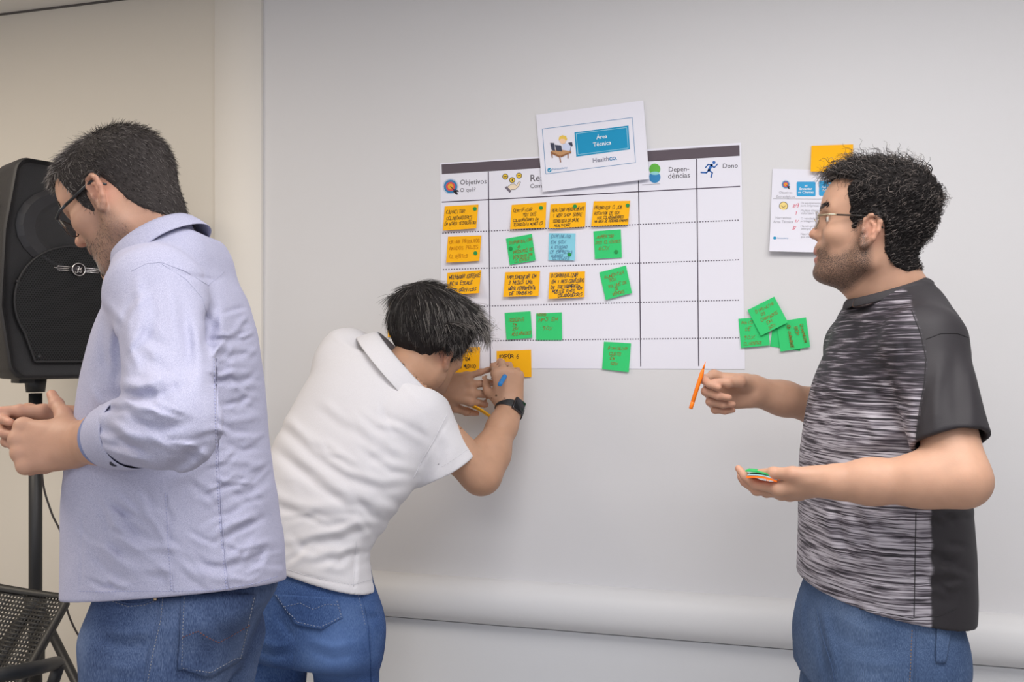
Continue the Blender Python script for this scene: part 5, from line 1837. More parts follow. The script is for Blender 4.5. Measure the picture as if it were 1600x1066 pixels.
    sa = (V2 - seam) @ hdir(TF)
    plain = np.clip(.5 - sa / .004, 0, 1) * np.clip((lat + .02) / .01, 0, 1)
    # set-in sleeve and shoulder yoke on the near side: bounded by the armhole seam
    xs, ys, ds = pixels_of(V2)
    seam_y = [430, 478, 520, 560, 600, 640, 680, 712, 725]
    seam_x = [1420, 1424, 1438, 1447, 1444, 1437, 1431, 1429, 1600]
    e = np.interp(ys, seam_y, seam_x)
    plain = np.maximum(plain, np.clip(.5 + (xs - e) / 3.5, 0, 1) * (ys < 724) * (lat > -.03))
    dsf = ev_pts([cap(shF, elF, .070, .066)], V2)
    plain = np.maximum(plain, (dsf < .004) & (lat < -.12))
    m = bpy.data.materials.new('heather_jersey'); m.use_nodes = True
    nt = m.node_tree; b = nt.nodes['Principled BSDF']
    b.inputs['Roughness'].default_value = .62; b.inputs['Specular IOR Level'].default_value = .3
    tc = nt.nodes.new('ShaderNodeTexCoord')
    mp = nt.nodes.new('ShaderNodeMapping'); mp.inputs['Scale'].default_value = (13, 13, 330); mp.inputs['Rotation'].default_value = (.0, math.radians(-4), 0)
    nt.links.new(tc.outputs['Object'], mp.inputs['Vector'])
    n1 = nt.nodes.new('ShaderNodeTexNoise'); n1.inputs['Scale'].default_value = 1; n1.inputs['Detail'].default_value = 3; n1.inputs['Roughness'].default_value = .55
    n1.inputs['Distortion'].default_value = .25
    nt.links.new(mp.outputs[0], n1.inputs['Vector'])
    # the knit is more open and pale towards the hem
    ga = nt.nodes.new('ShaderNodeAttribute'); ga.attribute_name = 'pale'
    ad = nt.nodes.new('ShaderNodeMath'); ad.operation = 'ADD'
    nt.links.new(n1.outputs['Fac'], ad.inputs[0]); nt.links.new(ga.outputs['Fac'], ad.inputs[1])
    r = nt.nodes.new('ShaderNodeValToRGB'); e = r.color_ramp.elements
    e[0].position = .40; e[0].color = (.022, .020, .026, 1); e[1].position = .66; e[1].color = (.50, .47, .52, 1)
    x = e.new(.50); x.color = (.10, .085, .105, 1)
    nt.links.new(ad.outputs[0], r.inputs['Fac'])
    pa = nt.nodes.new('ShaderNodeAttribute'); pa.attribute_name = 'plain'
    mx = nt.nodes.new('ShaderNodeMix'); mx.data_type = 'RGBA'
    nt.links.new(pa.outputs['Fac'], mx.inputs[0]); nt.links.new(r.outputs['Color'], mx.inputs[6]); mx.inputs[7].default_value = (.029, .026, .030, 1)
    nt.links.new(mx.outputs[2], b.inputs['Base Color'])
    n2 = nt.nodes.new('ShaderNodeTexNoise'); n2.inputs['Scale'].default_value = 700
    nt.links.new(tc.outputs['Object'], n2.inputs['Vector'])
    bp_ = nt.nodes.new('ShaderNodeBump'); bp_.inputs['Strength'].default_value = .2; bp_.inputs['Distance'].default_value = .0008
    nt.links.new(n2.outputs['Fac'], bp_.inputs['Height']); nt.links.new(bp_.outputs['Normal'], b.inputs['Normal'])
    pale = -.080 + .150 * bump01(1.40 - V2[:, 2], .0, .16)
    so = link_mesh('t_shirt', mesh_np('t_shirt', Vs, Qs, True, {'plain': plain, 'pale': pale}), m, root)
    rows_ = [[], [], [], []]
    for i in range(41):
        c, s_ = math.cos(6.28318 * i / 40), math.sin(6.28318 * i / 40)
        o_ = nax * c + nl * s_; p = nc + nax * na * c + nl * .068 * s_
        for r_, (du, do) in zip(rows_, ((.000, -.008), (.006, -.003), (.001, .007), (-.010, .013))): r_.append(p + nu * du + o_ * do)
    collar_mesh('neckband', rows_, material('rib_charcoal', (.028, .025, .029, 1), .8, bump=(600, .3)), so, .0022)

    sd_ = material('thread_charcoal', (.020, .018, .021, 1), .8)
    drape_line('sleeve_stitching', shirt, [(1436, 696), (1468, 688), (1506, 682), (1540, 678)], .95, .0006, sd_, so)
    drape_line('armhole_seam', shirt, [(1424, 484), (1438, 520), (1447, 560), (1444, 600), (1437, 640), (1431, 690)], .95, .0007, sd_, so)
    drape_line('shoulder_seam', shirt, [(1447, 530), (1470, 521), (1496, 521), (1514, 528)], .95, .0007, sd_, so)
    drape_line('side_panel_seam', shirt, [(1431, 800), (1430, 860), (1429, 920), (1428, 965)], .95, .0007, sd_, so)
    drape_line('hem_stitching', shirt, [(1262, 918), (1300, 938), (1345, 952), (1425, 966), (1470, 962), (1496, 950)], .95, .0006, sd_, so)

    # jeans
    jr = [(1268, 880, 1478, 880, 1.54, .150), (1264, 915, 1480, 915, 1.54, .156), (1253, 955, 1484, 955, 1.54, .162), (1244, 1000, 1483, 1000, 1.54, .176), (1246, 1060, 1474, 1060, 1.54, .180)]
    hips = loft_edges(jr, hdir(TF), n=2.2, k=.03)
    jl = [cap(hipN + [0, 0, -.03], kneeN, .104, .080, .03), cap(kneeN, ankN + [0, 0, .02], .080, .068, .03), cap(hipF + [0, 0, -.03], kneeF, .104, .080, .012), cap(kneeF, ankF + [0, 0, .02], .080, .068, .03)]
    fj = folds([(5, 8, [(1277, 935), (1290, 985), (1306, 1040), (1310, 1070)]), (-5, 7, [(1268, 940), (1280, 990), (1292, 1060)]),
                (3, 8, [(1300, 960), (1350, 985), (1400, 985)]), (-3, 7, [(1300, 985), (1340, 1010), (1400, 1015)]), (3, 7, [(1320, 1030), (1370, 1040), (1420, 1035)]), (-4, 7, [(1440, 990), (1460, 1030), (1470, 1066)])], 1.52, 1)
    jn = [hips] + jl + [fj, ripple(8, .0012, (18, 32))]
    lo, hi = bounds([hips] + jl, .012)
    V, Q = nets(jn, lo, hi, .0050)
    V, Q = cut(V, Q, lambda c: c[:, 2] > .05)
    mj = jeans_material('denim_mid', srgb(74, 94, 128), srgb(106, 126, 158), srgb(52, 70, 102))
    sz = .12 * np.clip(1 - np.abs((V - PX(1330, 1010, 1.42)) @ RGT) / .06, 0, 1) * .6
    jo = link_mesh('jeans', mesh_np('jeans', V, Q, True, {'worn': sz}), mj, root)
    st = material('stitch_ochre', srgb(150, 120, 88), .8)
    drape_line('side_seam', jn, [(1432, 985), (1430, 1030), (1428, 1075)], 1.0, .0012, mj, jo)
    drape_line('stitching', jn, [(1425, 985), (1423, 1030), (1421, 1075)], 1.0, .0006, st, jo, 5)
    drape_line('fly_seam', jn, [(1276, 950), (1284, 990), (1300, 1040), (1306, 1075)], 1.0, .0012, mj, jo)
    drape_patch('back_pocket', jn, [(1462, 975), (1486, 972), (1476, 1036), (1461, 1036)], 1.1, .003, mj, jo)
    ms = material('shoe_leather', (.03, .028, .028, 1), .5)
    shoe('shoe', ankN - hdir(TF) * .05, TF, ms, root)
    shoe('shoe', ankF - hdir(TF) * .05, TF, ms, root)
    return dict(root=root, fr=fr, hN=hN, hF=hF, tipsN=tipsN, tipsF=tipsF)


RIGHT = build_right_man()
# ------------------------------------------------------------------ man on the left: pale blue shirt, looking down, hands together
def cloth_material(name, base, thread, scale=(1400, 1400, 1400), rough=.8, amount=.5, wear=.05, sheen=.0):
    m = bpy.data.materials.new(name); m.use_nodes = True
    nt = m.node_tree; b = nt.nodes['Principled BSDF']
    b.inputs['Roughness'].default_value = rough; b.inputs['Specular IOR Level'].default_value = .25
    if sheen: b.inputs['Sheen Weight'].default_value = sheen
    tc = nt.nodes.new('ShaderNodeTexCoord')
    mp = nt.nodes.new('ShaderNodeMapping'); mp.inputs['Scale'].default_value = scale
    nt.links.new(tc.outputs['Object'], mp.inputs['Vector'])
    n = nt.nodes.new('ShaderNodeTexNoise'); n.inputs['Scale'].default_value = 1; n.inputs['Detail'].default_value = 2
    nt.links.new(mp.outputs[0], n.inputs['Vector'])
    mr = nt.nodes.new('ShaderNodeMapRange'); mr.inputs[1].default_value = .3; mr.inputs[2].default_value = .7
    nt.links.new(n.outputs['Fac'], mr.inputs[0])
    mx = nt.nodes.new('ShaderNodeMix'); mx.data_type = 'RGBA'
    nt.links.new(mr.outputs[0], mx.inputs[0]); mx.inputs[6].default_value = base; mx.inputs[7].default_value = thread
    nt.links.new(mx.outputs[2], b.inputs['Base Color'])
    n2 = nt.nodes.new('ShaderNodeTexNoise'); n2.inputs['Scale'].default_value = 55; n2.inputs['Detail'].default_value = 4
    nt.links.new(tc.outputs['Object'], n2.inputs['Vector'])
    bp = nt.nodes.new('ShaderNodeBump'); bp.inputs['Strength'].default_value = amount; bp.inputs['Distance'].default_value = .0015
    nt.links.new(n2.outputs['Fac'], bp.inputs['Height']); nt.links.new(bp.outputs['Normal'], b.inputs['Normal'])
    return m


def build_left_man():
    rng = np.random.RandomState(11)
    R, U, T = RGT, UPV, -FWD
    HA, pitch, roll = 190.0, math.radians(37), math.radians(8)
    h = hdir(HA); left0 = np.cross(U, h)
    f = h * math.cos(pitch) - U * math.sin(pitch)
    up = h * math.sin(pitch) + U * math.cos(pitch)
    up = up * math.cos(roll) - left0 * math.sin(roll)
    fr0 = Frame((0, 0, 0), f, up)
    ear = PX(155, 301, 1.345)
    fr = Frame(ear - fr0.M @ np.array([-.006, .078, .004]), f, up)
    HN = head_nodes(fr, dict(nose=.001, mouth=.0, chin=.0))
    TF = 194.0
    tf = hdir(TF); tl = np.cross(U, tf)
    neck0 = PX(252, 400, 1.43)
    neck = [cap(fr.p(-.030, 0, -.030), neck0, .056, .066, .03), cap(fr.p(.005, 0, -.055), neck0 + tf * .04, .040, .05, .03)]
    shN, shF = PX(246, 462, 1.285), PX(270, 455, 1.63)
    elN, wrN = PX(270, 662, 1.125), PX(122, 694, 1.285)
    elF, wrF = PX(262, 662, 1.60), PX(134, 668, 1.43)
    hN = Frame(wrN, -R * 1.0 - U * .02 + FWD * .10, T * .93 + U * .25 - R * .15)
    fN, tN = hand_nodes(hN, -1, [(6, 58, 88, 40), (2, 62, 90, 40), (-2, 66, 90, 40), (-6, 66, 88, 40)], [(.60, .66, -.42), (.70, .58, -.38), (.62, .66, -.34)], 1.0)
    hF = Frame(wrF, -R * 1.0 + U * .02 - FWD * .16, -T * .90 + U * .20)
    fF, tF = hand_nodes(hF, 1, [(5, 48, 66, 30), (1, 54, 70, 30), (-3, 58, 72, 32), (-7, 60, 72, 34)], [(.80, .34, -.46), (.95, .10, -.25), (.95, .05, -.2)], .96)
    armN, armF = arm_nodes(elN, wrN, hN, .036, .0275), arm_nodes(elF, wrF, hF, .044, .029)
    upN, upF = [cap(shN, elN, .048, .042, .02)], [cap(shF, elF, .050, .042, .02)]
    pel = PX(290, 930, 1.46)
    hf = hdir(188); hl = np.cross(U, hf)
    hipN, hipF = pel + hl * .09 + [0, 0, -.05], pel - hl * .09 + [0, 0, -.05]
    kneeN, kneeF = hipN + hf * .045 + [0, 0, -.41], hipF + hf * .07 + [0, 0, -.41]
    ankN, ankF = np.array([kneeN[0] + .03, kneeN[1], .085]), np.array([kneeF[0] + .02, kneeF[1], .085])
    core = [cap(neck0 + [0, 0, -.09], PX(275, 640, 1.46), .08, .10, .05), cap(PX(275, 640, 1.46), pel, .10, .10, .05), cap(neck0 + [0, 0, -.09], shN, .045, .045, .04), cap(neck0 + [0, 0, -.09], shF, .045, .045, .04)]
    legs = leg_nodes(hipN, kneeN, ankN, (.075, .054, .040)) + leg_nodes(hipF, kneeF, ankF, (.075, .054, .040))
    feet = [cap(a, a + hf * .14 + [0, 0, -.05], .036, .028, .03) for a in (ankN, ankF)]
    body = HN + neck + core + legs + feet + upN + upF + armN + fN + armF + fF
    nax = (neck0 - fr.p(-.030, 0, -.03)); nax /= np.linalg.norm(nax)
    inhead = lambda c: ((c - neck0) @ nax < .012) & (np.linalg.norm(c - fr.p(0, 0, .02), axis=1) < .22)
    inN = past(elN + (wrN - elN) * .45, wrN, .36, .13)
    inF_ = past(elF + (wrF - elF) * .40, wrF, .36, .13)
    midp = (wrN + wrF) / 2
    inF = lambda c: inF_(c)
    V, Q = assemble(body, [(HN + neck, .0018, inhead), (upN + armN + fN, .0019, inN), (upF + armF + fF, .0021, inF)])
    beard = [(.030, -.020), (.045, -.030), (.062, -.030), (.070, -.016), (.100, -.018), (.105, -.090), (.06, -.11), (.02, -.095), (-.012, -.066), (-.006, -.02), (.010, .016), (.020, -.005)]
    at = face_attrs(fr, V, beard, .50)
    for k in at: at[k] = at[k] * inhead(V)
    at['white'][:] = 0; at['iris'][:] = 0      # lids lowered
    at['nail'] = np.zeros(len(V))
    for tips in (tN, tF):
        for W in tips:
            for j, s in ((1, .5), (2, .45), (3, .6)):
                at['red'] = np.maximum(at['red'], np.clip(1.5 - np.linalg.norm(V - W[j], axis=1) / .013, 0, 1) * s)
    root = empty('person', (pel[0], pel[1], 0))
    tag(root, 'man in pale blue long-sleeved shirt and black-framed glasses looking down at his hands', 'person', 'people at the wall chart')
    skin = skin_material('skin_tan', (0.50, 0.285, 0.20), (0.10, 0.075, 0.065))
    link_mesh('body', mesh_np('body', V, Q, True, at), skin, root)
    # hair
    poly = [(.070, .098), (.046, .090), (.042, .070), (.040, .045), (.036, .012), (.026, -.010), (.018, -.004), (.016, .022), (.002, .036), (-.020, .030), (-.027, .0), (-.030, -.022), (-.038, -.044), (-.052, -.064), (-.070, -.082), (-.092, -.100), (-.18, -.12), (-.18, .2), (.11, .2), (.086, .112)]
    thick = lambda x, y, z: (.0014 + .0065 * bump01(z, .0, .10) + .004 * bump01(-x, .03, .10) * bump01(z, -.08, .0)).astype(np.float32)
    cn = hair_cap_nodes(fr, HN + neck[:1], poly, thick, .006)
    lo, hi = bounds(HN + neck[:1], .03)
    Vh, Qh = nets(cn, lo, hi, .0026)
    mh = hair_material('hair_dark_grey', (0.034, 0.028, 0.027), (0.44, 0.40, 0.38), .50)  # pale strands are grey hairs, lightened further to stand in for glints
    cap_o = link_mesh('hair', mesh_np('hair', Vh, Qh, True), material('hair_cap_dark', (.042, .036, .035, 1), .85, 0, .15, bump=(260, .5)), root)
    keep = lambda P: poly_sdf(poly, fr.loc(P)[:, 0].astype(np.float32), fr.loc(P)[:, 2].astype(np.float32)) < -.001
    roots, nn = sample_surface(Vh, Qh, 15000, rng, keep)

    def flow(P, N):
        q = fr.loc(P)
        top = bump01(q[:, 2], .06, .12)[:, None] * bump01(q[:, 0], -.08, .02)[:, None]
        g = (-fr.M[:, 2] - .4 * fr.M[:, 0])[None] * (1 - top) + (fr.M[:, 0] * .9 + fr.M[:, 1] * .3)[None] * top
        g = g - N * (g * N).sum(1)[:, None]
        return g / (np.linalg.norm(g, axis=1)[:, None] + 1e-6)
    q = fr.loc(roots)
    ln = .009 + .008 * bump01(q[:, 2], .0, .11)
    shade = np.clip(rng.rand(len(roots)) * .75 + .30 * bump01(q[:, 0], -.02, .06) * rng.rand(len(roots)), 0, 1)
    strands_mesh('hair_strands', roots - nn * .002, nn, flow, 3, ln,   .00050, .55, None, rng, mh, cap_o, .05, hug=.0, wig=.25, attr=shade)
    eyebrows(fr, HN, rng, mh, root)
    frame_blk = material('frame_black', (.018, .022, .028, 1), .35, 0, .5)
    glasses(fr, root, frame_blk, frame_blk, .024, True, .025, .0165, .0010, .0026)
    # bracelet-like watch strap line is not built; stubble on the chin is pale
    gs, gn = sample_surface(V, Q[(inhead(V[Q].mean(1)))], 60000, rng, lambda P: poly_sdf(beard, fr.loc(P)[:, 0].astype(np.float32), fr.loc(P)[:, 2].astype(np.float32)) < -.002)
    m = rng.rand(len(gs)) < .5
    gs, gn = gs[m], gn[m]
    fd = lambda P, N: (lambda g: g / (np.linalg.norm(g, axis=1)[:, None] + 1e-6))((-fr.M[:, 2])[None] - N * ((-fr.M[:, 2])[None] * N).sum(1)[:, None])
    gq = fr.loc(gs)
    sel = rng.rand(len(gs)) < np.clip((gq[:, 0] - .0) / .06, .12, 1)
    gs, gn, gq = gs[sel][:4200], gn[sel][:4200], gq[sel][:4200]
    shade = np.clip(rng.rand(len(gs)) * .55 + .65 * bump01(gq[:, 0], .055, .085) * bump01(-gq[:, 2], .03, .06), 0, 1)
    mbd = hair_material('beard_grey', (0.10, 0.08, 0.07), (0.55, 0.50, 0.46), .45)
    o = strands_mesh('beard', gs, gn, fd, 2, np.full(len(gs), .0036), .00017, .4, None, rng, mbd, root, attr=shade); o['kind'] = 'stuff'

    # shirt
    rows = [(218, 388, 328, 388, 1.45, .075), (206, 420, 356, 420, 1.45, .135), (194, 452, 377, 452, 1.45, .168), (176, 500, 394, 500, 1.45, .182), (156, 560, 404, 560, 1.45, .186), (140, 640, 410, 640, 1.45, .185),
            (127, 720, 416, 720, 1.45, .182), (123, 800, 428, 800, 1.45, .182), (121, 870, 439, 870, 1.45, .186), (119, 920, 441, 920, 1.45, .188), (119, 970, 440, 970, 1.45, .188)]
    tor = loft_edges(rows, tf, n=2.25, k=.02)
    cuff = elN + (wrN - elN) * .56
    cuffF = elF + (wrF - elF) * .55
    sN = group([cap(shN, elN, .068, .058, .0), fcone(elN, cuff + (wrN - elN) * .035, .058, .048, .03)], .035)
    sF = group([cap(shF, elF, .066, .056, .0), fcone(elF, cuffF, .056, .047, .03)], .03)
    yN = cap(neck0 + tl * .05 + [0, 0, -.034], shN + [0, 0, .010], .055, .060, .04)
    yF = cap(neck0 - tl * .05 + [0, 0, -.034], shF + [0, 0, .010], .055, .060, .04)
    nN = (wrN - elN) / np.linalg.norm(wrN - elN); nF = (wrF - elF) / np.linalg.norm(wrF - elF)
    hol = cap(cuff - nN * .03, cuff + nN * .05, .040, .040, .003, 's')
    holF = cap(cuffF - nF * .03, cuffF + nF * .05, .040, .039, .003, 's')
    hem = plane3(PX(275, 932, 1.275), PX(121, 931, 1.47), PX(437, 907, 1.50))
    cbk = PX(292, 340, 1.43); cft = PX(178, 402, 1.40)
    top_c = (cbk + cft) / 2; ax_f = cft - cbk; Lf = np.linalg.norm(ax_f) / 2; ax_f /= 2 * Lf
    lat = tl - ax_f * (tl @ ax_f); lat /= np.linalg.norm(lat)
    nup = np.cross(ax_f, lat); nup = nup if nup[2] > 0 else -nup
    hole = ering(top_c - nup * .02, ax_f, lat, nup, Lf * .94, .062, .12, .012)
    fl = folds([
        # armhole and sleeve
        (-9, 8, [(322, 485), (327, 510), (322, 545)]), (7, 9, [(340, 480), (346, 520), (338, 560), (328, 580)]), (-4, 7, [(336, 470), (338, 520)]),
        (6, 12, [(300, 500), (312, 560), (312, 620)]), (-4, 9, [(285, 470), (296, 530), (292, 600)]),
        (-5, 9, [(190, 500), (186, 560), (182, 610)]), (5, 10, [(205, 500), (204, 560), (205, 600)]),
        (-7, 9, [(186, 612), (215, 622), (255, 618), (290, 600)]), (6, 9, [(184, 598), (215, 604), (262, 590)]), (5, 9, [(200, 640), (240, 650), (290, 640)]),
        (-6, 8, [(185, 636), (215, 660), (255, 672), (300, 660)]), (-6, 7, [(160, 668), (195, 690), (240, 712)]), (6, 8, [(165, 655), (200, 678), (250, 694)]), (5, 7, [(150, 690), (190, 712), (235, 722)]), (-5, 6, [(146, 704), (185, 726), (225, 733)]),
        (4, 8, [(215, 430), (218, 480), (212, 540)]), (-3, 8, [(232, 440), (240, 500), (240, 550)]), (4, 9, [(262, 430), (270, 480), (276, 540)]),
        # back
        (-3.5, 5, [(330, 536), (365, 528), (385, 520)]), (3, 6, [(332, 546), (372, 540)]), (-3.5, 5, [(330, 560), (362, 556), (392, 552)]), (3, 6, [(330, 590), (370, 582), (398, 584)]), (-3, 5, [(332, 600), (372, 598)]),
        (-3, 5, [(340, 640), (375, 632), (402, 640)]), (3, 6, [(350, 660), (385, 655), (408, 650)]), (-3, 5, [(345, 690), (380, 705), (410, 700)]), (3, 6, [(350, 720), (385, 722), (412, 730)]),
        (4, 9, [(345, 470), (362, 560), (368, 640)]), (-2.5, 3.2, [(250, 416), (290, 430), (337, 438), (352, 432)]),
        # flank below the arm
        (5, 12, [(260, 755), (300, 735), (335, 700)]), (-5, 10, [(255, 735), (290, 720), (322, 685)]), (-4, 8, [(180, 790), (210, 830), (245, 850)]), (4, 8, [(165, 800), (195, 845), (235, 868)]), (4, 8, [(150, 840), (180, 875), (215, 895)]), (-3, 7, [(140, 862), (170, 895), (205, 912)]),
        (4, 7, [(330, 840), (370, 815), (412, 795)]), (-4, 6, [(330, 852), (372, 828), (415, 808)]), (4, 7, [(350, 880), (390, 860), (428, 848)]), (-3, 6, [(352, 892), (395, 873), (432, 860)]), (3, 7, [(290, 890), (340, 905), (390, 902)]), (-3, 6, [(285, 870), (335, 885), (380, 880)]),
        (3, 8, [(370, 740), (400, 760), (420, 790)]), (-3, 7, [(350, 760), (385, 785), (412, 815)]), (3, 7, [(140, 600), (160, 640), (150, 680)]), (-3, 8, [(165, 480), (160, 540), (168, 590)]),
        # seams
        (-1.6, 2.0, [(340, 600), (340, 700), (344, 800), (352, 930)]), (1.2, 2.5, [(346, 600), (346, 700), (350, 800), (358, 930)]), (-1.6, 2.0, [(262, 760), (266, 840), (272, 935)]), (-1.5, 2.2, [(130, 780), (128, 850), (126, 935)]),
    ] + random_folds(61, (335, 480, 405, 760), 34, -12, 16, 48, 2.0, 4.2) + random_folds(62, (140, 760, 330, 915), 30, 38, 18, 55, 1.9, 5) + random_folds(63, (330, 760, 430, 900), 18, -25, 18, 55, 1.9, 5) + random_folds(64, (180, 480, 310, 640), 16, 80, 25, 60, 2.2, 7) + random_folds(65, (170, 620, 300, 730), 16, 25, 18, 60, 2.4, 5), 1.50, 1)
    ck = PX(300, 404, 1.45)
    yB = cap(ck - tl * .06, ck + tl * .06, .044, .044, .04)
    shirt = [tor, yN, yF, yB, sN, sF, fl, ripple(21, .0012, (20, 36, 60)), hol, holF, hole, hem]
    lo, hi = bounds([tor, yN, yF, sN, sF], .014)
    Vs, Qs = nets(shirt, lo, hi, .0033)
    msh = cloth_material('chambray_pale_blue', srgb(158, 159, 187), srgb(192, 192, 213), (900, 900, 900), .8, .35)
    mcf = cloth_material('chambray_inside', srgb(112, 122, 162), srgb(136, 146, 186), (900, 900, 900), .8, .2)
    so = link_mesh('shirt', mesh_np('shirt', Vs, Qs, True), msh, root)
    # turned-up cuff: outer band and the darker inner face standing proud of it
    def ring(c, ax, r, n, ry=None, ph=0):
        a = np.cross(ax, U); a /= np.linalg.norm(a); b = np.cross(ax, a)
        return [c + r * math.cos(2 * math.pi * i / n + ph) * a + (ry or r) * math.sin(2 * math.pi * i / n + ph) * b for i in range(n + 1)]
    o = collar_mesh('cuff', [ring(cuff - nN * .058, nN, .0530, 28), ring(cuff - nN * .030, nN, .0530, 28), ring(cuff - nN * .004, nN, .0490, 28), ring(cuff + nN * .012, nN, .0475, 28)], msh, so, .0024)
    o = collar_mesh('cuff_lining', [ring(cuff + nN * .011, nN, .0462, 28), ring(cuff + nN * .022, nN, .0440, 28), ring(cuff + nN * .030, nN, .0425, 28)], mcf, so, .002)
    o['label'] = 'darker blue lining showing inside the turned cuff'
    mb = MB(); bc = cuff - nN * .03 + T * .038 - U * .036; mb.tube([bc, bc + T * .003 - U * .003], .0055, 14); mb.build('button', material('button_navy', (.02, .025, .05, 1), .4), so, True)
    # collar
    ca = neck0 - fr.p(-.03, 0, -.03); ca = ca / np.linalg.norm(ca)
    top, mid, bot, edge = [], [], [], []
    for i in range(33):
        a = math.radians(-158 + 316 * i / 32)          # 0 at the back
        c, s = -math.cos(a), math.sin(a)
        fr_w = bump01(abs(a), 1.2, 2.75)
        p = top_c + ax_f * Lf * c + lat * .068 * s
        out = ax_f * c + lat * s
        drop = .036 + .026 * fr_w
        top.append(p - out * .001 - nup * .004); mid.append(p + out * .006 + nup * .002)
        bot.append(p + out * (.017) - nup * drop * .5); edge.append(p + out * (.025) - nup * drop + ax_f * .012 * fr_w)
    o = collar_mesh('collar', [[p - nup * .030 for p in top], top, mid, bot, edge], msh, so, .0022)
    # jeans
    jr = [(178, 895, 424, 895, 1.45, .160), (163, 935, 424, 935, 1.45, .172), (151, 968, 408, 968, 1.45, .176), (150, 1010, 392, 1010, 1.45, .172), (150, 1062, 376, 1062, 1.45, .165)]
    hips = loft_edges(jr, hf, n=2.4, k=.03)
    jl = [cap(hipN + [0, 0, -.05], kneeN, .100, .080, .03), cap(kneeN, ankN + [0, 0, .02], .080, .068, .03), cap(hipF + [0, 0, -.05], kneeF, .100, .080, .012), cap(kneeF, ankF + [0, 0, .02], .080, .068, .03)]
    fj = folds([(-1.8, 2.2, [(250, 930), (246, 970), (232, 1020), (224, 1068)]), (1.5, 3, [(255, 930), (251, 970), (237, 1020), (229, 1068)]),
                (2.6, 2.4, [(284, 928), (279, 1000), (277, 1048), (326, 1056), (372, 1030), (392, 985), (400, 945)]), (-2, 2.4, [(180, 934), (215, 944), (244, 938)]),
                (4, 8, [(160, 985), (200, 990), (240, 985)]), (-4, 8, [(155, 1000), (195, 1010), (235, 1006)]), (3, 8, [(165, 1040), (200, 1046), (225, 1040)]), (3, 7, [(300, 960), (330, 1000), (345, 1040)]), (-3, 7, [(320, 950), (350, 990), (365, 1030)])], 1.46, 1)
    jn = [hips] + jl + [fj, ripple(9, .0012, (18, 32))]
    lo, hi = bounds([hips] + jl, .012)
    Vj, Qj = nets(jn, lo, hi, .0042)
    Vj, Qj = cut(Vj, Qj, lambda c: c[:, 2] > .05)
    mj = jeans_material('denim_grey_blue', srgb(74, 92, 128), srgb(108, 124, 156), srgb(44, 58, 92))
    x, y, d = pixels_of(Vj)
    worn = .35 * np.exp(-((x - 330) / 40) ** 2 - ((y - 965) / 40) ** 2) * (d < 1.46)
    jo = link_mesh('jeans', mesh_np('jeans', Vj, Qj, True, {'worn': worn}), mj, root)
    st = material('stitch_pale', srgb(150, 152, 160), .8); st2 = material('stitch_rust', srgb(120, 78, 74), .8)
    pk = [(284, 922), (398, 930), (376, 1030), (277, 1046), (328, 1058)]
    pp_ = drape_patch('back_pocket', jn, pk, .95, .0025, mj, jo, 14)
    inset = [(288, 926), (281, 1043), (328, 1053), (373, 1027), (394, 934)]
    drape_line('stitching', jn, inset, .95, .0006, st, pp_, 5, off=.0042)
    drape_line('arc_stitching', jn, [(281, 996), (310, 984), (338, 1004), (362, 990), (390, 974)], .95, .0007, st2, pp_, 5, off=.0042)
    drape_line('side_seam', jn, [(250, 930), (246, 970), (234, 1020), (224, 1075)], .95, .0013, mj, jo)
    drape_line('stitching', jn, [(255, 930), (251, 970), (239, 1020), (229, 1075)], .95, .0006, st, jo, 5)
    drape_line('pocket_edge', jn, [(176, 936), (200, 944), (225, 942), (247, 934)], .95, .0012, mj, jo)
    drape_line('stitching', jn, [(176, 940), (200, 948), (225, 946), (245, 938)], .95, .0006, st, jo, 5)
    rv = drape_pts(jn, [(243, 937)], .95, .001)[0]
    mb = MB(); mb.tube([rv, rv + T * .002], [.0035, .0028], 12); mb.build('rivet', material('rivet_brass', (.55, .42, .28, 1), .35, 1), jo, True)
    sm = material('seam_thread', srgb(172, 176, 212), .8)
    drape_line('side_seam', shirt, [(338, 560), (340, 640), (342, 720), (346, 800), (352, 870), (358, 922)], .95, .0009, msh, so)
    drape_line('seam_stitching', shirt, [(334, 560), (336, 640), (338, 720), (342, 800), (348, 870), (354, 922)], .95, .0006, sm, so, 5)
    drape_line('dart_seam', shirt, [(262, 770), (266, 840), (272, 926)], .95, .0008, msh, so)
    drape_line('seam_stitching', shirt, [(258, 770), (262, 840), (268, 926)], .95, .0005, sm, so, 5)
    drape_line('yoke_seam', shirt, [(205, 424), (228, 412), (252, 410), (290, 424), (325, 446), (352, 424)], .95, .0005, msh, so, off=.0001)
    drape_line('hem_stitching', shirt, [(124, 924), (160, 925), (220, 924), (280, 924), (340, 922), (400, 912), (436, 900)], .95, .0005, sm, so, 5)
    drape_line('armhole_seam', shirt, [(252, 412), (290, 436), (316, 466), (326, 500), (322, 540)], .95, .0005, msh, so, off=.0001)
    ms = material('shoe_brown', (.05, .03, .02, 1), .5)
    shoe('shoe', ankN - hf * .05, 188, ms, root); shoe('shoe', ankF - hf * .05, 188, ms, root)
    return root


LEFT = build_left_man()
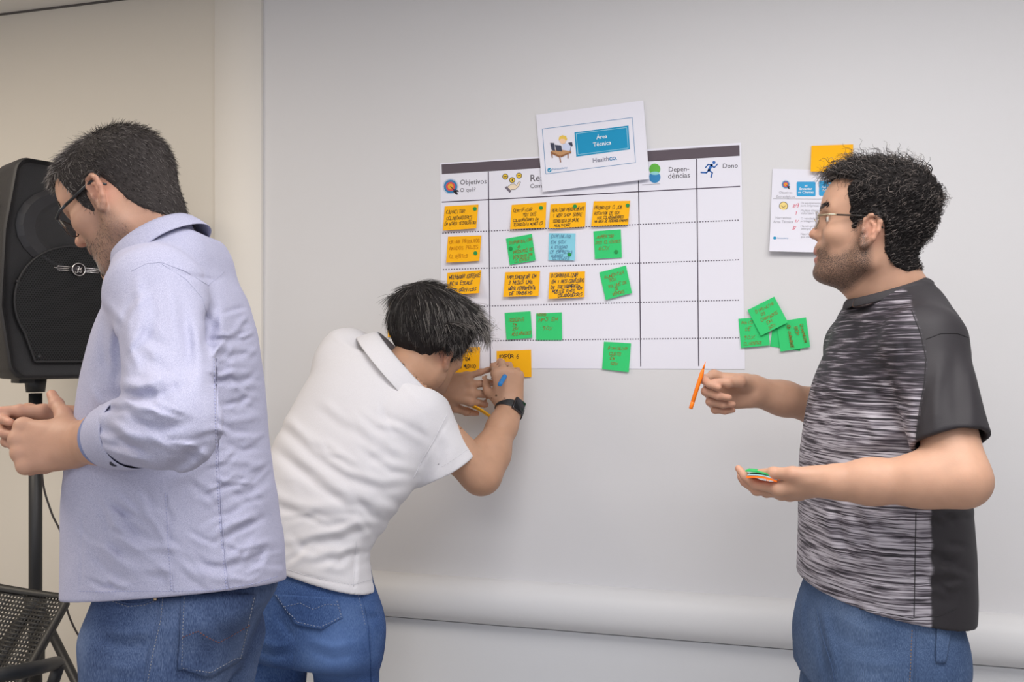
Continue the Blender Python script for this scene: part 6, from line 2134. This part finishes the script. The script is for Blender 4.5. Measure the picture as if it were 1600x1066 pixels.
# ------------------------------------------------------------------ man in the middle: white polo, stooping to write on a note
def build_middle_man():
    rng = np.random.RandomState(23)
    R, U, T = RGT, UPV, -FWD
    f = R * .64 - U * .34 + FWD * .70
    up = U * 1.0 + R * .22 + T * .05
    fr0 = Frame((0, 0, 0), f, up)
    ear = PX(698, 558, 2.05)
    fr = Frame(ear - fr0.M @ np.array([-.006, -.078, .004]), f, up)
    HN = head_nodes(fr)
    neck0 = PX(632, 584, 2.07)
    neck = [cap(fr.p(-.025, 0, -.030), neck0, .057, .068, .03), cap(fr.p(.015, -.01, -.05), neck0 + R * .05 + FWD * .03, .045, .055, .03)]
    pel = PX(498, 925, 1.99)
    A = neck0 - pel; A /= np.linalg.norm(A)
    face = FWD * .95 + R * .30
    shR, shL = PX(652, 648, 2.03), PX(545, 562, 2.13)
    elR, wrR = PX(752, 742, 2.08), PX(797, 638, 2.222)
    elL, wrL = PX(598, 690, 2.22), PX(678, 606, 2.262)
    hR = Frame(wrR, U * 1.0 - R * .10 + FWD * .06, T * .95 + R * .12 + U * .12)
    fR, tR = hand_nodes(hR, 1, [(4, 60, 78, 45), (1, 54, 82, 45), (-3, 58, 82, 45), (-7, 62, 82, 45)], [(.60, .66, -.46), (.82, .12, -.50), (.80, -.20, -.55)], 1.02, 1.12)
    hL = Frame(wrL, R * 1.0 - U * .06 + FWD * .06, T * .96 + U * .10)
    fL, tL = hand_nodes(hL, -1, [(8, 30, 62, 40), (2, 16, 26, 14), (-8, 10, 16, 10), (-22, 4, 8, 6)], [(.70, .52, -.34), (.92, .25, -.22), (.98, .1, -.1)], 1.07)
    armR, armL = arm_nodes(elR, wrR, hR, .047, .0300), arm_nodes(elL, wrL, hL, .046, .0300)
    upR, upL = [cap(shR, elR, .054, .048, .02)], [cap(shL, elL, .054, .046, .02)]
    hipR, hipL = PX(537, 975, 1.99), PX(446, 975, 2.01)
    kneeR, kneeL = PX(548, 1200, 2.00), PX(425, 1195, 2.02)
    ankR, ankL = np.array([kneeR[0] + .01, kneeR[1] - .05, .085]), np.array([kneeL[0] - .03, kneeL[1] - .05, .085])
    core = [cap(neck0 - A * .08, PX(530, 740, 2.04), .08, .09, .05), cap(PX(530, 740, 2.04), pel, .09, .085, .05), cap(neck0 - A * .09, shR, .05, .05, .04), cap(neck0 - A * .09, shL, .05, .05, .04)]
    legs = leg_nodes(hipR, kneeR, ankR, (.066, .052, .040)) + leg_nodes(hipL, kneeL, ankL, (.064, .052, .040))
    fd = FWD * .9 + R * .3; fd = np.array([fd[0], fd[1], 0]); fd /= np.linalg.norm(fd)
    feet = [cap(a, a + fd * .14 + [0, 0, -.05], .036, .028, .03) for a in (ankR, ankL)]
    body = HN + neck + core + legs + feet + upR + upL + armR + fR + armL + fL
    nax = neck0 - fr.p(-.025, 0, -.03); nax /= np.linalg.norm(nax)
    inhead = lambda c: ((c - neck0) @ nax < .005) & (np.linalg.norm(c - fr.p(0, 0, .02), axis=1) < .20) & (ev_pts(HN + neck, c) < .010)
    inR = past(shR + (elR - shR) * .45, elR + (elR - shR) * .2, .5, .22)
    inR2 = lambda c: inR(c) & ((c - (shR + (elR - shR) * .45)) @ (elR - shR) > 0) & (pixels_of(c)[0] > 690)
    inL = lambda c: past(elL + (wrL - elL) * .30, wrL, .40, .12)(c) & (ev_pts(upL + armL + fL, c) < .010)
    V, Q = assemble(body, [(HN + neck, .0021, inhead), (upR + armR + fR, .0022, inR2), (upL + armL + fL, .0022, inL)])
    beard = [(.028, -.022), (.045, -.033), (.060, -.034), (.068, -.018), (.100, -.018), (.105, -.090), (.06, -.11), (.02, -.095), (-.012, -.062), (-.004, -.01), (.012, .02), (.020, -.005)]
    at = face_attrs(fr, V, beard, .30)
    for k in at: at[k] = at[k] * inhead(V)
    at['nail'] = np.zeros(len(V))
    for tips in (tR, tL):
        for W in tips:
            for j, s in ((1, .45), (2, .4), (3, .6)):
                at['red'] = np.maximum(at['red'], np.clip(1.5 - np.linalg.norm(V - W[j], axis=1) / .013, 0, 1) * s)
    root = empty('person', (pel[0], pel[1], 0))
    tag(root, 'grey-haired man in white polo shirt and blue jeans stooping to write on a note', 'person', 'people at the wall chart')
    skin = skin_material('skin_olive', (0.50, 0.285, 0.185), (0.09, 0.065, 0.055))
    link_mesh('body', mesh_np('body', V, Q, True, at), skin, root)
    # hair: full, swept forward, greying
    poly = [(.074, .092), (.052, .080), (.046, .055), (.040, .020), (.030, -.004), (.020, -.002), (.016, .020), (.002, .033), (-.020, .028), (-.028, .004), (-.034, -.022), (-.050, -.050), (-.080, -.072), (-.105, -.060), (-.17, .0), (-.17, .22), (.14, .22), (.10, .10)]
    thick = lambda x, y, z: (.006 + .028 * bump01(z, .0, .12) + .014 * bump01(-x, .01, .10) * bump01(z, -.06, .03) + .010 * bump01(x, .02, .08)).astype(np.float32)

    def lumps(q):
        s = np.sin(q[..., 0] * 120 + 2 * np.sin(q[..., 2] * 60)) * np.sin(q[..., 1] * 150 + 2 * np.sin(q[..., 0] * 70))
        return (.0028 * s).astype(np.float32)
    cn = hair_cap_nodes(fr, HN, poly, thick, .014, lumps)
    lo, hi = bounds(HN, .05)
    Vh, Qh = nets(cn, lo, hi, .003)
    mh = hair_material('hair_greying', (0.016, 0.014, 0.014), (0.50, 0.46, 0.43), .42)
    cap_o = link_mesh('hair', mesh_np('hair', Vh, Qh, True), material('hair_cap_grey', (.024, .021, .021, 1), .85, 0, .15, bump=(120, .5)), root)
    keep = lambda P: poly_sdf(poly, fr.loc(P)[:, 0].astype(np.float32), fr.loc(P)[:, 2].astype(np.float32)) < -.003
    roots, nn = sample_surface(Vh, Qh, 13000, rng, keep)
    crown = np.array([-.045, .010, .155])

    def flow(P, N):
        q = fr.loc(P)
        d = q - crown
        d[:, 0] += .03
        g = (fr.M @ d.T).T
        sd = fr.loc(P)[:, 1]
        g = g + (fr.M[:, 0] * .03)[None] - (fr.M[:, 2] * .03)[None] * (np.abs(sd) > .05)[:, None] + (fr.M[:, 1] * -.02)[None]
        g = g - N * (g * N).sum(1)[:, None]
        return g / (np.linalg.norm(g, axis=1)[:, None] + 1e-6)
    q = fr.loc(roots)
    ln = .014 + .030 * bump01(q[:, 2], -.02, .09)
    shade = np.clip(rng.rand(len(roots)) * .80 + .28 * bump01(q[:, 0], .0, .07) + .15 * bump01(-q[:, 1], .03, .08) * bump01(q[:, 2], .02, .08) - .12 * bump01(-q[:, 2], -.03, .05), 0, 1)
    strands_mesh('hair_strands', roots - nn * .003, nn, flow, 6, ln, .00058, .14, None, rng, mh, cap_o, .10, hug=.30, wig=.08, attr=shade)
    eyebrows(fr, HN, rng, mh, root)

    # polo shirt
    rows = [(408, 905, 594, 945, 1.99, .125), (404, 875, 589, 915, 1.99, .125), (400, 815, 580, 858, 2.00, .122), (411, 752, 603, 815, 2.01, .122), (430, 697, 642, 762, 2.03, .122), (455, 648, 662, 716, 2.05, .120), (485, 592, 668, 664, 2.07, .112), (513, 545, 662, 638, 2.08, .095), (545, 524, 652, 608, 2.085, .078)]
    tor = loft_edges(rows, face, A=A, lateral=True, n=2.3, k=.03)
    hp = PX(699, 731, 2.055)
    nc = (hp - shR) / np.linalg.norm(hp - shR)
    slR = group([fcone(shR, hp, .072, .0790, .0)], .04)
    slL = fcone(shL, shL + (elL - shL) * .6, .072, .070, .04)
    hol = cap(hp - nc * .035, hp + nc * .06, .068, .070, .004, 's')
    yR = cap(neck0 + R * .03 - A * .10, shR, .055, .070, .05); yL = cap(neck0 - R * .03 - A * .10, shL, .055, .068, .05)
    hem = halfspace(PX(510, 916, 1.9), -A * 1.0 + R * .0 - U * .25, .004)
    cl = PX(592, 524, 2.10); cr = PX(682, 628, 2.04)
    cc = (cl + cr) / 2 + FWD * .004; lat = cr - cl; Ll = np.linalg.norm(lat) / 2; lat /= 2 * Ll
    bk = T - lat * (T @ lat); bk /= np.linalg.norm(bk)
    nup = np.cross(lat, bk); nup = nup if nup @ (U + R * .4) > 0 else -nup
    hole = ering(cc, lat, bk, nup, Ll + .012, .090, .16, .030)
    fl = folds([
        (5, 9, [(440, 690), (500, 740), (545, 775), (580, 780)]), (-5, 8, [(436, 708), (490, 755), (540, 790), (580, 792)]), (4.5, 8, [(470, 690), (540, 735), (600, 752), (640, 745)]), (-4.5, 8, [(480, 705), (545, 750), (600, 766), (638, 758)]),
        (4, 8, [(560, 690), (610, 725), (650, 735)]), (-4, 7, [(565, 704), (612, 738), (650, 744)]), (4, 9, [(420, 770), (470, 790), (520, 795)]), (-4, 8, [(420, 785), (470, 806), (520, 808)]),
        (5, 8, [(470, 840), (530, 830), (580, 805)]), (-5, 8, [(470, 852), (530, 843), (578, 822)]), (4, 8, [(480, 870), (530, 862), (565, 850)]), (-4, 7, [(485, 882), (535, 872), (560, 862)]),
        (-3, 4, [(556, 850), (554, 880), (552, 925)]), (3, 5, [(562, 850), (560, 880), (558, 925)]), (3, 8, [(545, 640), (600, 690), (640, 720)]), (-2.5, 8, [(530, 650), (590, 705), (630, 730)]),
        (-2, 3, [(705, 650), (680, 690), (652, 735)]), (4, 10, [(660, 650), (672, 690), (668, 730)]), (3, 9, [(690, 670), (710, 700), (700, 735)]), (-3, 8, [(680, 680), (690, 715), (684, 745)]), (3, 8, [(600, 570), (640, 610), (665, 640)]), (-2.2, 2.5, [(450, 893), (500, 906), (552, 916), (590, 908)]),
    ] + random_folds(71, (430, 640, 640, 860), 24, 38, 14, 80, 2.0, 7) + random_folds(72, (450, 800, 585, 890), 14, -12, 14, 60, 2.0, 6), 2.12, 1)
    shirt = [tor, yR, yL, slR, slL, fl, ripple(31, .0013, (16, 28, 46)), hol, hole, hem]
    lo, hi = bounds([tor, yR, yL, slR, slL], .014)
    Vs, Qs = nets(shirt, lo, hi, .0038)
    mp = cloth_material('pique_white', srgb(212, 210, 215), srgb(224, 223, 228), (1100, 1100, 1100), .85, .15)
    so = link_mesh('polo_shirt', mesh_np('polo_shirt', Vs, Qs, True), mp, root)
    # ribbed collar folded over
    top, mid, bot, edge = [], [], [], []
    for i in range(33):
        a = math.radians(-150 + 300 * i / 32)
        c, s = math.cos(a), math.sin(a)
        p = cc + bk * .078 * c * (1 if c > 0 else 1.1) + lat * Ll * s
        out = bk * c + lat * s
        top.append(p - out * .002 + nup * .004); mid.append(p + out * .006 + nup * .009); bot.append(p + out * .020 - nup * .020); edge.append(p + out * .031 - nup * .044)
    collar_mesh('collar', [[p - nup * .03 for p in top], top, mid, bot, edge], mp, so, .0026)
    # jeans
    jr = [(418, 855, 572, 880, 2.00, .110), (412, 890, 576, 912, 1.99, .116), (400, 935, 586, 952, 1.99, .124), (390, 985, 590, 1000, 1.99, .124), (392, 1022, 584, 1032, 1.99, .115)]
    hips = loft_edges(jr, face, A=U, lateral=True, n=2.4, k=.02, kcap=.03)
    jl = [cap(PX(539, 985, 1.99), kneeR, .080, .074, .05), cap(kneeR, ankR + [0, 0, .02], .074, .066, .03), cap(PX(436, 985, 2.01), kneeL, .074, .068, .008), cap(kneeL, ankL + [0, 0, .02], .072, .066, .03)]
    fj = folds([(2.4, 2.2, [(437, 925), (452, 955), (462, 975), (500, 984), (538, 968), (530, 935)]), (-2, 2.4, [(566, 930), (574, 960), (580, 985), (582, 1066)]), (3, 6, [(560, 945), (580, 955), (592, 950)]), (-3, 6, [(560, 958), (580, 968), (594, 964)]), (-3, 5, [(462, 998), (450, 985), (432, 960)]),
                (3, 6, [(400, 1000), (430, 1010), (455, 1005)]), (-3, 6, [(398, 1016), (430, 1026), (455, 1020)]), (3, 6, [(480, 1000), (520, 1012), (560, 1004)]), (-2.5, 6, [(485, 1018), (520, 1030), (560, 1022)]), (-2, 2, [(462, 1000), (456, 1040), (455, 1068)])], 2.05, 1)
    jn = [hips] + jl + [fj, ripple(12, .0012, (18, 32))]
    lo, hi = bounds([hips] + jl, .012)
    Vj, Qj = nets(jn, lo, hi, .0046)
    Vj, Qj = cut(Vj, Qj, lambda c: c[:, 2] > .05)
    mj = jeans_material('denim_bright', srgb(56, 82, 132), srgb(88, 114, 160), srgb(34, 52, 94))
    x, y, d = pixels_of(Vj)
    worn = .45 * np.exp(-((x - 520) / 45) ** 2 - ((y - 1020) / 55) ** 2) * (d < 2.0)
    link_mesh('jeans', mesh_np('jeans', Vj, Qj, True, {'worn': worn}), mj, root)
    jo = bpy.data.objects[[o.name for o in root.children if o.name.startswith('jeans')][0]]
    st = material('stitch_blue', srgb(150, 160, 184), .8)
    pk = [(428, 928), (528, 934), (536, 966), (462, 976), (502, 984)]
    pp_ = drape_patch('back_pocket', jn, pk, 1.5, .0025, mj, jo, 14)
    drape_line('stitching', jn, [(433, 930), (464, 973), (502, 981), (533, 963), (525, 937)], 1.5, .0007, st, pp_, 5, off=.0044)
    drape_line('stitching', jn, [(446, 948), (470, 942), (490, 952), (510, 944), (530, 946)], 1.5, .0006, st, pp_, 5, off=.0044)
    drape_line('side_seam', jn, [(563, 925), (570, 950), (576, 980), (579, 1030), (580, 1075)], 1.5, .0013, mj, jo)
    drape_line('stitching', jn, [(558, 925), (565, 950), (571, 980)], 1.5, .0007, st, jo, 5)
    sm = material('white_thread', srgb(214, 213, 220), .8)
    drape_line('side_seam', shirt, [(557, 845), (555, 880), (552, 920)], 1.5, .0010, mp, so)
    drape_line('armhole_seam', shirt, [(698, 648), (680, 684), (658, 722), (646, 748)], 1.6, .0010, mp, so)
    drape_line('hem_stitching', shirt, [(446, 889), (480, 900), (520, 909), (552, 914), (586, 904)], 1.5, .0006, sm, so, 5)
    drape_line('sleeve_stitching', shirt, [(734, 700), (712, 716), (690, 730)], 1.6, .0006, sm, so, 5)
    ms = material('shoe_grey', (.10, .10, .11, 1), .6)
    a = math.degrees(math.atan2(fd[1], fd[0]))
    shoe('shoe', ankR - fd * .05, a, ms, root); shoe('shoe', ankL - fd * .05, a, ms, root)
    return dict(root=root, hR=hR, hL=hL, tR=tR, tL=tL, wrR=wrR, elR=elR)


MID = build_middle_man()
# ------------------------------------------------------------------ things held in the hands
def pen(name, a, b, mat, label, r=.0042, tipmat=None):
    """felt pen: barrel, plug at the back, tapered nose; a = writing tip"""
    a, b = np.asarray(a), np.asarray(b)
    L = np.linalg.norm(b - a); n = (b - a) / L
    root = empty(name, a); tag(root, label, 'pen')
    mb = MB(); mb.tube([a + n * .016, a + n * .020, a + n * .024, a + n * (L - .016), a + n * (L - .0155)], [r * .55, r * .75, r, r, r * .9], 14); mb.build('barrel', mat, root, True)
    mb = MB(); mb.tube([a + n * .003, a + n * .0165], [r * .22, r * .55], 12); mb.build('nose', mat, root, True)
    mb = MB(); mb.tube([a, a + n * .0035], [r * .10, r * .2], 8); mb.build('nib', tipmat or mat, root, True)
    mb = MB(); mb.tube([a + n * (L - .0155), a + n * (L - .015), a + n * (L - .001), a + n * L], [r * .8, r * 1.02, r * .96, r * .7], 14); mb.build('end_plug', mat, root, True)
    return root


ORANGE_PEN = material('pen_orange', srgb(255, 128, 12), .4, 0, .5)
BLUE_PEN = material('pen_blue', srgb(36, 120, 190), .45, 0, .4)
tt, ti = RIGHT['tipsF'][4][3], RIGHT['tipsF'][0][3]
dT = (tt - CAM) @ FWD + .013
pen('felt_pen', PX(1102.5, 565, dT - .004), PX(1079, 639, dT + .004), ORANGE_PEN, 'bright orange felt pen held upright by the man in the heather T-shirt')
# blue marker of the writing hand: tip on the note, body between thumb and fingers
tw = MID['tR']
tipb = WALL(800, 569, .006)
pc = (tw[4][3] + tw[0][2]) / 2
pen('marker_pen', tipb, PX(781.5, 599, MID['dpen']) if 'dpen' in MID else PX(781, 601, 2.135), BLUE_PEN, 'blue marker in the writing hand above the black wristwatch', .0062)


def pad(name, pts_near, thick, mat, label, cat, group=None, layers=1):
    mb = MB()
    p = [np.asarray(q) for q in pts_near]
    nrm = np.cross(p[1] - p[0], p[3] - p[0]); nrm /= np.linalg.norm(nrm)
    n = 6
    for side in (0, 1):
        for j in range(n):
            for i in range(n):
                pass
    V, Q = [], []
    for side in (0, 1):
        for j in range(n + 1):
            for i in range(n + 1):
                u, v = i / n, j / n
                q = (1 - u) * (1 - v) * p[0] + u * (1 - v) * p[1] + u * v * p[2] + (1 - u) * v * p[3]
                V.append(q + nrm * (thick * side + .003 * math.sin(math.pi * u)))
    m = n + 1
    for j in range(n):
        for i in range(n):
            a = j * m + i; Q.append((a, a + m, a + m + 1, a + 1)); b = a + m * m; Q.append((b, b + 1, b + m + 1, b + m))
    for i in range(n):
        for a, b in ((i, i + 1), (n * m + i + 1, n * m + i), ((i + 1) * m, i * m), (i * m + n, (i + 1) * m + n)): Q.append((a, b, b + m * m, a + m * m))
    o = link_mesh(name, mesh_np(name, np.array(V), np.array(Q), 'sharp'), mat)
    tag(o, label, cat, group)
    return o


# pads lying on the fingers of the near hand of the man on the right
hN = RIGHT['hN']; tn = RIGHT['tipsN']
d0 = (tn[4][3] - CAM) @ FWD + .006
def slab(x0, y0, x1, y1, dn, df, up):
    """a small pad seen almost edge-on: near edge from (x0,y0) to (x1,y1), far edge raised by up px"""
    return [PX(x0, y0, dn), PX(x1, y1, dn), PX(x1 + 6, y1 - up, df), PX(x0 + 6, y0 - up, df)]
g = 'note pads in the hand'
pad('note_pad', slab(1164, 737, 1212, 748, d0 - .030, d0 + .036, 3), .0022, material('pad_green', srgb(40, 178, 92), .7), 'green pad of notes held in the hand of the heather T-shirt wearer', 'note pad', g)
pad('note_pad', slab(1168, 743, 1214, 751, d0 - .032, d0 + .034, 3), .0016, material('pad_blue', srgb(168, 222, 236), .7), 'pale blue pad between the green and orange pads in the hand', 'note pad', g)
pad('note_pad', slab(1166, 747, 1214, 754, d0 - .034, d0 + .032, 3), .0030, material('pad_orange', srgb(255, 120, 20), .7), 'orange pad at the bottom of the pads in the hand', 'note pad', g)
# loose orange pad under the resting hand of the stooping man
pad('note_pad', [PX(732, 631, 2.262), PX(767, 651, 2.262), PX(767, 655, 2.325), PX(730, 634, 2.325)], .003, N_YEL, 'orange pad pinched under the resting hand of the stooping man', 'note pad')

# ------------------------------------------------------------------ wristwatch
hR = MID['hR']; wr, el = MID['wrR'], MID['elR']
ax = (wr - el) / np.linalg.norm(wr - el)
wc = wr - ax * .004
dz = hR.M[:, 2] - ax * (hR.M[:, 2] @ ax); dz /= np.linalg.norm(dz)
dy = np.cross(ax, dz)
STRAP = material('strap_black', (.022, .022, .024, 1), .55, 0, .4, bump=(300, .2))
watch = empty('wristwatch', wc); tag(watch, 'black square smartwatch on the wrist of the writing hand', 'watch')
RX, RZ = .0385, .0315
rows_ = []
for off in (-.0125, -.0115, .0115, .0125):
    k = 1.0 if abs(off) < .012 else .985
    rows_.append([wc + ax * off + dy * RX * k * math.cos(6.28318 * i / 40) + dz * RZ * k * math.sin(6.28318 * i / 40) for i in range(41)])
collar_mesh('strap', rows_, STRAP, watch, .0026, sub=1)
# case on the back of the wrist, turned to the outer side
ang = math.radians(70)
cn = (dy * RX * math.cos(ang) + dz * RZ * math.sin(ang)); cdir = (dy * math.cos(ang) / RX + dz * math.sin(ang) / RZ); cdir /= np.linalg.norm(cdir)
if (wc + dy * .03 - CAM) @ RGT < (wc - CAM) @ RGT:      # outer side is to the image right
    cn = (-dy * RX * math.cos(ang) + dz * RZ * math.sin(ang)); cdir = (-dy * math.cos(ang) / RX + dz * math.sin(ang) / RZ); cdir /= np.linalg.norm(cdir)
sd = np.cross(ax, cdir)
Mw = Matrix(np.column_stack([np.vstack([np.stack([sd, ax, cdir], 1), [0, 0, 0]]), np.append(wc + cn, 1)]).tolist())
mb = MB(); mb.box((-.0170, -.0190, -.001), (.0170, .0190, .0085), M=Mw); mb.build('case', material('case_grey', (.10, .10, .11, 1), .3, .9), watch, bevel=.004, seg=3)
mb = MB(); mb.box((-.0150, -.0170, .0080), (.0150, .0170, .0098), M=Mw); mb.build('screen', material('screen_black', (.006, .006, .008, 1), .08, 0, .6), watch, bevel=.0012)
mb = MB(); q0 = Mw @ Vector((.0165 if sd @ RGT > 0 else -.0165, .007, .004)); q1 = Mw @ Vector((.0195 if sd @ RGT > 0 else -.0195, .007, .004)); mb.tube([q0, q1], .003, 12); mb.build('crown', material('crown_steel', (.5, .5, .5, 1), .3, 1), watch, True)
